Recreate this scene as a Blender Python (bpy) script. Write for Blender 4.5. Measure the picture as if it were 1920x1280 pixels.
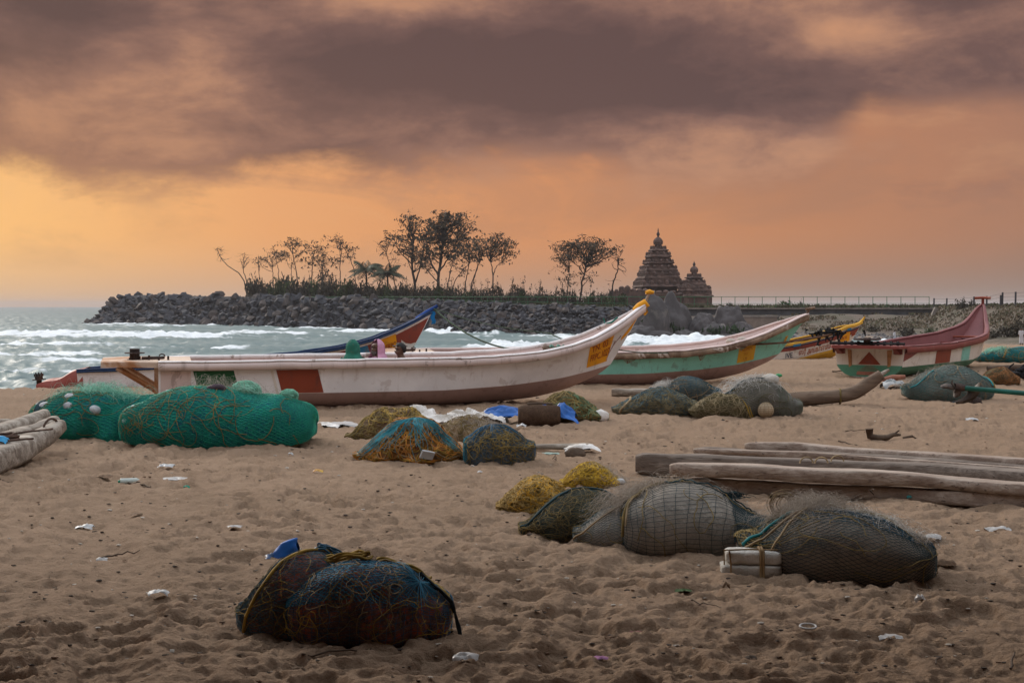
import bpy, bmesh, math, random
import numpy as np
from mathutils import Vector, Matrix, Euler

random.seed(7)
rng = np.random.default_rng(11)
scene = bpy.context.scene
for o in list(bpy.data.objects):
    bpy.data.objects.remove(o)
COL = scene.collection

# ------------------------------------------------------------------ camera
EYE = 1.8                       # eye height over the sand
F = 1920 * 50 / 36              # focal length in pixels of the 1920 px wide photograph
HOR = 574                       # row of the horizon
SEA = -3.0                      # sea level below the sand berm
cam_d = bpy.data.cameras.new('camera')
cam_d.lens = 50
cam_d.sensor_width = 36
cam_d.shift_y = -(640 - HOR) / 1920
cam_d.clip_start = 0.1
cam_d.clip_end = 20000
cam = bpy.data.objects.new('camera', cam_d)
cam.location = (0, 0, EYE)
cam.rotation_euler = (math.radians(90), 0, 0)
COL.objects.link(cam)
scene.camera = cam
scene.view_settings.view_transform = 'Standard'
scene.view_settings.look = 'None'
scene.view_settings.gamma = 1
scene.view_settings.use_curve_mapping = False
scene.view_settings.exposure = 0.0

# ------------------------------------------------------------------ node helpers
class NT:
    def __init__(self, tree):
        self.t = tree
        self.n = tree.nodes
        self.l = tree.links
    def new(self, typ, **kw):
        n = self.n.new(typ)
        for k, v in kw.items():
            setattr(n, k, v)
        return n
    def put(self, sock, val):
        if isinstance(val, bpy.types.NodeSocket):
            self.l.new(val, sock)
        elif val is not None:
            if sock.type == 'RGBA' and not hasattr(val, '__len__'):
                val = (val, val, val, 1)
            if sock.type == 'RGBA' and len(val) == 3:
                val = (*val, 1)
            sock.default_value = val
    def math(self, op, a, b=None, c=None, clamp=False):
        n = self.new('ShaderNodeMath', operation=op, use_clamp=clamp)
        for i, x in enumerate((a, b, c)):
            if x is not None:
                self.put(n.inputs[i], x)
        return n.outputs[0]
    def mix(self, f, a, b, blend='MIX'):
        n = self.new('ShaderNodeMix', data_type='RGBA', blend_type=blend, clamp_factor=True)
        self.put(n.inputs[0], f)
        self.put(n.inputs[6], a)
        self.put(n.inputs[7], b)
        return n.outputs[2]
    def noise(self, vec, scale=5, detail=4, rough=0.55, dist=0.0):
        n = self.new('ShaderNodeTexNoise')
        if vec is not None:
            self.l.new(vec, n.inputs['Vector'])
        n.inputs['Scale'].default_value = scale
        n.inputs['Detail'].default_value = detail
        n.inputs['Roughness'].default_value = rough
        n.inputs['Distortion'].default_value = dist
        return n.outputs[0]
    def ramp(self, f, stops, interp='LINEAR'):
        n = self.new('ShaderNodeValToRGB')
        n.color_ramp.interpolation = interp
        while len(n.color_ramp.elements) < len(stops):
            n.color_ramp.elements.new(0.5)
        for e, (p, c) in zip(n.color_ramp.elements, stops):
            e.position = p
            e.color = (c, c, c, 1) if not hasattr(c, '__len__') else (*c, 1)
        self.l.new(f, n.inputs[0])
        return n.outputs[0]
    def smooth(self, x, a, b):
        n = self.new('ShaderNodeMapRange', interpolation_type='SMOOTHSTEP')
        self.put(n.inputs[0], x)
        n.inputs[1].default_value = a
        n.inputs[2].default_value = b
        return n.outputs[0]
    def mapping(self, vec, scale=(1, 1, 1), loc=(0, 0, 0), rot=(0, 0, 0)):
        n = self.new('ShaderNodeMapping')
        self.l.new(vec, n.inputs[0])
        n.inputs['Scale'].default_value = scale
        n.inputs['Location'].default_value = loc
        n.inputs['Rotation'].default_value = rot
        return n.outputs[0]

# ------------------------------------------------------------------ sky
SUN_AZ, SUN_EL = math.radians(-34), math.radians(24)      # from +Y towards +X
world = bpy.data.worlds.new('World')
scene.world = world
world.use_nodes = True
W = NT(world.node_tree)
W.n.clear()
wout = W.new('ShaderNodeOutputWorld')
bg = W.new('ShaderNodeBackground')
W.l.new(bg.outputs[0], wout.inputs[0])
tc = W.new('ShaderNodeTexCoord')
sep = W.new('ShaderNodeSeparateXYZ')
W.l.new(tc.outputs['Generated'], sep.inputs[0])
sx, sy, sz = sep.outputs
az = W.math('ARCTAN2', sx, sy)
hyp = W.math('SQRT', W.math('ADD', W.math('MULTIPLY', sx, sx), W.math('MULTIPLY', sy, sy)))
el = W.math('ARCTAN2', sz, hyp)
# cloud deck coordinates: the ray meets a level sheet of cloud, softened at the horizon
den = W.math('ADD', W.math('MAXIMUM', sz, 0.0), 0.09)
cx_ = W.math('DIVIDE', sx, den)
cy_ = W.math('DIVIDE', sy, den)
cmb = W.new('ShaderNodeCombineXYZ')
W.l.new(cx_, cmb.inputs[0]); W.l.new(cy_, cmb.inputs[1])
deck = cmb.outputs[0]
cme = W.new('ShaderNodeCombineXYZ')
W.l.new(az, cme.inputs[0]); W.l.new(el, cme.inputs[1])
ang = cme.outputs[0]
n_big = W.noise(W.mapping(deck, (0.55, 0.5, 1), (3.1, 1.7, 0)), 1.0, 5, 0.55, 0.35)
n_puff = W.noise(W.mapping(ang, (9, 18, 1), (1.3, 4.2, 0)), 1.0, 8, 0.64, 0.35)
n_fine = W.noise(W.mapping(ang, (22, 46, 1), (7.3, 2.2, 0)), 1.0, 6, 0.6, 0.2)
# glow low over the sea, strongest to the left where the sun is hidden
aznorm = W.math('ADD', W.math('DIVIDE', az, 2 * math.pi), 0.5)
glow = W.ramp(aznorm, [(0.0, (0.20, 0.17, 0.16)), (0.30, (0.42, 0.28, 0.19)), (0.40, (0.92, 0.46, 0.15)),
                       (0.447, (0.96, 0.50, 0.165)), (0.472, (0.82, 0.365, 0.135)), (0.50, (0.69, 0.275, 0.105)),
                       (0.530, (0.52, 0.215, 0.100)), (0.558, (0.40, 0.185, 0.11)), (0.70, (0.22, 0.17, 0.15)), (1.0, (0.20, 0.17, 0.16))])
hazec = W.ramp(aznorm, [(0.0, (0.21, 0.19, 0.18)), (0.44, (0.72, 0.46, 0.26)), (0.47, (0.60, 0.37, 0.23)), (0.50, (0.44, 0.255, 0.165)),
                        (0.54, (0.30, 0.20, 0.155)), (0.57, (0.23, 0.175, 0.15)), (1.0, (0.21, 0.19, 0.18))])
low = W.mix(W.smooth(el, 0.055, -0.005), glow, hazec)
n_mid = W.noise(W.mapping(ang, (5.5, 15, 1), (6.1, 1.2, 0)), 1.0, 7, 0.58, 0.5)
low = W.mix(W.math('MULTIPLY', W.math('MULTIPLY', W.smooth(n_mid, 0.46, 0.66), W.smooth(el, 0.0, 0.05)), 0.42), low, W.mix(0.62, low, (0.27, 0.155, 0.115)))
low = W.mix(W.math('MULTIPLY', W.math('MULTIPLY', W.smooth(n_mid, 0.46, 0.30), W.smooth(el, 0.02, 0.07)), 0.35), low, W.mix(0.5, low, (0.78, 0.42, 0.20)))
# where the dark cloud begins: its ragged lower edge, lower over the middle than to the right
edge = W.ramp(aznorm, [(0.0, 0.5), (0.443, 0.47), (0.452, 0.40), (0.468, 0.42), (0.487, 0.45), (0.502, 0.49), (0.517, 0.43),
                       (0.528, 0.44), (0.5345, 0.50), (0.539, 0.64), (0.56, 0.62), (1.0, 0.6)])
edge_el = W.math('MULTIPLY', edge, 0.2)
wob = W.math('ADD', W.math('MULTIPLY', W.math('SUBTRACT', W.math('ADD', W.math('MULTIPLY', n_puff, .6), W.math('MULTIPLY', n_mid, .4)), 0.5), 0.115),
             W.math('MULTIPLY', W.math('SUBTRACT', n_fine, 0.5), 0.022))
d_edge = W.math('ADD', W.math('SUBTRACT', el, edge_el), wob)
cover = W.math('MULTIPLY', W.smooth(d_edge, -0.014, 0.020), 0.97)
# broken low cloud under the edge
wisp_in = W.math('MULTIPLY', W.smooth(W.math('ADD', W.math('MULTIPLY', n_puff, .7), W.math('MULTIPLY', n_fine, .3)), 0.50, 0.66), W.smooth(el, 0.04, 0.085))
cover = W.math('MAXIMUM', cover, W.math('MULTIPLY', wisp_in, 0.60))
# tone of the cloud
def blob(u, v, su, sv):
    a = W.math('DIVIDE', W.math('SUBTRACT', az, u), su)
    b = W.math('DIVIDE', W.math('SUBTRACT', el, v), sv)
    q = W.math('ADD', W.math('MULTIPLY', a, a), W.math('MULTIPLY', b, b))
    return W.math('EXPONENT', W.math('MULTIPLY', q, -1.0))
def pxu(x): return math.atan((x - 960) / F)
def pxv(y): return math.atan((HOR - y) / F)
tone = W.math('ADD', W.math('MULTIPLY', n_big, 0.55), W.math('MULTIPLY', n_puff, 0.45))
tone = W.math('ADD', W.math('MULTIPLY', W.math('SUBTRACT', tone, 0.5), 2.3), 0.46)
tone = W.math('ADD', tone, W.math('MULTIPLY', W.math('SUBTRACT', n_fine, 0.5), 0.42))
tone = W.math('ADD', tone, W.math('MULTIPLY', W.math('SUBTRACT', n_mid, 0.5), 1.1))
for (bx, by, su, sv, k) in [(940, 135, 0.155, 0.028, -0.40), (1330, 170, 0.11, 0.030, -0.22), (130, 35, 0.055, 0.018, -0.34),
                            (1780, 10, 0.06, 0.024, -0.35), (540, 330, 0.10, 0.014, -0.12), (1760, 160, 0.07, 0.03, -0.10),
                            (350, 70, 0.055, 0.034, 0.34), (760, 10, 0.08, 0.012, 0.34), (60, 190, 0.10, 0.035, 0.28), (330, 230, 0.10, 0.03, 0.20),
                            (1590, 78, 0.030, 0.010, 0.34), (1560, 60, 0.018, 0.006, 0.15), (1880, 250, 0.08, 0.02, 0.2)]:
    tone = W.math('ADD', tone, W.math('MULTIPLY', blob(pxu(bx), pxv(by), su, sv), k))
cloud = W.ramp(tone, [(0.05, (0.112, 0.070, 0.068)), (0.30, (0.165, 0.096, 0.086)), (0.52, (0.275, 0.150, 0.116)), (0.74, (0.45, 0.235, 0.150)), (1.0, (0.58, 0.29, 0.165))])
warm = W.ramp(aznorm, [(0.0, 0.0), (0.40, 1.0), (0.445, 1.0), (0.48, 0.25), (0.53, 0.0), (1.0, 0.0)])
cloud = W.mix(W.math('MULTIPLY', warm, W.smooth(el, 0.20, 0.06)), cloud, W.mix(0.55, cloud, (0.46, 0.22, 0.11)))
# higher up the overcast thins: paler and more neutral towards the zenith, as an overcast sky does
zen = W.mix(W.smooth(n_big, 0.3, 0.75), (1.26, 1.38, 1.54), (1.54, 1.62, 1.74))
over = W.mix(W.smooth(el, 0.21, 0.95), cloud, zen)
nish = W.new('ShaderNodeTexSky', sky_type='NISHITA')
nish.sun_disc = False
nish.sun_elevation = SUN_EL
nish.sun_rotation = SUN_AZ
clear = W.mix(1.0, nish.outputs[0], (0.06, 0.06, 0.06), 'MULTIPLY')
low2 = W.mix(0.94, clear, low)
skyc = W.mix(cover, low2, over)
W.l.new(skyc, bg.inputs[0])
SKY_STRENGTH = 1.0
bg.inputs[1].default_value = SKY_STRENGTH

sun_d = bpy.data.lights.new('sun', 'SUN')
sun_d.energy = 2.1
sun_d.angle = math.radians(10)
sun_d.color = (1.0, 0.91, 0.80)
sun = bpy.data.objects.new('sun', sun_d)
sdir = Vector((math.sin(SUN_AZ) * math.cos(SUN_EL), math.cos(SUN_AZ) * math.cos(SUN_EL), math.sin(SUN_EL)))
sun.rotation_euler = sdir.to_track_quat('Z', 'Y').to_euler()
sun.location = sdir * 60
COL.objects.link(sun)

# ------------------------------------------------------------------ numpy noise
def _h(ix, iy, iz, seed):
    h = (ix.astype(np.int64) * 374761393 + iy.astype(np.int64) * 668265263 + iz.astype(np.int64) * 2147483647 + seed * 974711) & 0xFFFFFFFF
    h = ((h ^ (h >> 13)) * 1274126177) & 0xFFFFFFFF
    h = ((h ^ (h >> 16)) * 2246822519) & 0xFFFFFFFF
    h = h ^ (h >> 15)
    return (h & 0xFFFFFF) / float(0xFFFFFF)
def vn3(x, y, z, seed=0):
    x, y, z = np.broadcast_arrays(np.asarray(x, float), np.asarray(y, float), np.asarray(z, float))
    ix, iy, iz = np.floor(x), np.floor(y), np.floor(z)
    fx, fy, fz = x - ix, y - iy, z - iz
    q = lambda f: f * f * f * (f * (f * 6 - 15) + 10)
    fx, fy, fz = q(fx), q(fy), q(fz)
    r = 0
    for dx in (0, 1):
        for dy in (0, 1):
            for dz in (0, 1):
                w = (fx if dx else 1 - fx) * (fy if dy else 1 - fy) * (fz if dz else 1 - fz)
                r = r + w * _h(ix + dx, iy + dy, iz + dz, seed)
    return r * 2 - 1
def vn2(x, y, seed=0):
    x, y = np.broadcast_arrays(np.asarray(x, float), np.asarray(y, float))
    ix, iy = np.floor(x), np.floor(y)
    fx, fy = x - ix, y - iy
    q = lambda f: f * f * f * (f * (f * 6 - 15) + 10)
    fx, fy = q(fx), q(fy)
    z = np.zeros_like(ix)
    return ((_h(ix, iy, z, seed) * (1 - fx) + _h(ix + 1, iy, z, seed) * fx) * (1 - fy)
            + (_h(ix, iy + 1, z, seed) * (1 - fx) + _h(ix + 1, iy + 1, z, seed) * fx) * fy) * 2 - 1
def fb2(x, y, o=4, seed=0, g=0.5):
    r, a, s = 0, 1.0, 0
    for k in range(o):
        r = r + a * vn2(x * 2 ** k, y * 2 ** k, seed + k * 17)
        s += a
        a *= g
    return r / s
def fb3(x, y, z, o=3, seed=0, g=0.5):
    r, a, s = 0, 1.0, 0
    for k in range(o):
        r = r + a * vn3(x * 2 ** k, y * 2 ** k, z * 2 ** k, seed + k * 17)
        s += a
        a *= g
    return r / s
def wor2(x, y, seed=0):
    """distance to the nearest scattered point, with that cell's random number"""
    ix, iy = np.floor(x), np.floor(y)
    best = np.full(np.shape(x), 9.0)
    rid = np.zeros(np.shape(x))
    z = np.zeros_like(ix)
    for dx in (-1, 0, 1):
        for dy in (-1, 0, 1):
            jx, jy = ix + dx, iy + dy
            px = jx + _h(jx, jy, z, seed)
            py = jy + _h(jx, jy, z, seed + 5)
            d = np.hypot(x - px, y - py)
            m = d < best
            best = np.where(m, d, best)
            rid = np.where(m, _h(jx, jy, z, seed + 9), rid)
    return best, rid
def sstep(x, a, b):
    t = np.clip((x - a) / (b - a), 0, 1)
    return t * t * (3 - 2 * t)

# ------------------------------------------------------------------ mesh helpers
class MB:
    def __init__(self):
        self.v, self.f, self.m, self.n = [], [], [], 0
    def add(self, vs, fs, mi=0):
        vs = np.asarray(vs, float).reshape(-1, 3)
        for f in fs:
            self.f.append([int(i) + self.n for i in f])
            self.m.append(mi)
        self.v.append(vs)
        self.n += len(vs)
    def grid(self, P, closeu=False, closev=False, mi=0, flip=False):
        P = np.asarray(P, float)
        a, b = P.shape[:2]
        idx = np.arange(a * b).reshape(a, b)
        iu = np.vstack([idx, idx[:1]]) if closeu else idx
        if closev:
            iu = np.hstack([iu, iu[:, :1]])
        q = np.stack([iu[:-1, :-1], iu[1:, :-1], iu[1:, 1:], iu[:-1, 1:]], -1).reshape(-1, 4)
        if flip:
            q = q[:, ::-1]
        self.add(P.reshape(-1, 3), q, mi)
    def box(self, c, s, rot=None, mi=0, jit=0.0):
        v = np.array([[x, y, z] for x in (-.5, .5) for y in (-.5, .5) for z in (-.5, .5)]) * np.asarray(s, float)
        if jit:
            v = v + rng.normal(0, jit, v.shape)
        if rot is not None:
            v = v @ np.array(Euler(rot).to_matrix()).T
        self.add(v + np.asarray(c, float), [(0, 1, 3, 2), (4, 6, 7, 5), (0, 4, 5, 1), (2, 3, 7, 6), (0, 2, 6, 4), (1, 5, 7, 3)], mi)
    def tube(self, pts, r, n=6, caps=True, mi=0):
        pts = np.asarray(pts, float)
        k = len(pts)
        r = np.broadcast_to(np.asarray(r, float), (k,))
        t = np.gradient(pts, axis=0)
        t /= np.linalg.norm(t, axis=1)[:, None] + 1e-9
        ref = np.array([0.0, 0, 1]) if np.mean(np.abs(t[:, 2])) < 0.8 else np.array([1.0, 0, 0])
        a = np.cross(t, ref)
        a /= np.linalg.norm(a, axis=1)[:, None] + 1e-9
        b = np.cross(t, a)
        th = np.linspace(0, 2 * np.pi, n, endpoint=False)
        P = pts[:, None] + r[:, None, None] * (a[:, None] * np.cos(th)[None, :, None] + b[:, None] * np.sin(th)[None, :, None])
        base = self.n
        self.grid(P, closev=True, mi=mi)
        if caps:
            self.f.append([base + i for i in range(n)][::-1]); self.m.append(mi)
            self.f.append([base + (k - 1) * n + i for i in range(n)]); self.m.append(mi)
    def tubes(self, P, r, n=3, mi=0):
        """many tubes at once, P is (count, points, 3)"""
        P = np.asarray(P, float)
        k, m = P.shape[:2]
        t = np.gradient(P, axis=1)
        t /= np.linalg.norm(t, axis=2)[..., None] + 1e-9
        ref = np.array([0.31, 0.42, 0.853])
        a = np.cross(t, ref)
        a /= np.linalg.norm(a, axis=2)[..., None] + 1e-9
        b = np.cross(t, a)
        th = np.linspace(0, 2 * np.pi, n, endpoint=False)
        r = np.asarray(r, float)
        rr = r.reshape(-1, 1, 1, 1) if r.ndim == 1 else (r[..., None, None] if r.ndim == 2 else r)
        V = P[:, :, None] + rr * (a[:, :, None] * np.cos(th)[None, None, :, None] + b[:, :, None] * np.sin(th)[None, None, :, None])
        idx = np.arange(k * m * n).reshape(k, m, n)
        i2 = np.roll(idx, -1, axis=2)
        q = np.stack([idx[:, :-1], idx[:, 1:], i2[:, 1:], i2[:, :-1]], -1).reshape(-1, 4) + self.n
        self.f.extend(q.tolist())
        self.m.extend([mi] * len(q))
        self.v.append(V.reshape(-1, 3))
        self.n += k * m * n
    def quads(self, C, A, B, mi=0):
        """flat leaf-like quads: centres C, half axes A and B, (n,3) each"""
        V = np.stack([C - A - B * .3, C + B, C + A + B * .3, C - B], 1)
        q = np.arange(len(C) * 4).reshape(-1, 4) + self.n
        self.f.extend(q.tolist()); self.m.extend([mi] * len(C))
        self.v.append(V.reshape(-1, 3)); self.n += len(C) * 4
    def mesh(self, name, mats=None, smooth=True):
        me = bpy.data.meshes.new(name)
        v = np.concatenate(self.v) if self.v else np.zeros((0, 3))
        me.from_pydata(v.tolist(), [], self.f)
        if mats is not None:
            for m in (mats if isinstance(mats, (list, tuple)) else [mats]):
                me.materials.append(m)
            if isinstance(mats, (list, tuple)) and len(mats) > 1:
                me.polygons.foreach_set('material_index', self.m)
        if smooth:
            me.polygons.foreach_set('use_smooth', [True] * len(me.polygons))
        me.update()
        return me
    def build(self, name, mats, parent=None, smooth=True, loc=None):
        me = self.mesh(name, mats, smooth)
        o = bpy.data.objects.new(name, me)
        COL.objects.link(o)
        if parent is not None:
            o.parent = parent
        if loc is not None:
            o.location = loc
        return o

def tag(o, label=None, cat=None, group=None, kind=None):
    if label: o['label'] = label
    if cat: o['category'] = cat
    if group: o['group'] = group
    if kind: o['kind'] = kind
    return o
def thing(name, label, cat, loc=(0, 0, 0), rz=0.0, group=None):
    o = bpy.data.objects.new(name, None)
    o.empty_display_size = 0.2
    COL.objects.link(o)
    o.location = loc
    o.rotation_euler = (0, 0, rz)
    return tag(o, label, cat, group)
def copy_tree(o, parent=None):
    c = o.copy()
    COL.objects.link(c)
    if parent is not None:
        c.parent = parent
    for ch in list(o.children):
        copy_tree(ch, c)
    return c

def at(x, d):                    # world X of photo column x at depth d
    return (x - 960) / F * d
def zat(y, d):                   # world Z of photo row y at depth d
    return EYE - (y - HOR) / F * d
def gd(y, z=0.0):                # depth at which level ground shows in row y
    return (EYE - z) * F / (y - HOR)

# ------------------------------------------------------------------ materials
MATS = {}
def mat(name, col, rough=0.7, var=0.15, vscale=6.0, col2=None, bump=0.0, bscale=30.0, spec=0.3, metal=0.0, spots=None, streak=None, detail=5, coord='Object', sharp=(0.35, 0.7)):
    """painted / woven / stony surface: base colour broken by noise, optional second colour, spots of a third, vertical streaks"""
    if name in MATS:
        return MATS[name]
    m = bpy.data.materials.new(name)
    m.use_nodes = True
    N = NT(m.node_tree)
    b = N.n['Principled BSDF']
    t = N.new('ShaderNodeTexCoord').outputs[coord]
    n1 = N.noise(t, vscale, detail, 0.6, 0.3)
    c = N.mix(N.smooth(n1, *sharp), tuple(x * (1 - var) for x in col), tuple(min(1, x * (1 + var)) for x in col))
    if col2 is not None:
        n2 = N.noise(N.mapping(t, (1, 1, 1), (4.4, 2.2, 7.7)), vscale * 0.45, 5, 0.65, 0.6)
        c = N.mix(N.smooth(n2, 0.44, 0.62), c, col2)
    if streak is not None:
        n3 = N.noise(N.mapping(t, (9, 9, 0.7), (1.4, 5.2, 3.7)), 1.0, 4, 0.6)
        c = N.mix(N.math('MULTIPLY', N.smooth(n3, 0.56, 0.72), streak[1]), c, streak[0])
    if spots is not None:
        n4 = N.noise(N.mapping(t, (1, 1, 1), (9.4, 3.2, 1.7)), spots[1], 6, 0.7, 0.5)
        c = N.mix(N.math('MULTIPLY', N.smooth(n4, spots[2], spots[2] + 0.06), spots[3] if len(spots) > 3 else 1.0), c, spots[0])
    N.put(b.inputs['Base Color'], c)
    b.inputs['Roughness'].default_value = rough
    b.inputs['Specular IOR Level'].default_value = spec
    b.inputs['Metallic'].default_value = metal
    if bump:
        bn = N.new('ShaderNodeBump')
        bn.inputs['Strength'].default_value = bump
        bn.inputs['Distance'].default_value = 0.02
        N.l.new(N.noise(t, bscale, 6, 0.65), bn.inputs['Height'])
        N.l.new(bn.outputs[0], b.inputs['Normal'])
    MATS[name] = m
    return m

# ================================================================== SAND
SHORE = np.array([(-400, 40), (-60, 43), (-15, 43), (-2, 47), (2.5, 68), (6.5, 92), (13, 116), (22, 145), (28, 185), (60, 205), (400, 230)], float)
def shore_dist(X, Y):
    X, Y = np.asarray(X, float), np.asarray(Y, float)
    best = np.full(np.broadcast(X, Y).shape, 1e9)
    for (x0, y0), (x1, y1) in zip(SHORE[:-1], SHORE[1:]):
        dx, dy = x1 - x0, y1 - y0
        t = np.clip(((X - x0) * dx + (Y - y0) * dy) / (dx * dx + dy * dy), 0, 1)
        best = np.minimum(best, np.hypot(X - x0 - t * dx, Y - y0 - t * dy))
    return np.where(Y < np.interp(X, SHORE[:, 0], SHORE[:, 1]), best, -best)
def ground_base(X, Y):
    s = shore_dist(X, Y)
    b = SEA + (0.25 + 0.25 * sstep(np.asarray(X, float), 1.0, 7.0)) * s
    a = -np.maximum(0, np.asarray(Y, float) - 46) * 0.022
    k = 0.25                                                   # soft meeting of berm and slope
    h = np.clip(0.5 + 0.5 * (b - a) / k, 0, 1)
    z = b * (1 - h) + a * h - k * h * (1 - h)
    z = z + 0.045 * fb2(np.asarray(X) / 3.1, np.asarray(Y) / 3.6, 3, 3) * sstep(s, 1, 8)
    return np.maximum(z, -9)
def gz(X, Y):
    return float(ground_base(np.array([X]), np.array([Y]))[0])

def sand_relief(X, Y):
    dry = sstep(shore_dist(X, Y), 4, 12)
    fade = 1 - 0.55 * sstep(Y, 18, 60)
    wx = X + 0.10 * fb2(X * 2.2, Y * 2.2, 2, 31)
    wy = Y + 0.10 * fb2(X * 2.2, Y * 2.2, 2, 32)
    patch = sstep(fb2(X / 1.7, Y / 1.9, 3, 61), -0.35, 0.25)          # trodden here, smoother there
    d1, r1 = wor2(wx / 0.33, wy / 0.27, 4)
    dent1 = -(0.030 + 0.026 * r1) * (1 - sstep(d1, 0.20 + 0.18 * r1, 0.34 + 0.19 * r1)) * (r1 > 0.25)
    rim1 = 0.016 * np.exp(-((d1 - 0.62) / 0.16) ** 2)
    d2, r2 = wor2(wx / 0.17 + 9, wy / 0.13 + 3, 14)
    dent2 = -0.020 * (1 - sstep(d2, 0.1, 0.5)) * (r2 > 0.45)
    rip = 0.019 * (1 - np.abs(fb2(X / 0.46, Y / 0.30, 3, 71))) ** 2       # soft wind-worn ridges
    d3, r3 = wor2(wx / 0.095 + 4, wy / 0.075 + 8, 24)
    dent2 = dent2 - 0.010 * (1 - sstep(d3, 0.12, 0.42)) * (r3 > 0.5)
    rip = rip + 0.018 * (1 - np.abs(fb2(X / 0.21, Y / 0.15, 3, 73))) ** 2
    mid = 0.024 * fb2(X / 0.75, Y / 0.6, 4, 41) + 0.020 * fb2(X / 0.17, Y / 0.13, 3, 51)
    crumb = 0.013 * (1 - np.abs(fb2(X / 0.085, Y / 0.07, 3, 75, .6)) * 2)
    big = sstep(fb2(X / 0.9 + 7, Y / 1.0, 2, 63), -0.1, 0.45)
    # a few dragged tracks where boats and bundles were hauled over the beach
    trk = 0
    for (x0, y0, sl, w, dp) in [(-2.6, 9, -.28, .22, .03), (1.2, 12, .16, .18, .025), (-5.0, 14, .35, .30, .03), (3.6, 17, -.12, .25, .03), (-1.2, 18, .5, .20, .02)]:
        q = (X - x0 - sl * (Y - y0) - .35 * fb2(X * 0 + x0, Y / 2.2, 3, 66)) / w
        trk = trk - dp * np.exp(-q ** 2) + dp * .6 * np.exp(-((np.abs(q) - 1.5) / .5) ** 2)
    return 0.95 * dry * fade * ((dent1 + rim1) * (0.50 + 0.60 * patch) * (.65 + .35 * big) + dent2 * (.6 + .8 * patch) + rip * (.75 + .35 * patch) + mid + crumb * (.6 + .6 * patch) + trk)
def gzr(X, Y):
    x, y = np.array([X], float), np.array([Y], float)
    return float(ground_base(x, y)[0] + sand_relief(x, y)[0])
def build_sand():
    s = np.arange(1422 * EYE / 5.9, 1422 * EYE / 60, -0.92)
    near = 1422 * EYE / s
    Yr = np.concatenate([[-60, -40, -25, -14, -7, -3, 0, 2, 3.5, 4.7, 5.4], near, np.arange(62, 236, 2.0), [245, 260, 300]])
    tcol = np.concatenate([np.linspace(-1.4, -0.44, 30), np.arange(-0.425, 0.426, 0.00118), np.linspace(0.44, 1.4, 30)])
    X = tcol[None, :] * np.maximum(Yr, 5.9)[:, None]
    out = np.maximum(np.abs(tcol) - 0.43, 0)[None, :] * np.sign(tcol)[None, :]
    X = X + out * 90
    Y = np.broadcast_to(Yr[:, None], X.shape).copy()
    Z = ground_base(X, Y)
    Z = Z + sand_relief(X, Y)
    mb = MB()
    mb.grid(np.stack([X, Y, Z], -1), flip=True)
    m = bpy.data.materials.new('sand')
    m.use_nodes = True
    N = NT(m.node_tree)
    b = N.n['Principled BSDF']
    t = N.new('ShaderNodeTexCoord').outputs['Object']
    n1 = N.noise(t, 0.35, 5, 0.6)
    n2 = N.noise(t, 9.0, 6, 0.65)
    n3 = N.noise(t, 260.0, 2, 0.6)
    c = N.mix(N.smooth(n1, 0.3, 0.7), (0.268, 0.180, 0.117), (0.324, 0.219, 0.145))
    c = N.mix(N.math('MULTIPLY', N.smooth(n2, 0.45, 0.75), 0.45), c, (0.20, 0.134, 0.086))
    n5 = N.noise(N.mapping(t, (1, 1, 1), (3, 1, 0)), 34.0, 6, 0.7, 0.6)
    c = N.mix(N.math('MULTIPLY', N.smooth(n5, 0.55, 0.68), 0.50), c, (0.15, 0.10, 0.066))
    n6 = N.noise(N.mapping(t, (1, 1, 1), (9, 5, 0)), 2.1, 6, 0.65, 0.8)
    c = N.mix(N.math('MULTIPLY', N.smooth(n6, 0.56, 0.70), 0.35), c, (0.40, 0.285, 0.195))
    c = N.mix(N.math('MULTIPLY', N.smooth(n3, 0.60, 0.72), 0.30), c, (0.15, 0.105, 0.075))
    c = N.mix(N.math('MULTIPLY', N.smooth(n3, 0.42, 0.34), 0.20), c, (0.42, 0.32, 0.23))
    # wet sand where the slope runs into the sea
    pos = N.new('ShaderNodeSeparateXYZ'); N.l.new(t, pos.inputs[0])
    wet = N.smooth(pos.outputs[2], -2.2, -2.9)
    c = N.mix(N.math('MULTIPLY', wet, 0.6), c, (0.13, 0.10, 0.075))
    N.put(b.inputs['Base Color'], c)
    b.inputs['Roughness'].default_value = 0.95
    b.inputs['Specular IOR Level'].default_value = 0.12
    bn = N.new('ShaderNodeBump')
    bn.inputs['Strength'].default_value = 0.9
    bn.inputs['Distance'].default_value = 0.045
    hsum = N.math('ADD', N.math('ADD', N.noise(N.mapping(t, (11, 15, 11)), 1.0, 7, 0.68, 0.4), N.math('MULTIPLY', N.noise(t, 45, 5, 0.7), 0.5)), N.math('MULTIPLY', N.noise(t, 190, 3, 0.6), 0.22))
    N.l.new(hsum, bn.inputs['Height'])
    N.l.new(bn.outputs[0], b.inputs['Normal'])
    tag(mb.build('sand_beach', m), kind='structure')
build_sand()

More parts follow.
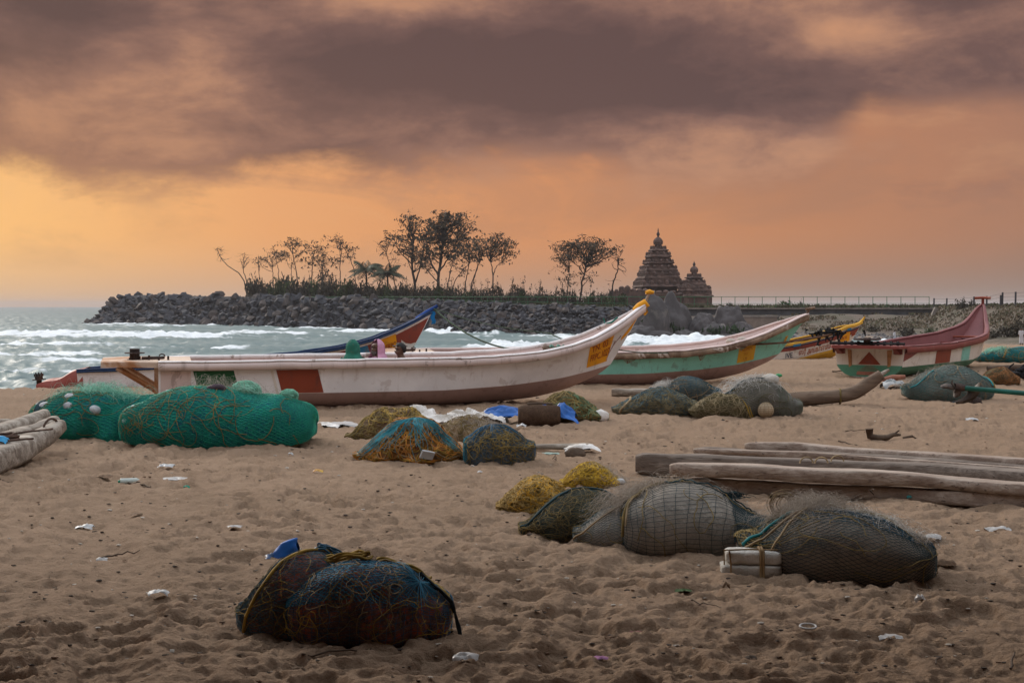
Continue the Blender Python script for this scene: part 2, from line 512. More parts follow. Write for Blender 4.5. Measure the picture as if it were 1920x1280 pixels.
# ================================================================== SEA
BREAK = [  # column, row (of the photograph), length m, depth m, height m : breakers rolling in
    (40, 629, 30, 7, 1.0), (150, 632, 14, 5, 0.7), (320, 633, 18, 6, 0.9), (90, 648, 12, 5, .5), (250, 656, 8, 4, .4), (20, 672, 9, 5, .45), (170, 685, 6, 3, .35), (505, 627, 11, 5, 0.7), (560, 632, 6, 3, .4),
    (900, 624, 12, 5, 1.5), (865, 626, 8, 4, .8), (945, 668, 7, 8, 1.5), (985, 672, 6, 8, 1.1), (905, 680, 6, 6, 0.6),
    (1040, 634, 9, 5, 1.0), (1090, 637, 6, 4, .7), (1180, 645, 10, 6, 1.0), (1270, 648, 14, 9, 1.15), (1350, 650, 14, 8, 1.0), (1400, 645, 10, 6, 0.8),
    (1250, 665, 8, 8, .6), (1480, 652, 8, 5, 0.6), (430, 654, 4, 4, .3), (215, 706, 5, 3, .3), (60, 700, 4, 3, .35), (300, 612, 20, 5, .6), (240, 610, 16, 4, .5),
    (640, 617, 16, 4, .5), (700, 622, 14, 4, .45), (120, 668, 6, 3, .3), (480, 618, 14, 4, .4), (600, 640, 8, 4, .35)]
def build_sea():
    s = np.concatenate([np.arange(1422 * 4.8 / 41, 1422 * 4.8 / 420, -0.30), np.arange(1422 * 4.8 / 420, 0.75, -0.42)])
    Yr = np.concatenate([1422 * 4.8 / s, [7800]])
    tcol = np.concatenate([[-1.1, -.8, -.6, -.5], np.arange(-0.43, 0.43, 0.0017), [.5, .6, .8, 1.1]])
    X = tcol[None, :] * Yr[:, None]
    X = X + np.sign(tcol)[None, :] * np.maximum(np.abs(tcol) - .5, 0)[None, :] * 500
    Y = np.broadcast_to(Yr[:, None], X.shape).copy()
    amp = 1 / (1 + (Y / 900) ** 2)
    skew = Y + 0.12 * X + 5 * fb2(X / 40, Y / 30, 2, 5)
    mod = 0.55 + 0.6 * fb2(X / 26, Y / 14, 3, 8)
    sw = np.sin(skew * 2 * np.pi / 13.0)
    swell = 0.44 * mod * np.sign(sw) * np.abs(sw) ** 1.0
    swell = swell + 0.10 * np.sin(skew * 2 * np.pi / 5.1 + 3 * fb2(X / 9, Y / 9, 2, 81))
    chop = (1 - np.abs(fb2(X / 4.2, Y / 1.9, 4, 12, 0.55))) - 0.72
    ch2 = fb2(X / 1.3, Y / 0.7, 3, 22)
    Z = SEA + amp * (swell + 0.85 * chop + 0.10 * ch2)
    crest = swell / 0.44 + 1.5 * chop
    fn = fb2(X / 3.0, Y / 1.6, 5, 15, 0.62)
    foam = 0.60 * sstep(crest + 1.0 * fn, 1.10, 1.60)
    lace = sstep(1 - np.abs(fb2(X / 5.5, Y / 2.2, 5, 91, 0.6)), 0.87, 0.99) * sstep(fb2(X / 22, Y / 10, 2, 95), -0.2, 0.35)
    foam = np.maximum(foam, 0.32 * lace * (Y < 260))
    for (px, py, ln, dp, ht) in BREAK:
        d = 4.8 * F / (py - HOR)
        x0 = at(px, d)
        u = (X - x0) / ln
        v = (Y - d - 0.10 * (X - x0) + 0.8 * fb2(X / 4, Y / 9, 3, int(px))) / dp
        vv = np.where(v < 0, v * 1.5, v * 0.75)
        e = np.exp(-(u ** 4) * 5 - vv ** 2 * 3)
        rough = 0.62 + 0.55 * fb2(X / 1.5, Y / 1.1, 4, 77 + int(px), 0.65)
        Z = Z + ht * e * np.clip(rough, 0.15, 1.4)
        e2 = np.exp(-(u ** 4) * 4 - np.where(v < 0, v * 0.75, v * 0.9) ** 2 * 2.2)
        foam = np.maximum(foam, np.clip(1.15 * e2 + 0.95 * fn * (e2 > 0.08) - 0.16, 0, 1))
    # white water where the swell meets the sand and the rocks
    sd = -shore_dist(X, Y)
    foam = np.maximum(foam, 0.8 * np.exp(-((sd - 1.5) / 2.5) ** 2) * sstep(fn, -0.4, 0.3))
    toe = np.interp(X / Y * F + 960, TOE[:, 0], TOE[:, 1])
    foam = np.maximum(foam, 0.95 * np.exp(-((Y - toe + 3.0) / 3.2) ** 2) * sstep(fn + 0.6 * fb2(X / 12, Y / 40, 2, 44), -0.05, 0.35))
    Z = Z + 0.55 * np.exp(-((Y - toe + 2.0) / 2.5) ** 2) * np.clip(fn + 0.5 * fb2(X / 10, Y / 30, 2, 46), 0, 1)
    mb = MB()
    mb.grid(np.stack([X, Y, Z], -1), flip=True)
    m = bpy.data.materials.new('sea_water')
    m.use_nodes = True
    N = NT(m.node_tree)
    b = N.n['Principled BSDF']
    t = N.new('ShaderNodeTexCoord').outputs['Object']
    fa = N.new('ShaderNodeAttribute', attribute_name='foam').outputs['Fac']
    nb = N.noise(N.mapping(t, (0.9, 1.5, 1)), 1.6, 7, 0.68, 0.3)
    f = N.math('ADD', fa, N.math('MULTIPLY', N.math('SUBTRACT', nb, 0.5), 0.75))
    f = N.math('MULTIPLY', N.smooth(f, 0.25, 0.70), N.math('ADD', 0.72, N.math('MULTIPLY', N.smooth(N.noise(N.mapping(t, (0.5, 0.9, 2.5)), 1.3, 5, .6), .35, .65), 0.28)))
    body = N.mix(N.smooth(N.noise(N.mapping(t, (0.05, 0.12, 1)), 1, 4, 0.6), 0.35, 0.65), (0.135, 0.190, 0.188), (0.205, 0.258, 0.252))
    N.put(b.inputs['Base Color'], N.mix(f, body, (0.80, 0.84, 0.86)))
    N.put(b.inputs['Roughness'], N.mix(f, (0.46,) * 3, (0.85,) * 3))
    b.inputs['IOR'].default_value = 1.33
    b.inputs['Specular IOR Level'].default_value = 0.15
    bn = N.new('ShaderNodeBump')
    bn.inputs['Strength'].default_value = 0.5
    bn.inputs['Distance'].default_value = 0.12
    N.l.new(N.noise(N.mapping(t, (1, 1.9, 1)), 2.2, 6, 0.62, 0.2), bn.inputs['Height'])
    N.l.new(bn.outputs[0], b.inputs['Normal'])
    o = tag(mb.build('sea', m), kind='structure')
    at_ = o.data.attributes.new('foam', 'FLOAT', 'POINT')
    at_.data.foreach_set('value', foam.reshape(-1).astype(np.float32))

# ================================================================== HEADLAND
#        photo column, depth, height : crest and toe of the rock slope and bank
CREST = np.array([(150, 393, -3.4), (172, 394, -2.3), (190, 396, 0.0), (212, 400, 3.0), (228, 402, 4.2), (255, 402, 5.0), (400, 366, 4.35), (600, 318, 3.65), (800, 278, 2.9), (950, 255, 2.2),
                  (1100, 243, 1.75), (1230, 240, 1.55), (1450, 238, 1.6), (1750, 234, 1.65), (1830, 215, 1.7), (1920, 192, 1.8), (2300, 175, 2.0), (2800, 170, 2.0)], float)
TOE = np.array([(150, 389, -3.6), (215, 378, -3.6), (400, 352, -3.6), (600, 305, -3.6), (760, 267, -3.6), (900, 241, -3.6), (1100, 222, -3.6),
                (1200, 214, -3.6), (1330, 208, -3.5), (1450, 200, -3.1), (1560, 196, -3.0), (1750, 186, -2.9), (1850, 160, -2.5), (1920, 150, -2.35), (2300, 135, -2.1), (2800, 130, -2.0)], float)
def crest(px):
    d = np.interp(px, CREST[:, 0], CREST[:, 1])
    return at(px, d), d, np.interp(px, CREST[:, 0], CREST[:, 2])
def toe(px):
    d = np.interp(px, TOE[:, 0], TOE[:, 1])
    return at(px, d), d, np.interp(px, TOE[:, 0], TOE[:, 2])
def wall_drop(px):
    px = np.asarray(px, float)
    return 1.15 * sstep(px, 1240, 1270) * (1 - sstep(px, 1748, 1764))
def land_z(px):
    return float(np.interp(px, CREST[:, 0], CREST[:, 2]))
def face(px, q):
    """point on the slope: q = 0 toe, 1 crest; beyond 1 inland"""
    cx, cy, cz = crest(px)
    cz = cz - wall_drop(px)
    tx, ty, tz = toe(px)
    qq = np.minimum(q, 1)
    qz = qq
    bench = sstep(np.asarray(px, float), 1230, 1420)            # right of the rocks: shelving beach first, then bank
    qz = qq * (1 - bench) + bench * (0.18 * np.minimum(qq / 0.35, 1) + 0.82 * sstep(qq, 0.3, 1.0))
    return tx + (cx - tx) * q, ty + (cy - ty) * q, tz + (cz - tz) * qz
build_sea()

def build_headland():
    px = np.arange(150, 2800, 5.0)
    q = np.concatenate([np.linspace(-0.6, 1, 26), [1.03, 1.06, 1.15, 1.4, 2, 4, 8, 14, 22]])
    PX, Q = np.meshgrid(px, q, indexing='ij')
    X, Y, Z = face(PX, Q)
    Z = np.where(Q < 0, Z + Q * 6, Z)
    n = fb2(X / 5, Y / 5, 4, 13)
    Z = Z + 0.5 * n * (Q > -0.05) * (Q < 0.97) - 0.35 * (PX < 1230) * (Q < 1)
    Z = np.where(Q > 1.05, crest(PX)[2] + 0.06 * n, Z)
    Z = np.where(Q > 1.6, np.minimum(Z, crest(PX)[2]) - (Q - 1.6) * 0.05, Z)
    mb = MB()
    k = int((1232 - 150) / 5)
    S = np.stack([X, Y, Z], -1)
    mb.grid(S[:k + 1], mi=1)
    mb.grid(S[k:], mi=0)
    m = bpy.data.materials.new('headland_ground')
    m.use_nodes = True
    N = NT(m.node_tree)
    b = N.n['Principled BSDF']
    t = N.new('ShaderNodeTexCoord').outputs['Object']
    n1 = N.noise(N.mapping(t, (0.22, 0.22, 0.7)), 1, 6, 0.65, 0.5)
    n2 = N.noise(t, 0.9, 6, 0.7)
    earth = N.mix(n2, (0.085, 0.066, 0.050), (0.17, 0.125, 0.090))
    green = N.mix(n2, (0.055, 0.050, 0.032), (0.115, 0.096, 0.058))
    c = N.mix(N.smooth(n1, 0.42, 0.60), earth, green)
    pos = N.new('ShaderNodeSeparateXYZ'); N.l.new(t, pos.inputs[0])
    low = N.smooth(N.math('ADD', pos.outputs[2], N.math('MULTIPLY', N.math('SUBTRACT', n2, 0.5), 1.2)), -2.15, -2.6)
    c = N.mix(low, c, (0.27, 0.19, 0.135))
    N.put(b.inputs['Base Color'], c)
    b.inputs['Roughness'].default_value = 0.95
    bn = N.new('ShaderNodeBump'); bn.inputs['Strength'].default_value = 0.8; bn.inputs['Distance'].default_value = 0.4
    N.l.new(n2, bn.inputs['Height']); N.l.new(bn.outputs[0], b.inputs['Normal'])
    tag(mb.build('headland', [m, mat('breakwater_core', (0.032, 0.031, 0.034), 0.95, 0.4, 0.8, bump=0.8, bscale=2.5)]), kind='structure')
build_headland()

# ------------------------------------------------------------------ breakwater of angular rocks
M_ROCK = mat('breakwater_rock', (0.060, 0.061, 0.070), 0.85, 0.35, 0.9, bump=0.7, bscale=3.0, spots=((0.034, 0.034, 0.038), 0.8, 0.55))
M_ROCK2 = mat('breakwater_rock_brown', (0.090, 0.074, 0.068), 0.85, 0.3, 0.9, bump=0.7, bscale=3.0)
def rock_mesh(seed, m, flat=1.0):
    r = np.random.default_rng(seed)
    bm = bmesh.new()
    p = r.normal(size=(15, 3))
    p /= np.linalg.norm(p, axis=1)[:, None]
    p *= r.uniform(0.75, 1.05, (15, 1)) * np.array([1.0, 0.85, 0.7 * flat])
    for q in p:
        bm.verts.new(q * 0.5)
    res = bmesh.ops.convex_hull(bm, input=bm.verts)
    bmesh.ops.delete(bm, geom=[g for g in res['geom_interior'] if isinstance(g, bmesh.types.BMVert)], context='VERTS')
    me = bpy.data.meshes.new('rock')
    bm.to_mesh(me); bm.free()
    me.materials.append(m)
    return me
ROCKS = [rock_mesh(100 + k, M_ROCK if k % 6 else M_ROCK2) for k in range(14)]
RV = []
for me in ROCKS:
    v = np.empty(len(me.vertices) * 3); me.vertices.foreach_get('co', v)
    RV.append((v.reshape(-1, 3), [list(p.vertices) for p in me.polygons]))
def build_breakwater():
    r = np.random.default_rng(5)
    root = thing('breakwater', 'long dark breakwater of heaped angular rocks running out into the sea', 'breakwater', (0, 300, 0))
    spots = []
    px = 160.0
    while px < 1232:
        cx, cy, cz = crest(px)
        step_m = 1.15 if px < 700 else (0.85 if px < 900 else 0.66)
        big = 1.0 if px < 700 else max(0.52, 1 - (px - 700) / 620)
        nrow = int(11 if px < 700 else (14 if px < 900 else 17))
        for k in range(nrow + 2):
            q = (k + r.uniform(-0.45, 0.45)) / nrow
            p = px + r.uniform(-0.5, 0.5) * step_m * F / cy
            x, y, z = face(p, min(q, 1.0))
            if q > 1:
                y += (q - 1) * 14
            size = big * (r.uniform(0.9, 1.9) if r.random() < 0.62 else r.uniform(2.0, 3.9))
            if k < 3: size *= 1.1
            spots.append((float(x), float(y), float(z) + r.uniform(-0.25, 0.35) - (0.35 if q > 0.95 else 0) + (.35 * vn2(np.array([px / 21.0]), np.array([.5]), 6)[0] if q > .8 else 0), size))
        px += step_m * 1.15 * F / cy
    # the low tip, a few big rocks trailing into the water
    for (p, d, z, s) in [(166, 391, -2.6, 3.2), (176, 391, -2.2, 3.0), (186, 392, -1.2, 3.4), (190, 394, 0.1, 2.8), (198, 394, 1.2, 3.0), (204, 396, 2.3, 3.0),
                         (212, 397, 3.4, 3.0), (181, 388, -2.6, 3.0), (193, 387, -2.2, 3.2), (205, 389, -0.6, 3.2), (200, 386, -2.0, 3.2), (224, 398, 4.2, 2.6), (240, 399, 4.7, 2.4)]:
        spots.append((at(p, d), d, z, s))
    spots.sort(key=lambda s: -s[3] / s[1])
    mb = MB()
    for i, (x, y, z, s) in enumerate(spots):
        k = int(r.integers(len(ROCKS)))
        e = Euler((r.uniform(-0.5, 0.5), r.uniform(-0.5, 0.5), r.uniform(0, 6.28)))
        sc = s * np.array([r.uniform(0.9, 1.2), r.uniform(0.85, 1.1), r.uniform(0.8, 1.15)])
        if i < 300:
            o = bpy.data.objects.new('rock', ROCKS[k])
            COL.objects.link(o)
            o.parent = root
            o.location = (x, y - 300, z); o.rotation_euler = e; o.scale = sc
        else:
            v, f = RV[k]
            mb.add((v * sc) @ np.array(e.to_matrix()).T + (x, y - 300, z), f, 0 if k % 6 else 1)
    tag(mb.build('rock_heap', [M_ROCK, M_ROCK2], root, smooth=False), kind='stuff')
build_breakwater()

# small rubble on the shore right of the breakwater
def build_rubble():
    r = np.random.default_rng(15)
    mb = MB()
    mA = mat('rubble_grey', (0.17, 0.16, 0.155), 0.9, 0.4, 0.6)
    mB = mat('rubble_dark', (0.07, 0.07, 0.075), 0.9, 0.4, 0.6)
    n = 0
    while n < 2600:
        px = r.uniform(1200, 1720)
        if px < 1460:
            q = r.uniform(0.0, 0.85)
        else:
            q = abs(r.normal(0.16, 0.10))
            if r.random() < (px - 1460) / 420: continue
        x, y, z = face(px, q)
        s = r.uniform(0.35, 1.0) * (1.2 if r.random() < 0.1 else 0.8)
        k = int(r.integers(len(RV)))
        v, f = RV[k]
        e = Euler((r.uniform(-.5, .5), r.uniform(-.5, .5), r.uniform(0, 6.28)))
        mb.add((v * s * np.array([1.2, 1, 0.9])) @ np.array(e.to_matrix()).T + (float(x), float(y), float(z) + s * 0.1), f, 1 if (r.random() < 0.55 and px < 1500) else 0)
        n += 1
    tag(mb.build('rubble', [mA, mB], smooth=False), kind='stuff')
build_rubble()

# smooth boulders at the water's edge
def blob_surface(c, r, seed, amp=0.12, sc=1.0, nu=40, nv=24, power=1.0):
    th = np.linspace(0, 2 * np.pi, nu, endpoint=False)
    ph = np.linspace(-np.pi / 2 + 0.05, np.pi / 2 - 0.02, nv)
    T, Pp = np.meshgrid(th, ph, indexing='ij')
    X, Y, Z = np.cos(Pp) ** power * np.cos(T), np.cos(Pp) ** power * np.sin(T), np.sin(Pp)
    n = 1 + amp * fb3(X * 1.6 * sc + seed, Y * 1.6 * sc, Z * 1.6 * sc, 4, seed, 0.5)
    return np.stack([X * n * r[0], Y * n * r[1], Z * n * r[2]], -1) + np.asarray(c, float)
M_BOULD = mat('granite_boulder', (0.090, 0.080, 0.080), 0.85, 0.25, 0.25, bump=0.6, bscale=1.2, streak=((0.055, 0.052, 0.052), 0.8), spots=((0.165, 0.145, 0.13), 0.35, 0.56, 0.7))
M_MOSS = mat('boulder_weed', (0.035, 0.06, 0.025), 0.9, 0.4, 2)
def outcrop(name, label, base, lobes, tufts):
    bx, by = base
    root = thing(name, label, 'boulder', (bx, by, SEA))
    for i, (px, d, z, rx, ry, rz_, pw) in enumerate(lobes):
        mb = MB()
        mb.grid(blob_surface((at(px, d) - bx, d - by, z - SEA), (rx, ry, rz_), i * 3 + int(px), 0.24, 1.25, 72, 46, power=pw), closeu=True)
        mb.build('boulder', M_BOULD, root)
    r = np.random.default_rng(int(bx) + 50)
    mb = MB()
    for (px, d, z, w) in tufts:
        n = 60
        C = np.stack([at(px, d) - bx + r.normal(0, w, n), d - by + r.normal(0, .3, n), z - SEA + r.normal(0, w * 0.35, n)], -1)
        A = r.normal(0, .12, (n, 3)); B = np.stack([r.normal(0, .1, n), r.normal(0, .1, n), r.uniform(.2, .5, n)], -1)
        mb.quads(C, A, B)
    tag(mb.build('weed_tuft', M_MOSS, root, smooth=False), kind='stuff')
outcrop('rock_outcrop', 'tall grey cone shaped boulder split by a dark crack in front of the temple', (at(1235, 206), 206),
        [(1221, 205, -3.6, 3.5, 3.2, 6.9, 1.08), (1259, 208.5, -3.6, 3.5, 2.8, 6.5, 1.2), (1205, 202, -3.2, 2.6, 2.0, 2.2, 1), (1282, 205, -3.6, 2.4, 2.0, 2.1, 1), (1240, 201, -3.4, 2.6, 1.6, 1.8, 1)],
        [(1215, 203, -0.4, 0.7), (1240, 203.5, -1.0, 0.8), (1262, 205, -1.5, 0.6)])
outcrop('rock_outcrop', 'low hump of rounded grey boulders beside the tall cracked boulder', (at(1350, 206), 206),
        [(1318, 207, -3.0, 2.2, 2.0, 3.7, 1.0), (1366, 208, -3.2, 3.0, 2.2, 5.0, 1.05), (1340, 204, -3.2, 2.5, 2.0, 2.6, 1), (1390, 206, -3.4, 2.3, 2.0, 2.8, 0.9), (1350, 202, -3.5, 3.6, 1.4, 1.4, 1), (1328, 203, -3.3, 1.5, 1.4, 1.8, 1)],
        [(1345, 202, -1.7, 1.0), (1375, 202.5, -1.6, 0.8)])

# ------------------------------------------------------------------ sea wall, retaining wall
M_WALL = mat('sea_wall_stone', (0.075, 0.078, 0.085), 0.9, 0.25, 0.8, bump=0.5, bscale=4, streak=((0.04, 0.04, 0.045), 0.5))
M_CONC = mat('concrete', (0.24, 0.21, 0.185), 0.9, 0.2, 0.5, streak=((0.15, 0.13, 0.115), 0.6))
def strip(mb, pts, w, z0, z1):
    """upright band following pts (x, y), w thick, from z0 to z1 (lists or numbers)"""
    pts = np.asarray(pts, float)
    n = len(pts)
    z0 = np.broadcast_to(z0, (n,)); z1 = np.broadcast_to(z1, (n,))
    t = np.gradient(pts, axis=0); t /= np.linalg.norm(t, axis=1)[:, None]
    nn = np.stack([-t[:, 1], t[:, 0]], -1) * w / 2
    P = np.stack([np.column_stack([pts + nn, z0]), np.column_stack([pts + nn, z1]), np.column_stack([pts - nn, z1]), np.column_stack([pts - nn, z0])], 1)
    b = mb.n
    mb.grid(P, closev=True)
    mb.f.append([b, b + 1, b + 2, b + 3]); mb.m.append(0)
    mb.f.append([b + (n - 1) * 4 + k for k in (3, 2, 1, 0)]); mb.m.append(0)
def build_walls():
    pts = []
    for px in np.linspace(1262, 1752, 30):
        x, y, z = crest(px)
        pts.append((float(x), float(y) - 0.6))
    root = thing('sea_wall', 'long low dark stone sea wall under the green railing', 'wall', (0, 236, 0))
    P = np.array(pts) - (0, 236)
    mb = MB(); strip(mb, P, 0.9, -0.4, 1.30); mb.build('wall', M_WALL, root, smooth=False)
    mb = MB(); strip(mb, P + (0, -0.12), 1.2, 1.303, 1.52); mb.build('coping', M_CONC, root, smooth=False)
    pts = []
    for px in np.linspace(1758, 2000, 14):
        x, y, z = crest(px)
        pts.append((float(x), float(y) - 1.2))
    mb = MB(); strip(mb, np.array(pts), 0.6, -0.2, [float(crest(p)[2]) - 0.25 for p in np.linspace(1758, 2000, 14)])
    tag(mb.build('stone_wall', M_WALL, smooth=False), 'dark stone wall below the wire fence at the right', 'wall')
    x0, d = at(1425, 217), 217
    r2 = thing('retaining_wall', 'plain brown concrete retaining face beside the rounded boulders', 'wall', (x0, d, -2.4))
    mb = MB(); mb.box((0, 0.6, 1.0), (5.4, 1.0, 3.0), (-0.25, 0, 0.05)); mb.build('wall', mat('brown_concrete', (0.20, 0.155, 0.125), 0.9, 0.2, 0.6, streak=((0.13, 0.10, 0.08), 0.6)), r2, smooth=False)
    mb = MB(); mb.box((0, 0.95, 2.6), (5.8, 1.1, 0.25), (0, 0, 0.05)); mb.build('coping', M_CONC, r2, smooth=False)
    o = MB(); o.box((0, 0, 0.8), (0.55, 0.8, 2.3), (0, 0.42, 0))
    tag(o.build('concrete_strut', M_CONC, smooth=False, loc=(at(1750, 228), 228, -0.3)), 'slanting pale concrete strut at the right end of the sea wall', 'strut')
build_walls()

# ------------------------------------------------------------------ fences
M_GREEN = mat('green_rail_paint', (0.045, 0.17, 0.075), 0.6, 0.15, 3)
def build_fences():
    root = thing('railing_fence', 'long green metal railing along the top of the breakwater and sea wall', 'fence', (0, 260, 0))
    px, prev, posts = 478.0, None, []
    pts = []
    for p in np.linspace(478, 1748, 400):
        x, y, z = crest(p)
        d = float(y) + 2.5
        pts.append((at(p, d), d, zat(556.3, d), float(z)))
    pts = np.array(pts)
    seg = np.concatenate([[0], np.cumsum(np.hypot(np.diff(pts[:, 0]), np.diff(pts[:, 1])))])
    sp = np.arange(0, seg[-1] + 0.01, 2.28)
    Q = np.stack([np.interp(sp, seg, pts[:, k]) for k in range(4)], -1)
    post = MB(); post.box((0, 0, 0), (0.085, 0.085, 1.0)); pm = post.mesh('post', M_GREEN, False)
    for (x, y, zt, zb) in Q:
        o = bpy.data.objects.new('post', pm); COL.objects.link(o); o.parent = root
        b = zb - 0.25
        o.location = (x, y - 260, (zt + b) / 2); o.scale = (1, 1, zt - b)
    for fr in (1.0, 0.36, 0.08):
        mb = MB()
        L = Q.copy(); L[:, 2] = L[:, 3] + (L[:, 2] - L[:, 3]) * fr
        L[:, 1] -= 260 + 0.07
        mb.tube(L[:, :3], 0.042 if fr == 1 else 0.03, 4)
        mb.build('rail', M_GREEN, root)
    # wire fence on dark posts
    root2 = thing('wire_fence', 'wire fence on dark concrete posts at the right edge', 'fence', (at(1840, 215), 215, 0))
    bx, by = at(1840, 215), 215
    M_POST = mat('dark_post', (0.05, 0.05, 0.058), 0.9, 0.2, 2)
    tops = []
    for (p, d, yt, yb) in [(1751, 232, 559, 583), (1775, 226, 559, 584), (1826, 214, 556, 580), (1850, 208, 555, 580), (1876, 201, 553, 577), (1879.5, 201, 548, 578), (1904, 194, 547, 574), (1932, 188, 545, 575), (1962, 183, 543, 575)]:
        z1, z0 = zat(yt, d), zat(yb, d) - 1.0
        mb = MB(); mb.box((0, 0, (z0 + z1) / 2), (0.2, 0.2, z1 - z0), (0, 0.02, 0))
        mb.build('post', M_POST, root2, smooth=False, loc=(at(p, d) - bx, d - by, 0))
        if p != 1876: tops.append((at(p, d) - bx, d - by - 0.13, z1))
    tops = np.array(tops)
    for k in range(3):
        mb = MB(); T = tops.copy(); T[:, 2] -= 0.15 + 0.5 * k
        mb.tube(T, 0.016, 3); mb.build('wire', M_POST, root2)
build_fences()

# ================================================================== TEMPLE
M_STONE = mat('temple_stone', (0.135, 0.086, 0.070), 0.9, 0.28, 0.7, bump=0.8, bscale=3.5, streak=((0.065, 0.046, 0.041), 0.55), spots=((0.07, 0.05, 0.045), 0.9, 0.55, 0.7))
K = 290 / F / 7.11
def sq_loft(mb, rings, n=6, jag=0.03):
    """square storeys with slightly broken, worn edges; rings = (z, half width)"""
    P = []
    for z, h in rings:
        e = np.linspace(-1, 1, n, endpoint=False)
        ring = np.concatenate([np.stack([e, -np.ones(n)], -1), np.stack([np.ones(n), e], -1), np.stack([-e, np.ones(n)], -1), np.stack([-np.ones(n), -e], -1)]) * h
        ring = np.column_stack([ring, np.full(len(ring), z)])
        P.append(ring + rng.normal(0, jag, ring.shape))
    b = mb.n
    mb.grid(np.array(P), closev=True, flip=True)
    k = 4 * n
    mb.f.append([b + i for i in range(k)][::-1]); mb.m.append(0)
    mb.f.append([b + (len(rings) - 1) * k + i for i in range(k)]); mb.m.append(0)
def lathe(mb, prof, n=12):
    th = np.linspace(0, 2 * np.pi, n, endpoint=False)
    P = np.array([[(r * math.cos(t), r * math.sin(t), z) for t in th] for z, r in prof])
    b = mb.n
    mb.grid(P, closev=True, flip=True)
    mb.f.append([b + i for i in range(n)][::-1]); mb.m.append(0)
    mb.f.append([b + (len(prof) - 1) * n + i for i in range(n)]); mb.m.append(0)
def mini_shrine(mb, x, y, z, w, h):
    mb.box((x, y, z + h * 0.22), (w, w, h * 0.44))
    prof = [(z + h * 0.44, w * 0.56), (z + h * 0.55, w * 0.62), (z + h * 0.78, w * 0.5), (z + h * 0.92, w * 0.22), (z + h * 1.1, w * 0.05)]
    m2 = MB(); lathe(m2, prof, 8)
    mb.add(np.concatenate(m2.v) + (x, y, 0), m2.f)
def temple(label, px, d, rz, storeys, top, name='temple_tower'):
    zg = zat(574.7, d)
    root = thing(name, label, 'temple', (at(px, d), d, zg), rz)
    s = K * d / 290
    for (rings, roll) in storeys:
        mb = MB()
        R = [((1100 - y) * s, h * .90 * s) for y, h in rings]
        sq_loft(mb, R, 7, 0.045)
        # pilasters along the wall face and a row of little domed shrines on the cornice
        zb, hb = R[-2]; zt, ht = R[-1]
        npil = max(3, int(hb / 0.35))
        for k in range(npil + 1):
            e = -hb + 2 * hb * k / npil
            for (qx, qy) in ((e, -hb), (e, hb), (-hb, e), (hb, e)):
                mb.box((qx, qy, (zb + zt) / 2), (0.22, 0.22, (zt - zb) * 0.96))
        tier = mb.build('tier', M_STONE, root, smooth=False)
        if roll:
            wz, hw, w, h = (1100 - roll[0]) * s, roll[1] * .92 * s, roll[2] * s, roll[3] * s
            nn = roll[4]
            for k in range(nn):
                e = -hw + 2 * hw * k / (nn - 1)
                for (qx, qy) in ((e, -hw), (e, hw)) + (((-hw, e), (hw, e)) if 0 < k < nn - 1 else ()):
                    m2 = MB(); mini_shrine(m2, qx, qy, wz, w, h)
                    m2.build('shrine', M_STONE, tier, smooth=False)
    y0, dome_r, neck_r, yd, yt = top
    mb = MB(); lathe(mb, [((1100 - y0) * s, neck_r * s), ((1100 - yd) * s + 0.05, neck_r * s)], 8); mb.build('neck', M_STONE, root, smooth=False)
    H = (yd - yt)
    mb = MB(); lathe(mb, [((1100 - yd - 2) * s, neck_r * s), ((1100 - yd) * s, dome_r * .98 * s), ((1100 - yd + H * .12) * s, dome_r * .95 * s), ((1100 - yd + H * .3) * s, dome_r * 1.04 * s), ((1100 - yd + H * .52) * s, dome_r * .98 * s),
                             ((1100 - yd + H * .72) * s, dome_r * .78 * s), ((1100 - yd + H * .88) * s, dome_r * .5 * s), ((1100 - yt) * s, dome_r * .2 * s)], 8)
    mb.build('dome', M_STONE, root, smooth=False)
    return root, s
S_MAIN = [
    ([(1120, 236), (940, 232), (935, 252), (905, 252), (895, 218), (858, 214)], None),
    ([(857, 300), (838, 322), (822, 312), (800, 270), (725, 256)], (812, 278, 44, 62, 6)),
    ([(724, 268), (706, 262), (692, 240), (690, 232), (642, 226)], (690, 232, 40, 55, 5)),
    ([(641, 226), (628, 238), (606, 236), (594, 205), (592, 174), (543, 168)], (596, 205, 38, 44, 5)),
    ([(542, 172), (528, 196), (516, 196), (510, 160), (505, 146), (455, 140)], (512, 170, 28, 40, 5)),
    ([(454, 144), (440, 166), (420, 160), (412, 130), (408, 112), (370, 106)], (415, 135, 28, 46, 4)),
    ([(369, 108), (356, 126), (346, 122), (338, 104), (332, 82), (314, 70)], (335, 88, 20, 46, 4)),
]
t_main, s_ = temple('tall tiered brown stone temple tower, the larger of the two', 1234, 290, math.radians(9), S_MAIN, (314, 66, 46, 276, 172))
mb = MB(); lathe(mb, [((1100 - y) * s_, r * s_) for y, r in [(176, 16), (164, 10), (152, 20), (132, 23), (112, 13), (100, 7), (88, 9), (72, 6), (52, 2)]], 10)
mb.build('finial', mat('temple_finial', (0.075, 0.055, 0.05), 0.8, 0.2, 2), t_main)
S_SMALL = [
    ([(1120, 212), (975, 208), (966, 232), (950, 228), (940, 200), (890, 190)], None),
    ([(889, 205), (876, 198), (866, 180), (850, 172), (818, 160)], (868, 180, 34, 44, 4)),
    ([(817, 150), (802, 146), (786, 138), (778, 110), (768, 90), (732, 84)], (785, 118, 30, 44, 4)),
    ([(731, 92), (718, 116), (710, 112), (704, 86), (700, 70), (690, 56)], (704, 76, 18, 46, 4)),
]
t_small, s2 = temple('small tiered stone temple tower to the right of the tall one', 1301.5, 284, math.radians(9), S_SMALL, (690, 55, 38, 642, 558))
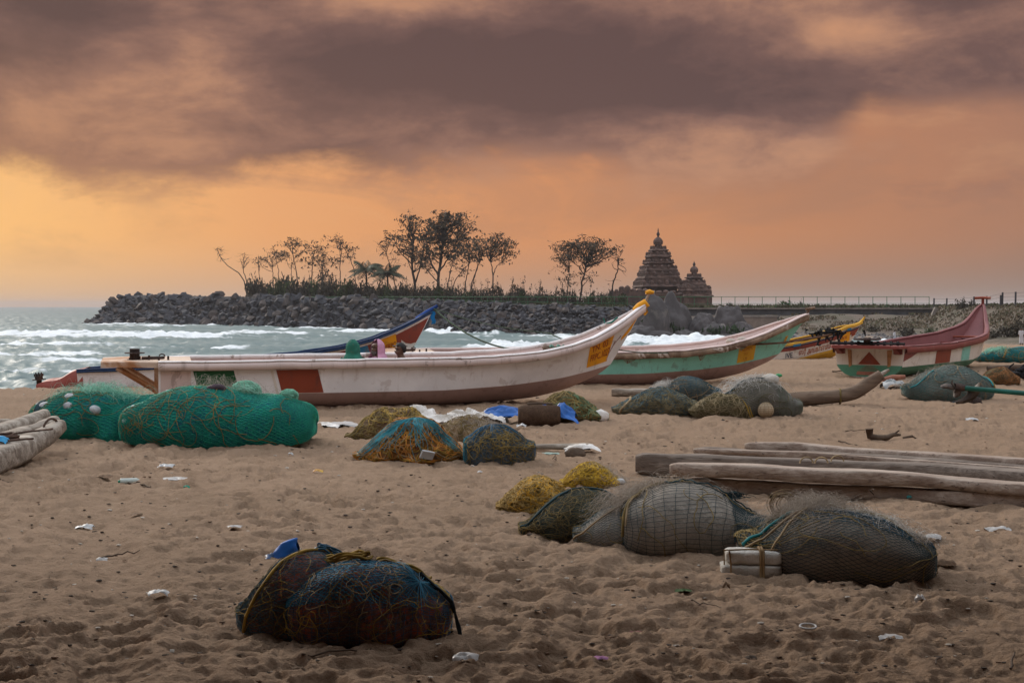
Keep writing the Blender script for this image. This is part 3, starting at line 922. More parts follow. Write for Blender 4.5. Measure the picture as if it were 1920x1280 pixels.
mb = MB(); lathe(mb, [((1100 - y) * s2, r * s2) for y, r in [(560, 12), (550, 18), (532, 20), (516, 10), (506, 5), (494, 2)]], 10)
mb.build('finial', mat('temple_finial', (0.075, 0.055, 0.05), 0.8, 0.2, 2), t_small)
def build_compound():
    d = 282
    root = thing('compound_wall', 'low ruined stone wall with rounded capping in front of the temple towers', 'wall', (at(1240, d), d, 1.6))
    r = np.random.default_rng(8)
    for (x0, x1, y0) in [(1143, 1160, 548), (1160, 1182, 541), (1182, 1216, 546), (1216, 1268, 549), (1268, 1330, 553)]:
        xa, xb = at(x0, d) - root.location.x, at(x1, d) - root.location.x
        zt = zat(y0, d) - 1.6
        mb = MB(); mb.box(((xa + xb) / 2, 0, zt / 2 - .3), (xb - xa - .01, 1.2, zt + .6), jit=0.05); mb.build('wall', M_STONE, root, smooth=False)
        n = max(2, int((xb - xa) / 1.1))
        for k in range(n):
            m2 = MB(); w = (xb - xa) / n
            m2.grid(blob_surface((xa + w * (k + .5), 0, zt + .1), (w * .5, .6, r.uniform(.35, .6)), k + int(x0), .2, 1.2, 10, 8), closeu=True)
            m2.build('capping_stone', M_STONE, root)
build_compound()

# ================================================================== TREES
M_BARK = mat('bark', (0.060, 0.048, 0.040), 0.9, 0.3, 1.5)
M_LEAF = mat('leaf_dark', (0.090, 0.068, 0.042), 0.75, 0.45, 0.5)
M_LEAF2 = mat('leaf_brown', (0.082, 0.062, 0.036), 0.75, 0.4, 0.5)
M_PALM = mat('palm_leaf', (0.058, 0.066, 0.034), 0.7, 0.3, 0.5)
M_SCRUB = mat('scrub_leaf', (0.070, 0.061, 0.040), 0.8, 0.45, 0.5)
M_SCRUB2 = mat('scrub_leaf_green', (0.060, 0.085, 0.030), 0.8, 0.4, 0.5)
def curve_pts(p0, p1, bend, n=8, r=None):
    t = np.linspace(0, 1, n)[:, None]
    p0, p1 = np.asarray(p0, float), np.asarray(p1, float)
    L = np.linalg.norm(p1 - p0)
    P = p0 + (p1 - p0) * t + np.asarray(bend) * (np.sin(np.pi * t)) * L
    if r is not None:
        P[1:-1] += r.normal(0, 0.018 * L, (n - 2, 3))
    return P
def tree(label, d, trunks, clumps, leafy=1.0, seed=0, m=None, leaf=0.42, twigs=4, base_z=None):
    """trunks: lists of (column,row[,radius m]) ; clumps: (column,row,rx px,ry px,sub-clumps,trunk index,fork fraction)"""
    r = np.random.default_rng(seed + 900)
    k = d / F
    bx = trunks[0][0][0]
    zb = land_z(bx) - 0.2 if base_z is None else base_z
    root = thing('tree', label, 'tree', (at(bx, d), d, zb))
    def loc(p, dep=0.0):
        return np.array([at(p[0], d) - root.location.x, dep, zat(p[1], d) - zb])
    wood, crown = MB(), MB()
    paths = []
    for tr in trunks:
        P = np.array([loc(p, 0.0 if i == 0 else r.normal(0, 0.25)) for i, p in enumerate(tr)])
        if tr is trunks[0] or tr[0][1] > 545: P[0, 2] = -0.3
        tt = np.linspace(0, 1, len(P)); t2 = np.linspace(0, 1, 18)
        Q = np.stack([np.interp(t2, tt, P[:, j]) for j in range(3)], -1)
        Q[1:-1] = (Q[:-2] + Q[1:-1] * 2 + Q[2:]) / 4
        Q[1:-1] += r.normal(0, 0.05, (16, 3))
        rad = tr[0][2] if len(tr[0]) > 2 else 0.16
        wood.tube(Q, np.linspace(rad, rad * 0.45, 18), 6)
        paths.append((Q, rad))
    for (cx, cy, rx, ry, ns, ti, ff) in clumps:
        Q, rad = paths[ti]
        for s in range(ns):
            a, q = r.uniform(0, 2 * np.pi), math.sqrt(r.uniform(0.05, 1))
            c = loc((cx + rx * q * math.cos(a), cy - ry * q * math.sin(a)), r.normal(0, rx * k * 0.45))
            f = np.clip(ff + r.uniform(-0.14, 0.22), 0.1, 1)
            st = Q[int(f * 17)]
            B = curve_pts(st, c, (r.normal(0, .10), r.normal(0, .1), r.uniform(-0.12, 0.06)), 8, r)
            wood.tube(B, np.linspace(rad * 0.40, 0.035, 8), 4, caps=False)
            for w in range(twigs):
                b0 = B[int(r.integers(4, 8))]
                tip = c + r.normal(0, 1, 3) * np.array([1, 1, .62]) * 1.0
                wood.tube(curve_pts(b0, tip, (0, 0, r.uniform(-.15, .1)), 4), np.linspace(0.035, 0.014, 4), 3, caps=False)
                if leafy > 0:
                    n = int(r.uniform(4, 9.5) * leafy)
                    C = tip + r.normal(0, 1, (n, 3)) * np.array([.34, .34, .20])
                    A = r.normal(0, leaf * 0.30, (n, 3)); Bv = r.normal(0, leaf * 0.40, (n, 3))
                    Bv[:, 2] -= leaf * 0.12
                    crown.quads(C, A * .8, Bv)
    wood.build('trunk', M_BARK, root)
    if crown.n:
        crown.build('crown', m or M_LEAF, root, smooth=False)
    return root
tree('bare leaning tree farthest left, its thin trunk bent out over the rocks', 372, [[(464, 555, .17), (459, 530), (450, 512), (425, 497), (411, 480), (407, 465)]], [(409, 472, 8, 11, 7, 0, .93), (418, 487, 8, 8, 2, 0, .8)], 0, 1, twigs=4)
tree('bare straight tree with a fan of twigs right of the bent leaning tree', 372, [[(467, 555, .15), (462, 525), (456, 508), (458, 490)]], [(459, 486, 9, 13, 9, 0, .85)], 0, 2, twigs=4)
tree('thin bare sapling between the bare trees and the small umbrella tree', 365, [[(484, 555, .12), (486, 520), (484, 492)]], [(484, 490, 7, 10, 5, 0, .8)], 0.15, 3)
tree('small flat topped tree with two forking stems left of the slim tall trees', 355, [[(512, 555, .15), (513, 525), (511, 500)], [(520, 555, .13), (522, 530), (522, 502), (518, 490)]], [(514, 477, 22, 8, 9, 0, .95), (492, 486, 9, 6, 4, 0, .9), (530, 482, 10, 5, 3, 1, .9)], 0.9, 4)
tree('thin half bare tree just left of the tuft topped slim tree', 350, [[(548, 555, .11), (547, 520), (546, 492)]], [(545, 492, 7, 10, 4, 0, .85)], 0.25, 5)
tree('slim tree with one dark tuft at its leaning top', 345, [[(561, 556, .17), (557, 520), (551, 490), (548, 468)]], [(550, 459, 13, 8, 9, 0, .97), (560, 478, 10, 10, 4, 0, .75)], 0.9, 6)
tree('slim forked tree with a loose rounded crown beside the tuft topped one', 342, [[(583, 556, .17), (585, 520), (586, 490), (590, 470)]], [(588, 466, 18, 9, 10, 0, .95), (578, 488, 12, 10, 4, 0, .75), (598, 492, 10, 10, 3, 0, .7)], 0.75, 7)
tree('narrow ragged tree leafed down its whole trunk', 338, [[(604, 556, .15), (605, 520), (606, 480)]], [(607, 472, 8, 12, 5, 0, .95), (609, 500, 11, 18, 9, 0, .6), (613, 520, 9, 12, 6, 0, .4)], 0.8, 8)
tree('gangly tree with ragged tufts out to the left and right just left of the palms', 328, [[(638, 556, .15), (638, 520), (637, 495), (640, 472)], [(668, 548, .13), (666, 512), (655, 482), (645, 465)]], [(633, 454, 13, 6, 7, 0, .97), (645, 468, 12, 6, 5, 1, .95), (658, 482, 10, 8, 4, 1, .75), (637, 490, 9, 9, 4, 0, .8)], 0.8, 9)
tree('half bare leaning tree behind the right palm', 308, [[(746, 552, .14), (738, 520), (729, 490), (722, 470)]], [(722, 462, 13, 16, 12, 0, .9), (735, 492, 10, 12, 4, 0, .6)], 0.22, 10)
tree('tall open crowned tree on the left of the big pair', 300, [[(778, 556, .34), (778, 530), (772, 500), (775, 460), (772, 430)], [(779, 530, .2), (788, 500), (795, 465)]],
     [(771, 425, 18, 22, 18, 0, .92), (742, 446, 11, 7, 6, 0, .66), (760, 460, 14, 14, 7, 0, .7), (775, 476, 16, 18, 12, 0, .55), (792, 466, 14, 22, 13, 1, .8), (797, 490, 10, 10, 6, 1, .6)], 0.9, 11, leaf=.46)
tree('biggest tree, broad dense rounded crown on the right of the big pair', 296, [[(821, 556, .38), (822, 515), (828, 480), (832, 430)], [(821, 515, .22), (806, 490), (800, 455), (798, 430)], [(823, 510, .2), (842, 482), (858, 450)], [(820, 528, .14), (800, 505), (790, 495)]],
     [(818, 416, 24, 13, 20, 0, .95), (850, 413, 19, 13, 20, 0, .98), (872, 430, 13, 16, 12, 2, .95), (835, 440, 26, 18, 22, 0, .85), (805, 445, 15, 22, 14, 1, .8), (862, 460, 20, 13, 13, 2, .75), (822, 470, 20, 12, 10, 0, .6), (850, 478, 16, 10, 6, 2, .5), (795, 495, 8, 8, 3, 3, .8)], 1.1, 12, leaf=.46)
tree('slender leaning tree close to the right of the biggest tree', 290, [[(833, 556, .14), (842, 520), (848, 495), (852, 478)], [(841, 556, .12), (852, 528), (868, 506), (884, 490)]], [(856, 486, 9, 12, 6, 0, .9), (870, 500, 10, 8, 5, 1, .8)], 0.7, 13)
tree('slim tree with a ragged top between the biggest tree and the flat crowned tree', 282, [[(871, 557, .14), (873, 530), (878, 500), (882, 470)]], [(876, 466, 12, 12, 9, 0, .95), (880, 486, 12, 8, 6, 0, .75)], 0.8, 14)
tree('double stemmed tree leaning to the right with a loose crown', 278, [[(878, 558, .15), (885, 530), (895, 500), (905, 478)], [(880, 558, .12), (888, 525), (898, 495)]], [(896, 462, 11, 9, 10, 0, .9), (905, 476, 11, 8, 6, 0, .9), (890, 485, 8, 8, 3, 1, .8)], 0.8, 15)
tree('flat crowned tree with a branch to the right, rightmost of the main clump', 274, [[(922, 558, .17), (925, 520), (922, 500), (919, 485)], [(924, 518, .1), (930, 500), (948, 485)]], [(928, 450, 18, 8, 15, 0, .97), (951, 455, 9, 5, 6, 0, .97), (953, 470, 11, 5, 7, 1, .9), (921, 468, 12, 8, 6, 0, .9), (938, 486, 10, 5, 3, 1, .7)], 0.85, 16)
tree('wide windswept feathery tree left of the temple', 257, [[(1088, 560, .22), (1091, 530), (1097, 510), (1100, 490)], [(1095, 515, .12), (1085, 500), (1070, 488)]],
     [(1100, 458, 32, 7, 24, 0, .97), (1125, 472, 22, 8, 13, 0, .97), (1080, 465, 18, 10, 12, 1, .9), (1110, 486, 20, 8, 8, 0, .8), (1058, 480, 14, 9, 8, 1, .95), (1150, 474, 8, 3, 3, 0, .97), (1105, 520, 8, 4, 3, 0, .4)], 0.95, 17, leaf=.36)
tree('thin straggly tree in the shade of the windswept one', 260, [[(1062, 560, .12), (1065, 530), (1068, 500)]], [(1052, 470, 10, 10, 8, 0, .95), (1064, 520, 7, 10, 6, 0, .5), (1062, 495, 10, 8, 4, 0, .9)], 0.7, 18, leaf=.36)
tree('bare crooked tree just left of the tall temple tower', 256, [[(1143, 558, .17), (1150, 530), (1159, 505), (1161, 485)]], [(1163, 482, 6, 9, 6, 0, .92), (1154, 492, 7, 9, 3, 0, .8), (1168, 508, 8, 4, 2, 0, .7), (1146, 523, 4, 5, 1, 0, .5)], 0, 19, twigs=2)

def palm(label, px, yb, yc, d, R, seed):
    r = np.random.default_rng(seed)
    zb = land_z(px) - 0.2
    root = thing('palm_tree', label, 'palm tree', (at(px, d), d, zb))
    H = zat(yc, d) - zb
    mb = MB(); P = curve_pts((0, 0, -.3), (0.1, 0, H), (.03, 0, 0), 9); mb.tube(P, np.linspace(.26, .17, 9), 8); mb.build('trunk', M_BARK, root)
    top = P[-1]
    nf = 15
    for k in range(nf):
        a = 2 * np.pi * k / nf * 2.4 + r.uniform(-.2, .2)
        up = r.uniform(0.15, 1.25) if k > 4 else r.uniform(-0.2, 0.3)
        L = R * d / F * r.uniform(.95, 1.25)
        t = np.linspace(0, 1, 12)
        hor = L * (t * math.cos(up * .7)); ver = L * (t * math.sin(up) - 0.75 * t ** 2 * (0.55 + .3 * r.random()))
        S = np.stack([top[0] + hor * math.cos(a), top[1] + hor * math.sin(a), top[2] + ver], -1)
        mb = MB(); mb.tube(S, np.linspace(.05, .015, 12), 4, caps=False)
        side = np.array([-math.sin(a), math.cos(a), 0])
        for j in range(1, 12):
            for sg in (-1, 1):
                for h in (0, .5):
                    p = S[j] - (S[j] - S[j - 1]) * h
                    ll = 1.15 * math.sin(np.pi * min(1, (j - h) / 12 + .12)) * (R / 30)
                    dirv = side * sg * .75 + np.array([math.cos(a), math.sin(a), 0]) * .45 + np.array([0, 0, -.55 - .3 * r.random()])
                    tg = (S[j] - S[j - 1]) / np.linalg.norm(S[j] - S[j - 1])
                    mb.quads((p + dirv * ll * .5)[None], (tg * .13)[None], (dirv * ll * .5)[None])
        mb.build('frond', M_PALM, root, smooth=False)
palm('coconut palm with full drooping fronds, left of the two palms', 685, 552, 504, 312, 38, 3)
palm('coconut palm with open fronds, right of the two palms', 725, 553, 511, 306, 34, 4)

# scrub along the crest
def scrub_proto(name, label, w, h, seed, m, wispy, group, leaves=260):
    r = np.random.default_rng(seed)
    root = thing(name, label, 'bush', (0, 0, 0), 0, group)
    wood, lf = MB(), MB()
    ns = 16
    for k in range(ns):
        a = r.uniform(0, 6.28); q = math.sqrt(r.random()) * w / 2
        hh = h * (1 - .55 * (q / (w / 2)) ** 2) * r.uniform(.65, 1.1)
        tip = np.array([q * math.cos(a), q * math.sin(a) * .7, hh])
        P = curve_pts((tip[0] * .35, tip[1] * .35, -.2), tip, (r.normal(0, .06), r.normal(0, .06), 0), 6)
        wood.tube(P, np.linspace(.05, .012, 6), 3, caps=False)
        n = leaves // ns
        i = r.uniform(0.25 if wispy else .05, 1, n)
        C = np.stack([np.interp(i, np.linspace(0, 1, 6), P[:, j]) for j in range(3)], -1) + r.normal(0, .20 if wispy else .38, (n, 3))
        C[:, 2] = np.maximum(C[:, 2], 0.05)
        s = .22 if wispy else .30
        A = r.normal(0, s * .5, (n, 3)); B = r.normal(0, s * .5, (n, 3)); B[:, 2] += s * .8
        lf.quads(C, A * .7, B)
    wood.build('stem', M_BARK, root)
    lf.build('foliage', m, root, smooth=False)
    return root
SCRUB = {}
def scrub(px, d, hpx, wpx, kind, zb=None):
    r = random
    z = (land_z(px) if zb is None else zb) - 0.25
    spec = {'dense': ('scrub_bush', 'dense dark scrub bush on the crest of the breakwater', M_SCRUB, False, 'scrub bushes on the breakwater crest', 420),
            'green': ('scrub_bush', 'greener rounded scrub bush behind the rocks', M_SCRUB2, False, 'green bushes behind the rocks', 420),
            'wispy': ('sapling', 'wispy upright casuarina sapling behind the green railing', M_SCRUB, True, 'wispy saplings behind the railing', 260)}[kind]
    key = (kind, int(r.random() * 3))
    if key not in SCRUB:
        SCRUB[key] = scrub_proto(spec[0], spec[1], 4.0 if kind != 'wispy' else 2.2, 3.0 if kind != 'wispy' else 4.0, hash(kind) % 50 + key[1] if False else len(SCRUB) * 7 + 3, spec[2], spec[3], spec[4], spec[5])
        o = SCRUB[key]
    else:
        o = copy_tree(SCRUB[key])
    W0, H0 = (4.0, 3.0) if kind != 'wispy' else (2.2, 4.0)
    o.location = (at(px, d), d, z)
    o.rotation_euler = (0, 0, r.uniform(0, 6.28))
    o.scale = (wpx * d / F / W0, wpx * d / F / W0, hpx * d / F / H0)
    return o
random.seed(21)
x = 474
while x < 850:
    d = float(crest(x)[1]) + random.uniform(5, 16)
    hh = random.uniform(30, 46) if x < 660 else random.uniform(24, 38)
    scrub(x, d, hh, random.uniform(24, 38), 'dense' if random.random() < .78 else 'green')
    x += random.uniform(8, 13)
x = 640
while x < 1150:
    d = float(crest(x)[1]) + random.uniform(8, 22)
    hh = random.uniform(30, 58) if x > 840 else random.uniform(26, 44)
    scrub(x, d, hh, random.uniform(13, 22), 'wispy')
    x += random.uniform(7, 13)
x = 850
while x < 1170:
    d = float(crest(x)[1]) + random.uniform(5, 14)
    scrub(x, d, random.uniform(18, 30), random.uniform(18, 30), 'dense' if random.random() < .6 else 'green')
    x += random.uniform(11, 19)
def lone(px, d, h, w, kind, label, z=None, group=None):
    o = scrub(px, d, h, w, kind, z)
    o['label'] = label
    if 'group' in o: del o['group']
    return o
lone(1478, 243, 17, 42, 'green', 'rounded green bush behind the railing, right of the temples')
lone(1502, 243, 18, 10, 'wispy', 'small leaning shrub touching the rounded green bush')
lone(1368, 243, 16, 14, 'wispy', 'sapling behind the railing just right of the small temple tower')
lone(1570, 242, 10, 20, 'wispy', 'low shrub behind the middle of the right railing')
lone(1803, 214, 20, 26, 'dense', 'spreading dark shrub between the wire fence posts')
lone(1820, 214, 18, 20, 'wispy', 'ragged shrub leaning right beside a wire fence post')
lone(1905, 165, 34, 60, 'dense', 'dark thicket at the right edge of the bank', -1.5)
lone(1868, 168, 22, 40, 'dense', 'dark low bush under the bank left of the thicket', -1.9)
lone(1700, 198, 18, 40, 'dense', 'dark low bush at the foot of the bank left of the maroon boat bow', -2.0)
lone(1745, 196, 14, 36, 'green', 'low green bush at the foot of the bank behind the maroon boat', -2.0)
lone(1640, 205, 12, 34, 'dense', 'dark low bush above the beach stones behind the yellow boat', -1.6)

# grass on the bank and behind the railing
def build_grass():
    r = np.random.default_rng(31)
    mb = MB()
    n = 9000
    px = r.uniform(1460, 2150, n); q = r.uniform(0.38, 1.0, n) ** 0.8
    X, Y, Z = face(px, q)
    keep = (fb2(X / 6, Y / 6, 3, 55) + 0.35 * (px - 1500) / 400) > 0.0
    C = np.stack([X, Y, Z + 0.15], -1)[keep]
    k = len(C)
    A = r.normal(0, .07, (k, 3)); B = np.stack([r.normal(0, .08, k), r.normal(0, .08, k), r.uniform(.08, .24, k)], -1)
    mi = (r.random(k) < 0.72)
    mb.quads(C[mi], A[mi] * 1.5, B[mi], 0); mb.quads(C[~mi], A[~mi] * 1.5, B[~mi], 1)
    n = 3000
    px = r.uniform(1000, 2100, n)
    cx, cy, cz = crest(px)
    dd = cy + r.uniform(0.5, 9, n)
    C = np.stack([at(px, dd), dd, cz + .1], -1)
    A = r.normal(0, .12, (n, 3)); B = np.stack([r.normal(0, .1, n), r.normal(0, .1, n), r.uniform(.15, .5, n)], -1)
    mb.quads(C, A * 1.5, B, 1)
    tag(mb.build('bank_grass', [mat('dry_grass', (0.175, 0.135, 0.088), .9, .3, .4), mat('green_grass', (0.090, 0.092, 0.048), .9, .35, .4)], smooth=False), kind='stuff')
build_grass()

# unseen thatched roof added over the camera to block sky light on near sand
def build_shade_roof():
    M_TH = mat('shade_roof_thatch', (0.12, 0.085, 0.05), .95, .35, 3, bump=.6, bscale=20)
    mb = MB()
    xs, ys = np.linspace(-12, 12, 25), np.linspace(-14, 7.7, 24)
    X, Y = np.meshgrid(xs, ys, indexing='ij')
    Z = 4.35 + 0.16 * (8.4 - Y) * (Y > -3) + 0.16 * (11.4 + (Y + 3) * 1.0) * (Y <= -3) + 0.05 * fb2(X, Y, 3, 9)
    top = np.stack([X, Y, Z + .28], -1); bot = np.stack([X, Y, Z], -1)
    mb.grid(top); mb.grid(bot, flip=True)
    for a, b in ((top[0], bot[0]), (top[-1], bot[-1]), (top[:, 0], bot[:, 0]), (top[:, -1], bot[:, -1])):
        mb.grid(np.stack([a, b]))
    roof = tag(mb.build('added_shade_roof', M_TH), kind='structure')
    for x in (-11.3, 11.3):
        for y in (7.6, 1.0, -6.0, -13.2):
            z = gz(x, y)
            m2 = MB(); m2.tube([(x, y, z - .4), (x + .05, y, 2.2), (x, y, 4.35 + .16 * max(0, 8.4 - max(y, -3)) * (y > -3) + .16 * (11.4 + (y + 3)) * (y <= -3) + .1)], [.11, .10, .09], 8)
            m2.build('post', M_BARK, roof)  # posts of the added shade roof, out of view
build_shade_roof()

# ================================================================== BOATS
def paint(name, col, dirt=(0.24, 0.19, 0.155), k=0.5, rust=None, rough=0.55, sc=1.6):
    return mat(name, col, rough, 0.07, sc, None, 0.12, 25, 0.3, spots=(dirt, 3.1, 0.575, k), streak=(rust or dirt, 0.42))
P_WHITE = paint('boat_white', (0.83, 0.815, 0.815), (0.50, 0.43, 0.40), .45)
P_PINK = paint('boat_pink', (0.66, 0.535, 0.50), (0.33, 0.235, 0.20), .6)
P_PINKB = paint('boat_pink_bottom', (0.43, 0.295, 0.27), (0.25, 0.17, 0.15), .5)
P_RIM = paint('boat_rim', (0.70, 0.585, 0.55), (0.27, 0.20, 0.17), .8)
P_CAP = paint('boat_rim_cap', (0.82, 0.79, 0.78), (0.30, 0.23, 0.19), .8)
P_ORANGE = paint('plate_orange', (0.85, 0.37, 0.012), (0.45, 0.22, 0.04), .5)
P_YELLOW = paint('boat_yellow', (0.70, 0.38, 0.03), (0.30, 0.17, 0.05), .6)
P_RED = paint('boat_red', (0.27, 0.055, 0.025), (0.16, 0.05, 0.035), .6)
P_FGREEN = paint('boat_flag_green', (0.012, 0.10, 0.035), (0.02, 0.06, 0.03), .4)
P_BLUE = paint('boat_blue', (0.012, 0.035, 0.10), (0.05, 0.06, 0.08), .6)
P_SKY = paint('boat_light_blue', (0.03, 0.20, 0.38), (0.16, 0.22, 0.25), .7)
P_BROWN = paint('boat_red_brown', (0.27, 0.058, 0.040), (0.12, 0.06, 0.05), .6)
P_MINT = paint('boat_mint', (0.26, 0.64, 0.54), (0.17, 0.20, 0.15), .5, (0.16, 0.13, 0.09))
P_WOOD = mat('boat_worn_timber', (0.32, 0.235, 0.17), .85, .3, 3, (0.14, 0.09, 0.06), .3, 20, .2, spots=((0.55, 0.47, 0.41), 2.5, .56))
P_MAROON = paint('boat_maroon', (0.23, 0.055, 0.045), (0.27, 0.13, 0.11), .5)
P_MARO2 = paint('boat_maroon_inside', (0.23, 0.085, 0.085), (0.15, 0.06, 0.06), .5)
P_GREEN = paint('boat_sea_green', (0.10, 0.30, 0.20), (0.07, 0.17, 0.11), .5)
P_CREAM = paint('boat_cream', (0.72, 0.67, 0.60), (0.40, 0.30, 0.22), .5, (0.34, 0.15, 0.06))
P_TEAL = paint('boat_teal', (0.02, 0.13, 0.13), (0.08, 0.10, 0.09), .6)
P_RUSTW = mat('rusty_white', (0.62, 0.47, 0.36), .7, .1, 2.5, (0.36, 0.16, 0.065), .2, 20, .3)
M_IRON = mat('rusty_iron', (0.045, 0.030, 0.027), .8, .4, 8, (0.085, 0.045, 0.03), .5, 40)
M_LETTER = mat('letter_red', (0.33, 0.035, 0.012), .6, .15, 14, (0.45, 0.14, 0.02))
M_LETTERB = mat('letter_navy', (0.04, 0.06, 0.11), .6, .2, 6)
M_FADE = mat('letter_faded', (0.48, 0.19, 0.015), .6, .15, 6)
M_BLACKRAG = mat('black_cloth', (0.014, 0.014, 0.016), .9, .3, 4)
M_ROPEG = mat('green_rope', (0.045, 0.075, 0.045), .9, .2, 8)
M_ROPEY = mat('yellow_rope', (0.34, 0.205, 0.045), .9, .25, 12)
M_ROPEB = mat('brown_rope', (0.085, 0.050, 0.035), .9, .3, 12)

class Hull:
    CH = 0.45
    def __init__(s, root, P):
        s.root, s.P = root, P
        x = np.linspace(0, 1, 301)
        def curve(tab):
            tab = np.array(tab, float)
            y = np.interp(x, tab[:, 0], tab[:, 1])
            k = 13
            yp = np.concatenate([2 * y[0] - y[1:k + 1][::-1], y, 2 * y[-1] - y[-k - 1:-1][::-1]])
            for _ in range(2):
                yp[1:-1] = yp[1:-1]
                yp = np.convolve(yp, np.ones(9) / 9, 'same')
            return yp[k:-k]
        s.x, s.sh, s.ke, s.chn = x, curve(P['sheer']), curve(P['keel']), curve(P['chine'])
    def b(s, t):
        P = s.P
        m = P.get('mid', .42)
        a = P['bs'] + (P['B'] - P['bs']) * np.sin(np.clip(t / m, 0, 1) * np.pi / 2)
        f = P['B'] * (1 - np.clip((t - m) / (1 - m), 0, 1) ** P.get('pw', 2.3))
        return np.where(t < m, a, f) + 0.018
    def S(s, t, v, side, off=0.0, inset=0.0):
        t, v = np.broadcast_arrays(np.asarray(t, float), np.asarray(v, float))
        P, C = s.P, s.CH
        zs, zk, zc = np.interp(t, s.x, s.sh), np.interp(t, s.x, s.ke), np.interp(t, s.x, s.chn)
        lo = np.clip(v / C, 0, 1)
        z = np.where(v < C, zk + (zc - zk) * lo ** 1.75, zc + (zs - zc) * (v - C) / (1 - C))
        fl = P.get('flare', .9)
        vee = np.clip((t - .6) / .4, 0, 1)
        ysh = np.where(v < C, fl * (lo ** (0.42 + .5 * vee)), fl + (1 - fl) * (v - C) / (1 - C))
        ysh = ysh * (1 - vee * 0.30 * (1 - v))
        st = np.array(P['stem'], float)
        xe = np.interp(v, st[:, 0], st[:, 1])
        x = t * xe * P['L'] + P.get('rake', 0.0) * (1 - t) * (1 - v)
        y = side * np.maximum(s.b(t) * ysh - inset, 0.006)
        p = np.stack([x, y, z], -1)
        if off:
            e = 1e-3
            n = np.cross(s.S(np.clip(t + e, 0, 1), v, side) - s.S(np.clip(t - e, 0, 1), v, side), s.S(t, np.clip(v + e, 0, 1), side) - s.S(t, np.clip(v - e, 0, 1), side))
            n /= np.linalg.norm(n, axis=-1)[..., None] + 1e-12
            n *= np.sign(n[..., 1:2] * side + 1e-9)
            p = p + n * off
        return p
    def shell(s, v0, v1, nv, name, m, nt=84, inset=0.0, parent=None, t0=0.0, t1=1.0):
        t = t0 + (t1 - t0) * (1 - (1 - np.linspace(0, 1, nt)) ** 1.35)
        v = np.linspace(v0, v1, nv)
        mb = MB()
        for side in (-1, 1):
            T, V = np.meshgrid(t, v, indexing='ij')
            mb.grid(s.S(T, V, side, inset=inset), flip=(side < 0))
        return mb, name, m
    def patch(s, name, m, t0, t1, v0, v1, slant=0.0, side=-1, off=.006, parent=None, poly=None, slant1=None):
        nt, nv = max(4, int((t1 - t0) * 90)), max(4, int((v1 - v0) * 14))
        i, j = np.meshgrid(np.linspace(0, 1, nt), np.linspace(0, 1, nv), indexing='ij')
        s1 = slant if slant1 is None else slant1
        V = v0 + (v1 - v0) * j
        if poly is not None:
            lo, hi = poly
            V = np.interp(i, [q[0] for q in lo], [q[1] for q in lo]) * (1 - j) + np.interp(i, [q[0] for q in hi], [q[1] for q in hi]) * j
        st = np.array(s.P['stem'], float)
        T = np.clip((t0 + (t1 - t0) * i + (slant * (1 - i) + s1 * i) * (1 - j)) / np.interp(V, st[:, 0], st[:, 1]), 0, .997)
        mb = MB(); mb.grid(s.S(T, V, side, off), flip=(side < 0))
        return mb.build(name, m, parent or s.root)
    def text(s, body, m, t0, v0, h, parent, wid=1.0, side=-1, off=.012, shear=0.0):
        """lettering painted on the side: h letter height in metres, reading towards the bow"""
        cu = bpy.data.curves.new('lettering', 'FONT')
        cu.body = body; cu.size = 1.0; cu.resolution_u = 3; cu.offset = 0.012
        o = bpy.data.objects.new('lettering', cu); COL.objects.link(o)
        bpy.context.view_layer.update()
        me = bpy.data.meshes.new_from_object(o.evaluated_get(bpy.context.evaluated_depsgraph_get()))
        bpy.data.objects.remove(o); bpy.data.curves.remove(cu)
        me.name = 'lettering'
        v = np.empty(len(me.vertices) * 3); me.vertices.foreach_get('co', v); v = v.reshape(-1, 3)
        L = s.P['L']
        H = float(np.interp(t0, s.x, s.sh) - np.interp(t0, s.x, s.chn)) / (1 - s.CH)
        V = v0 + v[:, 1] * h / H
        st = np.array(s.P['stem'], float)
        T = (t0 + v[:, 0] * h * wid / L + shear * v[:, 1] * h) / np.interp(V, st[:, 0], st[:, 1])
        p = s.S(np.clip(T, 0, 1), np.clip(V, 0, 1), side, off)
        me.vertices.foreach_set('co', p.reshape(-1)); me.materials.clear(); me.materials.append(m); me.update()
        ob = bpy.data.objects.new('lettering', me); COL.objects.link(ob); ob.parent = parent
        return ob
    def gunwale(s, m, mc, wid=.07, tall=.13, inner=.07, parent=None):
        t = 1 - (1 - np.linspace(0, 1, 90)) ** 1.35
        for side in (-1, 1):
            E = s.S(t, np.ones_like(t), side)
            g = np.gradient(E[:, :2], axis=0); g /= np.linalg.norm(g, axis=1)[:, None]
            n = np.stack([g[:, 1], -g[:, 0]], -1) * (1 if side < 0 else -1)
            n = np.where((n[:, 1:2] * side) < 0, -n, n)
            tap = np.where(t > .93, 1 - .45 * (t - .93) / .07, 1)[:, None]
            wob = 0.006 * vn2(t * 40, side * 3.0, 5)
            def pt(o, dz):
                q = E.copy(); q[:, :2] += n * (o * tap); q[:, 2] += dz + wob
                if o < 0: q[:, 1] = side * np.maximum(side * q[:, 1], 0.004)
                return q
            ring = np.stack([pt(0.004, -tall), pt(wid, -tall + .015), pt(wid + .004, -.03), pt(wid - .02, 0.0), pt(wid - .03, 0.0), pt(.004, -.01)], 1)
            mb = MB(); mb.grid(ring, closev=True, flip=(side > 0)); rim = mb.build('gunwale', m, s.root)
            ring = np.stack([pt(wid - .005, .003), pt(wid - .015, .03), pt(-inner + .01, .03), pt(-inner, .015), pt(-inner, -.03), pt(-inner + .05, -.03), pt(0.0, .003)], 1)
            mb = MB(); mb.grid(ring, closev=True, flip=(side > 0)); mb.build('rim_cap', mc, rim)
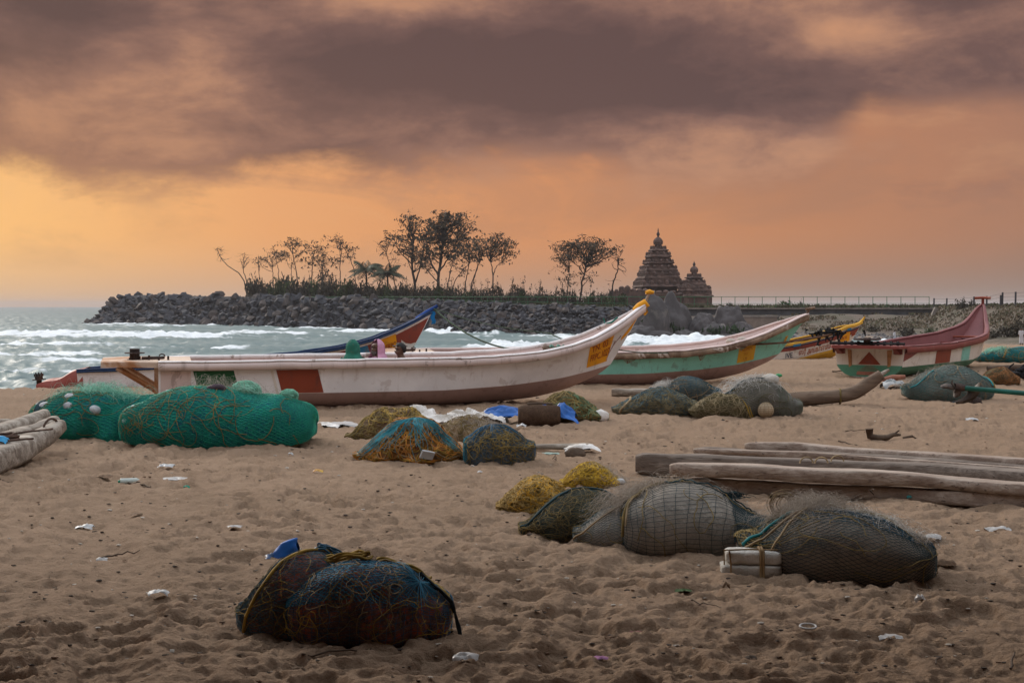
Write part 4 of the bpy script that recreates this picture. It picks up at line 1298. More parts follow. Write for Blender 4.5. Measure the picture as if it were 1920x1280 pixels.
    def build(s, m_side, m_bot, m_in, m_tr, floor=.22, thw=(.22, .42, .62), m_thw=None):
        C = s.CH
        mb, _, _ = s.shell(C, 1, 12, 'hull', m_side); mb.build('hull', m_side, s.root)
        mb, _, _ = s.shell(0, C, 12, 'hull_bottom', m_bot); mb.build('hull_bottom', m_bot, s.root)
        # transom
        v = np.linspace(0, 1, 24)
        a, b = s.S(0 * v, v, -1), s.S(0 * v, v, 1)
        w = np.linspace(0, 1, 5)[None, :, None]
        mb = MB(); mb.grid(a[:, None] * (1 - w) + b[:, None] * w, flip=False); s.tr = mb.build('transom', m_tr, s.root)
        # inside skin, floor and thwarts
        mb = MB()
        t = 0.006 + .985 * (1 - (1 - np.linspace(0, 1, 70)) ** 1.35)
        for side in (-1, 1):
            T, V = np.meshgrid(t, np.linspace(.24, .992, 12), indexing='ij')
            mb.grid(s.S(T, V, side, inset=.05), flip=(side > 0))
        aa, bb = s.S(t, t * 0 + .24, -1, inset=.05), s.S(t, t * 0 + .24, 1, inset=.05)
        mb.grid(aa[:, None] * (1 - w) + bb[:, None] * w, flip=True)
        a, b = s.S(t[:1] + 0 * v[6:], v[6:], -1, inset=.05), s.S(t[:1] + 0 * v[6:], v[6:], 1, inset=.05)
        mb.grid(a[:, None] * (1 - w) + b[:, None] * w, flip=True)
        mb.build('inside', m_in, s.root)
        for tt in thw:
            e = s.S(np.array(tt), np.array(.72), 1, inset=.05)
            mb = MB(); mb.box((e[0], 0, e[2]), (.26, 2 * e[1] + .02, .05)); mb.build('thwart', m_thw or m_in, s.root)
    def platform(s, m, m_br, over=.95, wid=.78, th=.10, z=None, gear=True, short=False):
        z = z if z is not None else float(s.sh[0]) + .02
        mb = MB()
        xs = np.linspace(-over, .55, 9)
        hw = np.interp(xs, [-over, -over * .3, .3, .55], [wid * .80, wid, wid + .02, wid - .02])
        top = np.array([[(x, -h, z), (x, h, z)] for x, h in zip(xs, hw)])
        P = np.stack([top[:, 0] + (0, 0, -th), top[:, 0] + (0, 0, -.01), top[:, 0] + (0, .02, .006), top[:, 1] + (0, -.02, .006), top[:, 1] + (0, 0, -.01), top[:, 1] + (0, 0, -th)], 1)
        P[:, :, 2] += 0.012 * vn2(xs * 5, 1.5, 7)[:, None]
        b = mb.n; mb.grid(P, closev=True)
        mb.f.append([b + i for i in range(6)]); mb.m.append(0); mb.f.append([b + 48 + i for i in range(6)][::-1]); mb.m.append(0)
        pf = mb.build('stern_platform', m, s.root, smooth=False)
        for y in (-.62 * wid / .78, .62 * wid / .78):
            if short:
                mb = MB(); mb.grid(np.array([[(-over * .6, y - .05, z - th), (-over * .6, y + .05, z - th)], [(-.03, y * .97 - .08, z - .22), (-.03, y * .97 + .08, z - .22)], [(-.005, y * .97 - .08, z - .22), (-.005, y * .97 + .08, z - .22)]])); mb.box((-.02, y * .97, z - .14), (.04, .22, .14)); mb.build('bracket', m_br, s.root, smooth=False)
                continue
            mb = MB(); mb.tube([(-over * .72, y, z - th), (-.02, y * .93, z - .52)], .045, 4); mb.build('bracket', m_br, s.root, smooth=False)
            mb = MB(); mb.box((-.035, y * .95, z - .36), (.07, .10, .55)); mb.build('bracket_post', m_br, s.root, smooth=False)
        if gear:
            mb = MB()
            m2 = MB(); lathe(m2, [(z + .006, .13), (z + .02, .13), (z + .02, .085), (z + .12, .085), (z + .12, .17), (z + .135, .17), (z + .135, .085), (z + .2, .085)], 14)
            mb.add(np.concatenate(m2.v) + (-over * .42, -.25, 0), m2.f)
            g = mb.build('motor_mount', M_IRON, s.root, smooth=False)
            mb = MB()
            mb.tube([(-over * .42 + .12, -.3, z + .04), (.02, -.35, z + .045), (.10, -.35, z + .05)], .028, 8)
            for k in range(5):
                mb.tube([(-over * .5 + .16 * k, -.33 + .05 * math.sin(k * 2), z), (-over * .5 + .16 * k, -.33 + .05 * math.sin(k * 2), z + .05 + .02 * (k % 3))], .022, 6)
            mb.tube([(.06 + .05 * math.cos(a), -.35, z + .07 + .04 * math.sin(a)) for a in np.linspace(0, 6, 12)], .012, 5)
            mb.build('mount_shaft', M_IRON, g)
        return pf

SHEER = [(0, .853), (.6, .885), (.71, .935), (.76, .985), (.82, 1.08), (.87, 1.21), (.926, 1.44), (.97, 1.67), (1, 1.83)]
KEEL = [(0, 0), (.65, 0), (.78, .035), (.87, .10), (.95, .24), (1, .42)]
CHINE = [(0, .29), (.6, .32), (.75, .38), (.87, .48), (.95, .60), (1, .70)]
STEM = [(0, .865), (.45, .925), (.75, .968), (1, 1)]
def new_boat(label, stern_px, d, yaw, pitch, z, P, group='fishing boats drawn up on the beach'):
    root = thing('fishing_boat', label, 'boat', (at(stern_px, d), d, z), 0, group)
    root.rotation_euler = (math.radians(P.get('heel', 0)), -math.radians(pitch), math.radians(yaw))
    return root, Hull(root, P)
base = dict(L=8.6, B=.86, bs=.74, sheer=SHEER, keel=KEEL, chine=CHINE, stem=STEM)

# ---- white and pink boat, nearest
b_white, H = new_boat('long white and pink boat nearest the camera with green and red painted blocks', 297, 24.95, 14, 0, 0.0, {**base, 'L': 8.98, 'heel': 1.5, 'pw': 3.0})
H.build(P_WHITE, P_PINKB, P_PINK, P_PINK, thw=(.18, .60, .75))
H.gunwale(P_RIM, P_CAP, tall=.14)
H.platform(P_RUSTW, P_RUSTW)
H.patch('painted_block', P_PINK, .004, .060, .46, .86)
H.patch('painted_block', P_FGREEN, .064, .140, .46, .86, .012)
H.patch('painted_block', P_RED, .220, .300, .46, .86, .012)
H.patch('painted_line', P_CREAM, .209, .214, .46, .86, .012, off=.007)
pl = H.patch('number_plate', P_ORANGE, .866, .926, .51, .88, -.002, slant1=-.012)
H.text('TN. 03', M_LETTER, .871, .735, .19, pl, .66)
H.text('FRPC.1027', M_LETTER, .870, .59, .19, pl, .50)
H.patch('bow_stripe', P_ORANGE, .945, .985, .70, .86, 0, poly=([(0, .70), (1, .80)], [(0, .74), (1, .90)]))
# red panel on the transom, painted scribbles
mb = MB(); mb.box((-.012, .02, .50), (.02, .62, .50)); mb.build('transom_panel', P_RED, b_white, smooth=False)
mb = MB()
for (y, z0, z1, dx) in [(-.16, .36, .62, .05), (-.06, .34, .48, -.03), (.04, .34, .46, .02), (.12, .36, .46, .0), (-.2, .5, .64, -.06), (.2, .35, .47, .03)]:
    mb.tube([(-.026, y, z0), (-.026, y + dx * .5, (z0 + z1) / 2), (-.026, y + dx, z1)], .012, 4)
mb.build('brush_marks', P_CREAM, b_white)
e = H.S(np.array([.985]), np.array([1.0]), -1)[0]
tip = H.S(np.array([1.0]), np.array([1.0]), -1)[0]
def bowpost(H, root, m, m_post, hgt=.24, w=.16, r=.028, cap=True, lean=.10):
    tip = H.S(np.array([1.0]), np.array([1.0]), -1)[0]
    tip[1] = 0
    if cap:
        P = [H.S(np.array([t]), np.array([1.0]), -1)[0] * np.array([1, 0, 1]) + (0, 0, .04) for t in (.975, .988, 1.0)] + [tip + (.045, 0, -.03), tip + (.03, 0, -.12), tip + (.0, 0, -.20)]
        mb = MB(); mb.tube(P, [.03, .062, .068, .062, .05, .02], 10); mb.build('bow_cap', m, root)
    mb = MB(); mb.tube([tip + (-.02, 0, -.02), tip + (lean * .6, 0, hgt * .6), tip + (lean, 0, hgt)], [r, r * .9, r], 8); p = mb.build('bow_post', m_post, root)
    mb = MB(); mb.tube([tip + (lean - w / 2, 0, hgt + .0), tip + (lean, 0, hgt + .015), tip + (lean + w / 2, 0, hgt + .0)], [r * 1.1, r * 1.7, r * 1.0], 10); mb.build('post_head', m, p)
    return tip + np.array([lean, 0, hgt])
bowpost(H, b_white, P_ORANGE, P_WOOD, .23, .16, .03)
mb = MB()
T = np.array([[.955, .62], [.95, .56], [.945, .50]])
q = H.S(np.array([.962, .966, .969, .975]), np.array([.74, .67, .60, .52]), -1, .004); mb.tube(q, .008, 5)
q = H.S(np.array([.966, .968, .972]), np.array([.67, .73, .77]), -1, .004); mb.tube(q, .007, 5)
mb.build('trident_mark', P_PINKB, b_white)
H_white = H
# coil of old rope and net inside the bow
def coil(name, label, cat, root_loc, R, turns, rad, m, squash=.5, seed=1, extra=None, rz=0):
    r = np.random.default_rng(seed)
    root = thing(name, label, cat, root_loc, rz)
    n = turns * 14
    a = np.linspace(0, turns * 2 * np.pi, n)
    rr = R * (.45 + .55 * np.abs(vn2(a * .13, seed + .5, 3))) + r.normal(0, R * .03, n)
    P = np.stack([rr * np.cos(a), rr * squash * np.sin(a), np.linspace(rad, R * .45, n) + .25 * R * vn2(a * .4, 7.5, 4)], -1)
    mb = MB(); mb.tube(P, rad, 5); mb.build('rope_coil', m, root)
    if extra:
        n = 30
        P = np.stack([np.linspace(-R * .3, R * .6, n), r.normal(0, .02, n) + .1 * R * np.sin(np.linspace(0, 9, n)), R * .55 + .12 * R * np.sin(np.linspace(0, 14, n))], -1)
        mb = MB(); mb.tube(P, rad * .8, 5); mb.build('loose_rope', extra, root)
    return root
M_COIL = mat('coil_rope', (0.17, 0.12, 0.085), .95, .35, 14, (0.10, 0.07, 0.05), .4, 60)
yw = math.radians(14)
def on_boat(root, x, y, z):
    bpy.context.view_layer.update()
    return tuple(root.matrix_world @ Vector((x, y, z)))
coil('rope_heap', 'brown heap of old rope lying in the bow of the white boat', 'rope', on_boat(b_white, 7.25, 0.12, .86), .30, 9, .028, M_COIL, .8, 3, mat('rope_seagreen', (0.16, 0.30, 0.24), .9, .2, 8), yw)
mb = MB(); mb.tube([(0, 0, 0), (.10, -.02, .02), (.22, -.02, .12)], [.012, .02, .018], 6); mb.tube([(-.02, 0, 0), (-.04, 0, .06), (-.05, 0, .10)], [.012, .010, .018], 6)
tag(mb.build('cleat', mat('teal_paint', (0.02, 0.20, 0.16), .5, .2, 5), loc=on_boat(b_white, 8.25, .10, 1.47)), 'small teal cleat fixed inside the bow of the white boat', 'cleat')

# ---- red and blue boat behind it
b_blue, H = new_boat('red brown boat with dark blue rim behind the white boat, its bow pointing right', 158, 32.6, 9, 3.9, -.54,
                     {**base, 'L': 8.15, 'sheer': [(0, .90), (.2, .86), (.6, .90), (.72, .98), (.82, 1.13), (.90, 1.34), (.96, 1.54), (1, 1.69)]})
H.build(P_WHITE, P_PINKB, P_SKY, P_BROWN)
H.gunwale(P_BLUE, P_BLUE, tall=.06, wid=.05)
H.patch('painted_block', P_BROWN, .44, .90, .46, .90)
H.patch('painted_block', P_SKY, .735, .800, .60, .90, .01, off=.009)
H.patch('painted_block', P_BROWN, .885, .985, .60, .90, 0, off=.008, poly=([(0, .86), (.35, .62), (1, .58)], [(0, .90), (1, .92)]))
H.patch('painted_block', P_TEAL, .915, .955, .46, .60, 0, off=.008, poly=([(0, .46), (1, .46)], [(0, .47), (.5, .54), (1, .66)]))
pl = H.patch('number_plate', P_ORANGE, .818, .884, .58, .92, .004, off=.012)
H.text('TN03FRPC', M_LETTER, .821, .68, .18, pl, .60, off=.022)
# red flared stern fairing with a motor mount
mb = MB()
prof = np.linspace(0, 1, 14)
P = []
for p in prof:
    x = .12 - 1.05 * p
    z = .90 - .27 * p ** .9 + .03 * math.sin(p * 9)
    w = .74 * (1 - .25 * p)
    dp = .60 * (1 - p) ** .6 + .08
    P.append([(x, -w, z - dp), (x, -w - .01, z), (x, -w * .6, z + .02 + .03 * math.sin(p * 6)), (x, w * .6, z + .03), (x, w, z), (x, w, z - dp)])
mb.grid(np.array(P), closev=True); mb.build('stern_flare', P_BROWN, b_blue)
mb = MB()
m2 = MB(); lathe(m2, [(0, .06), (.12, .06), (.12, .15), (.14, .15), (.14, .09), (.2, .09)], 10); mb.add(np.concatenate(m2.v) + (-.90, -.3, .62), m2.f)
for k in range(7): mb.tube([(-.98 + .03 * k, -.36 + .02 * (k % 2), .82), (-.98 + .03 * k, -.36, .88 + .03 * (k % 2))], .016, 5)
mb.build('motor_mount', M_IRON, b_blue, smooth=False)
bt = H.S(np.array([1.0]), np.array([1.0]), -1)[0]
mb = MB(); mb.tube([bt + (-.42, -.03, -.17), bt + (-.15, 0, -.03), bt + (.12, 0, .10)], [.04, .055, .045], 6); mb.build('bow_post', mat('boat_royal_blue', (.015, .07, .30), .6, .2, 4), b_blue)
mb = MB(); mb.grid(np.array([[bt + (-.06 + .10 * i / 3 + .02 * math.sin(j * 2), -.05 + .02 * math.sin(i + j), -.02 - .30 * j / 5) for j in range(6)] for i in range(4)])); rag = mb.build('blue_rag', mat('blue_rag', (.01, .16, .42), .9, .15, 3), b_blue)
bow_blue = on_boat(b_blue, *(bt + (.02, 0, .05)))
# ---- mint boat
b_mint, H = new_boat('mint green boat with a brown worn rim, its bow behind the heaped nets', 766, 32.3, 11, 0, -.03,
                     {**base, 'L': 9.6, 'heel': 2.5, 'pw': 2.8, 'bs': .70, 'sheer': [(0, .80), (.5, .80), (.66, .84), (.76, .94), (.85, 1.14), (.92, 1.38), (.97, 1.56), (1, 1.64)]})
H.build(P_MINT, P_PINKB, P_PINK, P_PINK, thw=(.15, .35, .55))
H.gunwale(P_WOOD, P_PINK, tall=.15)
H.platform(P_RUSTW, P_RUSTW, over=.55)
pl = H.patch('number_plate', P_YELLOW, .800, .848, .48, .84, .0)
H.text('TN03FRPC', M_FADE, .803, .73, .13, pl, .58)
H.text('TNY', M_FADE, .815, .62, .11, pl, .6)
H.text('1 78', M_FADE, .815, .51, .11, pl, .6)
for (t0, t1, v0) in [(.5, .53, .70), (.69, .71, .66), (.80, .82, .74)]:
    H.patch('rust_run', mat('rust_run', (0.20, 0.13, 0.085), .8, .3, 6, spots=((0.26, 0.40, 0.33), 5, .5)), t0, t1, v0, .86, 0, off=.007, poly=([(0, .82), (.4, v0), (.7, v0 + .06), (1, .82)], [(0, .86), (1, .86)]))
H.patch('yellow_mark', P_YELLOW, .937, .945, .62, .74, -.006)
bt = H.S(np.array([1.0]), np.array([1.0]), -1)[0]; bt[1] = 0
mb = MB(); mb.tube([bt + (-.05, 0, -.06), bt + (.02, 0, .12)], .03, 6); bp = mb.build('bow_post', P_WOOD, b_mint)
mb = MB(); mb.tube([bt + (-.06, 0, .12), bt + (.17, 0, .16)], .035, 6); mb.build('post_head', P_WOOD, bp)
H_mint = H
# ---- yellow boat with Tamil lettering
b_yel, H = new_boat('yellow and maroon boat with red lettering along its white side, farthest of the boats', 1240, 52.5, 12, 3.2, -.80,
                    {**base, 'L': 8.1, 'sheer': [(0, .85), (.4, .86), (.62, .95), (.8, 1.18), (.9, 1.42), (.96, 1.46), (1, 1.56)]})
H.build(P_CREAM, P_YELLOW, P_WOOD, P_BROWN)
H.gunwale(P_YELLOW, P_YELLOW, tall=.07, wid=.05)
H.patch('painted_stripe', P_BROWN, .30, .995, .76, .90)
H.patch('painted_stripe', P_BLUE, .30, .995, .87, .91, off=.009)
H.patch('painted_block', P_SKY, .60, .64, .905, .985, off=.085)
H.patch('painted_block', P_SKY, .90, .925, .91, .97, off=.06)
H.patch('painted_block', P_YELLOW, .62, .90, .46, .55, off=.009, poly=([(0, .455), (1, .455)], [(0, .46), (.5, .53), (1, .56)]))
tx = H.patch('name_band', P_CREAM, .50, .86, .52, .75, 0, off=.010)
H.text('IVE', M_LETTERB, .565, .54, .26, tx, .9, off=.02)
H.text('\u0bb8\u0bcd\u0bb0\u0bc0 \u0b85\u0b99\u0bcd\u0b95\u0bbe\u0bb3\u0bae\u0bcd\u0bae\u0ba9\u0bcd', M_LETTER, .635, .58, .27, tx, .62, off=.02)
pl = H.patch('number_plate', P_ORANGE, .865, .925, .60, .86, 0, off=.012)
H.text('TN 03', M_LETTER, .870, .70, .16, pl, .7, off=.02)
H.patch('painted_mark', P_RED, .935, .96, .70, .78, 0, off=.012)
bt = H.S(np.array([1.0]), np.array([1.0]), -1)[0]; bt[1] = 0
mb = MB(); mb.tube([bt + (-.12, 0, -.05), bt + (.02, 0, .06), bt + (.12, 0, .18)], [.05, .045, .03], 6); mb.build('bow_post', P_YELLOW, b_yel)

# ---- maroon boat seen from its stern
b_mar, H = new_boat('maroon, cream and sea green boat seen from its stern, red triangle on the transom', 1630, 36.2, 54.5, 0, -.02,
                    {**base, 'L': 9.3, 'B': 1.02, 'bs': .92, 'pw': 2.6, 'flare': .92, 'sheer': [(0, .80), (.35, .82), (.55, .90), (.68, .96), (.78, 1.03), (.86, 1.15), (.92, 1.30), (.955, 1.58), (.98, 1.82), (1, 1.88)],
                     'stem': [(0, .93), (.45, .965), (1, 1)]})
H.build(P_CREAM, P_GREEN, P_MARO2, P_CREAM, thw=(.25, .72, .80), m_thw=P_MAROON)
H.gunwale(P_MAROON, P_MARO2, tall=.17, wid=.05)
H.platform(P_MAROON, P_MAROON, over=.55, wid=.98, th=.07, gear=False, short=True)
H.patch('painted_block', P_MAROON, .0, .10, .62, .86, 0, poly=([(0, .60), (.5, .70), (1, .84)], [(0, .87), (1, .87)]))
H.patch('painted_block', P_RED, .235, .355, .46, .85)
H.patch('painted_block', P_MINT, .455, .535, .46, .85)
trp = []
mb = MB(); mb.box((-.006, 0, .14), (.012, 1.40, .26)); 
def tr_poly(name, m, pts, off):
    mb = MB(); n = len(pts)
    V = [(-off, y, z) for y, z in pts] + [(-off + .008, y, z) for y, z in pts]
    mb.add(V, [list(range(n))[::-1], list(range(n, 2 * n))] + [[i, (i + 1) % n, n + (i + 1) % n, n + i] for i in range(n)])
    return mb.build(name, m, H.root, smooth=False)
def tr_half(z):
    v = np.linspace(0, 1, 60); p = H.S(0 * v, v, 1)
    return float(np.interp(z, p[:, 2], p[:, 1]))
zz = np.linspace(.03, .32, 8)
tr_poly('painted_block', P_GREEN, [(-tr_half(z), z) for z in zz] + [(tr_half(z), z) for z in zz[::-1]], .009)
tr_poly('red_triangle', P_RED, [(-.30, .34), (.30, .34), (0, .66)], .016)
tr_poly('painted_mark', mat('faded_red', (.36, .15, .10), .7, .2, 6), [(-.34, .07), (.34, .07), (.32, .16), (-.32, .16)], .018)
tr_poly('painted_triangle', mat('dull_olive', (.16, .22, .14), .7, .2, 6), [(-.30, .18), (.30, .18), (.06, .315), (-.06, .315)], .018)
M_RRUN = mat('rust_streak', (0.42, 0.22, 0.10), .8, .3, 6)
tr_poly('rust_run', M_RRUN, [(-.56, .30), (-.48, .28), (-.47, .70), (-.60, .72)], .014)
tr_poly('rust_run', M_RRUN, [(.46, .31), (.54, .26), (.58, .72), (.47, .70)], .014)
bt = H.S(np.array([1.0]), np.array([1.0]), -1)[0]; bt[1] = 0
mb = MB(); mb.tube([bt + (-.03, 0, -.75), bt + (-.02, 0, -.03), bt + (-.02, 0, .2)], [.05, .05, .04], 8); bp = mb.build('bow_post', P_MAROON, b_mar)
mb = MB(); mb.tube([bt + (-.02, -.24, .19), bt + (-.02, 0, .20), bt + (-.02, .24, .19)], .04, 8); mb.build('post_head', P_RED, bp)
# bow head board that closes the tall rounded prow
w = np.linspace(0, 1, 7)[None, :, None]
t = np.linspace(.90, .99, 8)
mb = MB(); a = H.S(t, np.interp(t, [.9, .99], [.70, .985]), -1, inset=.045); b = a * (1, -1, 1); mb.grid(a[:, None] * (1 - w) + b[:, None] * w); mb.build('bow_board', P_MARO2, b_mar)
for tt, vv in ((.86, .80), (.83, .66)):
    e = H.S(np.array(tt), np.array(vv), 1, inset=.05)
    mb = MB(); mb.tube([(e[0], -e[1], e[2]), (e[0], e[1], e[2])], .03, 6); mb.build('crossbar', P_RED, b_mar)
# black gear lying on the stern platform
zp = .82
g = thing('motor_gear', 'black motor mounting gear lying across the stern of the maroon boat', 'gear', on_boat(b_mar, -.15, 0, zp + .01), math.radians(57))
mb = MB(); m2 = MB(); lathe(m2, [(0, .2), (.03, .2), (.03, .09), (.13, .09), (.13, .34), (.17, .34), (.17, .1), (.19, .1)], 14); mb.add(np.concatenate(m2.v), m2.f); mb.build('mount', M_IRON, g, smooth=False)
mb = MB(); mb.tube([(-.15, -.7, .04), (-.12, .75, .04)], .025, 8); mb.build('bar', M_BLACKRAG, g)
mb = MB(); mb.tube([(.05, -.95, .045), (.05, 1.0, .045)], .035, 8)
for k in range(10): mb.tube([(.05, -.8 + .17 * k, .05), (.05, -.75 + .17 * k, .05)], .06, 8)
mb.build('shaft', M_BLACKRAG, g)

# pole and black rag laid over the mint boat's bow, floats on the rim
pole_a = Vector((at(1392, 33.2), 33.2, zat(646, 33.2)))
pole_b = Vector((at(1578, 34.4), 34.4, zat(622, 34.4)))
po = thing('pole', 'long thin brown pole laid along the mint boat with its tip out past the bow', 'pole', pole_a)
mb = MB(); mb.tube(np.array([(pole_b - pole_a) * s + Vector((0, 0, -.08 * math.sin(s * 3.14))) for s in np.linspace(0, 1, 12)]), np.linspace(.022, .03, 12), 6); mb.build('shaft', mat('pole_wood', (.12, .06, .035), .8, .3, 6), po)
r_ = np.random.default_rng(77)
rc = pole_a.lerp(pole_b, .90)
mb = MB()
for k in range(26):
    a0 = np.array([r_.normal(-.05, .22), r_.normal(0, .04), r_.normal(.03, .03)])
    P = curve_pts(a0, a0 + np.array([r_.normal(0, .10), r_.normal(0, .05), -abs(r_.normal(.14, .12)) + .05]), r_.normal(0, .2, 3), 6)
    mb.tube(P, np.linspace(.035, .012, 6), 5)
mb.tube([(-.55, 0, -.03), (0, 0, .03), (.22, 0, .06)], [.02, .05, .02], 6)
tag(mb.build('black_rag', M_BLACKRAG, loc=rc), 'black rag flag tied round the tip of the thin pole', 'rag')
M_FLOAT = mat('white_float', (.66, .62, .57), .7, .12, 5, (.48, .41, .34))
for (px, py, lab) in [(1370, 640, 'white net float on the mint boat rim, left of the two'), (1391, 637, 'white net float on the mint boat rim at the foot of the pole')]:
    mb = MB(); mb.grid(blob_surface((0, 0, 0), (.115, .08, .075), px, .05, 1, 16, 10), closeu=True)
    tag(mb.build('net_float', M_FLOAT, loc=(at(px, 33.25), 33.25, zat(py, 33.25))), lab, 'float', 'white net floats on the mint boat')

# mooring ropes
def rope(label, a, b, sag, r=.016, m=M_ROPEG, n=24):
    a, b = np.asarray(a, float), np.asarray(b, float)
    t = np.linspace(0, 1, n)[:, None]
    P = (b - a) * t; P[:, 2] -= (sag * 4 * t * (1 - t))[:, 0]
    mb = MB(); mb.tube(P, r, 5)
    return tag(mb.build('rope', m, loc=a), label, 'rope')
e1 = on_boat(b_white, 7.6, .65, 1.02)
rope('green rope from the bow of the red and blue boat down to the white boat', bow_blue, e1, .42, .020)
e2 = on_boat(b_white, 7.9, .5, 1.1)
rope('second thinner green rope running down into the bow of the white boat', (at(1030, 29.5), 29.5, zat(624, 29.5)), e2, .05, .013)
rope('slack dark rope between the white bow and the mint boat', on_boat(b_white, 8.45, -.1, .98), on_boat(b_mint, 5.9, -.8, .8), .03, .011)
_p = rope('thin dark rope end hanging from the thinner green rope over the water', (at(1030, 29.5), 29.5, zat(624, 29.5)), bow_blue, .10, .010)

# ================================================================== PEOPLE
def skin_body(verts, edges, m, parent, name='body', sub=2):
    me = bpy.data.meshes.new(name)
    me.from_pydata([v[:3] for v in verts], edges, [])
    o = bpy.data.objects.new(name, me); COL.objects.link(o)
    sk = o.modifiers.new('skin', 'SKIN'); sk.use_smooth_shade = True
    sb = o.modifiers.new('sub', 'SUBSURF'); sb.levels = sub; sb.render_levels = sub
    for i, v in enumerate(verts):
        me.skin_vertices[0].data[i].radius = (v[3], v[4] if len(v) > 4 else v[3])
        me.skin_vertices[0].data[i].use_root = (i == 0)
    bpy.context.view_layer.update()
    m2 = bpy.data.meshes.new_from_object(o.evaluated_get(bpy.context.evaluated_depsgraph_get()))
    o.modifiers.clear(); o.data = m2; m2.name = name
    m2.materials.clear(); m2.materials.append(m)
    for p in m2.polygons: p.use_smooth = True
    bpy.data.meshes.remove(me)
    o.parent = parent
    return o
M_SKIN = mat('skin_brown', (0.115, 0.060, 0.040), .6, .12, 6)
M_HAIR = mat('hair_black', (0.014, 0.012, 0.012), .7, .2, 20)
M_BEARD = mat('beard_grey', (0.10, 0.09, 0.085), .9, .3, 20)
def seated(label, px, d, face_az, z, cloth, hair=None, scarf=None, beard=False, lean=0.0):
    """cross legged figure; local +x is where it faces"""
    root = thing('person', label, 'person', (at(px, d), d, z), face_az)
    l = lean
    V = [(0, 0, .12, .15, .13), (0.01, 0, .30, .14, .115), (0.02 + l * .4, 0, .47, .165, .11), (.0 + l, 0, .585, .075, .075), (.012 + l, 0, .66, .052, .052),
         (.035 + l, 0, .715, .072, .076), (.028 + l, 0, .79, .088, .092), (.012 + l, 0, .855, .07, .075),
         (.115 + l, 0, .755, .014, .014), (.122 + l, 0, .735, .018, .018),
         (.0 + l, .17, .55, .062), (.04, .24, .36, .048), (.20, .17, .24, .038), (.29, .10, .23, .03),
         (.0 + l, -.17, .55, .062), (.04, -.24, .36, .048), (.20, -.17, .24, .038), (.29, -.10, .23, .03),
         (.08, .13, .10, .095), (.40, .30, .12, .065), (.26, -.02, .06, .05), (.22, -.14, .05, .035),
         (.08, -.13, .10, .095), (.40, -.30, .12, .065), (.28, .02, .08, .05), (.24, .16, .06, .035), (.0 + l, .095, .755, .014), (.0 + l, -.095, .755, .014)]
    E = [(0, 1), (1, 2), (2, 3), (3, 4), (4, 5), (5, 6), (6, 7), (5, 9), (9, 8), (3, 10), (10, 11), (11, 12), (12, 13), (3, 14), (14, 15), (15, 16), (16, 17),
         (0, 18), (18, 19), (19, 20), (20, 21), (0, 22), (22, 23), (23, 24), (24, 25), (6, 26), (6, 27)]
    skin_body(V, E, M_SKIN, root)
    # shirt
    mb = MB(); th = np.linspace(0, 2 * np.pi, 24, endpoint=False); P = []
    for (zz_, rx, ry, cx) in [(.06, .20, .24, .02), (.25, .17, .21, .01), (.42, .16, .215, .02 + l * .3), (.53, .13, .215, l * .8), (.585, .10, .14, l), (.615, .072, .075, l)]:
        P.append(np.stack([cx + rx * np.cos(th), ry * np.sin(th), np.full(24, zz_) + .006 * np.sin(th * 5)], -1))
    mb.grid(np.array(P), closev=True, flip=True)
    for sg in (-1, 1):
        mb.tube([(l, sg * .15, .56), (.01, sg * .22, .46), (.05, sg * .25, .34)], [.075, .072, .066], 10, caps=False)
    mb.build('shirt', cloth, root)
    for sg in (-1, 1):
        mb = MB(); mb.grid(blob_surface((.105 + l, sg * .032, .79), (.012, .016, .009), 3, 0, 1, 8, 6), closeu=True); mb.build('eye', M_HAIR, root)
    if hair:
        mb = MB(); a, b = np.meshgrid(np.linspace(0, 2 * np.pi, 24), np.linspace(-.75, 1.5, 14), indexing='ij')
        fr = sstep(np.cos(a), -.25, .55); b2 = np.maximum(b, -.75 + 1.25 * fr)
        n = 1 + .04 * vn2(a * 5, b * 9, 4)
        mb.grid(np.stack([l + .012 + .106 * n * np.cos(b2) * np.cos(a), .103 * n * np.cos(b2) * np.sin(a), .79 + .112 * n * np.sin(b2)], -1)); mb.build('hair', hair, root)
    if beard:
        mb = MB(); mb.grid(blob_surface((.07 + l, 0, .69), (.055, .06, .06), 4, .2, 2, 14, 10), closeu=True); mb.build('beard', M_BEARD, root)
    if scarf:
        mb = MB(); a, h = np.meshgrid(np.linspace(1.0, 2 * np.pi - 1.0, 34), np.linspace(0, 1, 18), indexing='ij')
        zz_ = np.interp(h, [0, .35, .55, .8, .93, 1], [.44, .62, .70, .83, .90, .925]); rr = np.interp(h, [0, .3, .45, .6, .8, .93, 1], [.31, .17, .130, .135, .125, .07, .02])
        rr = rr * (1 + .035 * np.sin(a * 7 + h * 5) * (1 - h) + .02 * vn2(a * 3, h * 8, 6))
        back = np.where(np.cos(a) < 0, 1.12, 1.0)
        mb.grid(np.stack([l + .01 + rr * np.cos(a) * back, rr * np.sin(a), zz_ + .01 * vn2(a * 4, h * 4, 9)], -1)); mb.build('headscarf', scarf, root)
    return root
zb = .27
seated('person in a dark green patterned headscarf seen from behind in the white boat', 662, 25.95, math.radians(100), zb, mat('green_cloth', (.02, .12, .085), .9, .2, 6), scarf=mat('green_scarf', (.02, .145, .10), .9, .25, 5, spots=((.13, .10, .06), 14, .60)), lean=.02)
seated('person with a grey beard and a pink headscarf sitting in profile in the white boat', 708, 25.75, math.radians(222), zb + .01, mat('pink_cloth', (.50, .28, .40), .9, .12, 6), scarf=mat('pink_scarf', (.56, .29, .42), .9, .12, 8), beard=True)
seated('bareheaded person with short black hair sitting low in the white boat', 757, 25.85, math.radians(212), zb - .03, mat('tan_cloth', (.33, .24, .16), .9, .2, 6), hair=M_HAIR, beard=False, lean=.05)
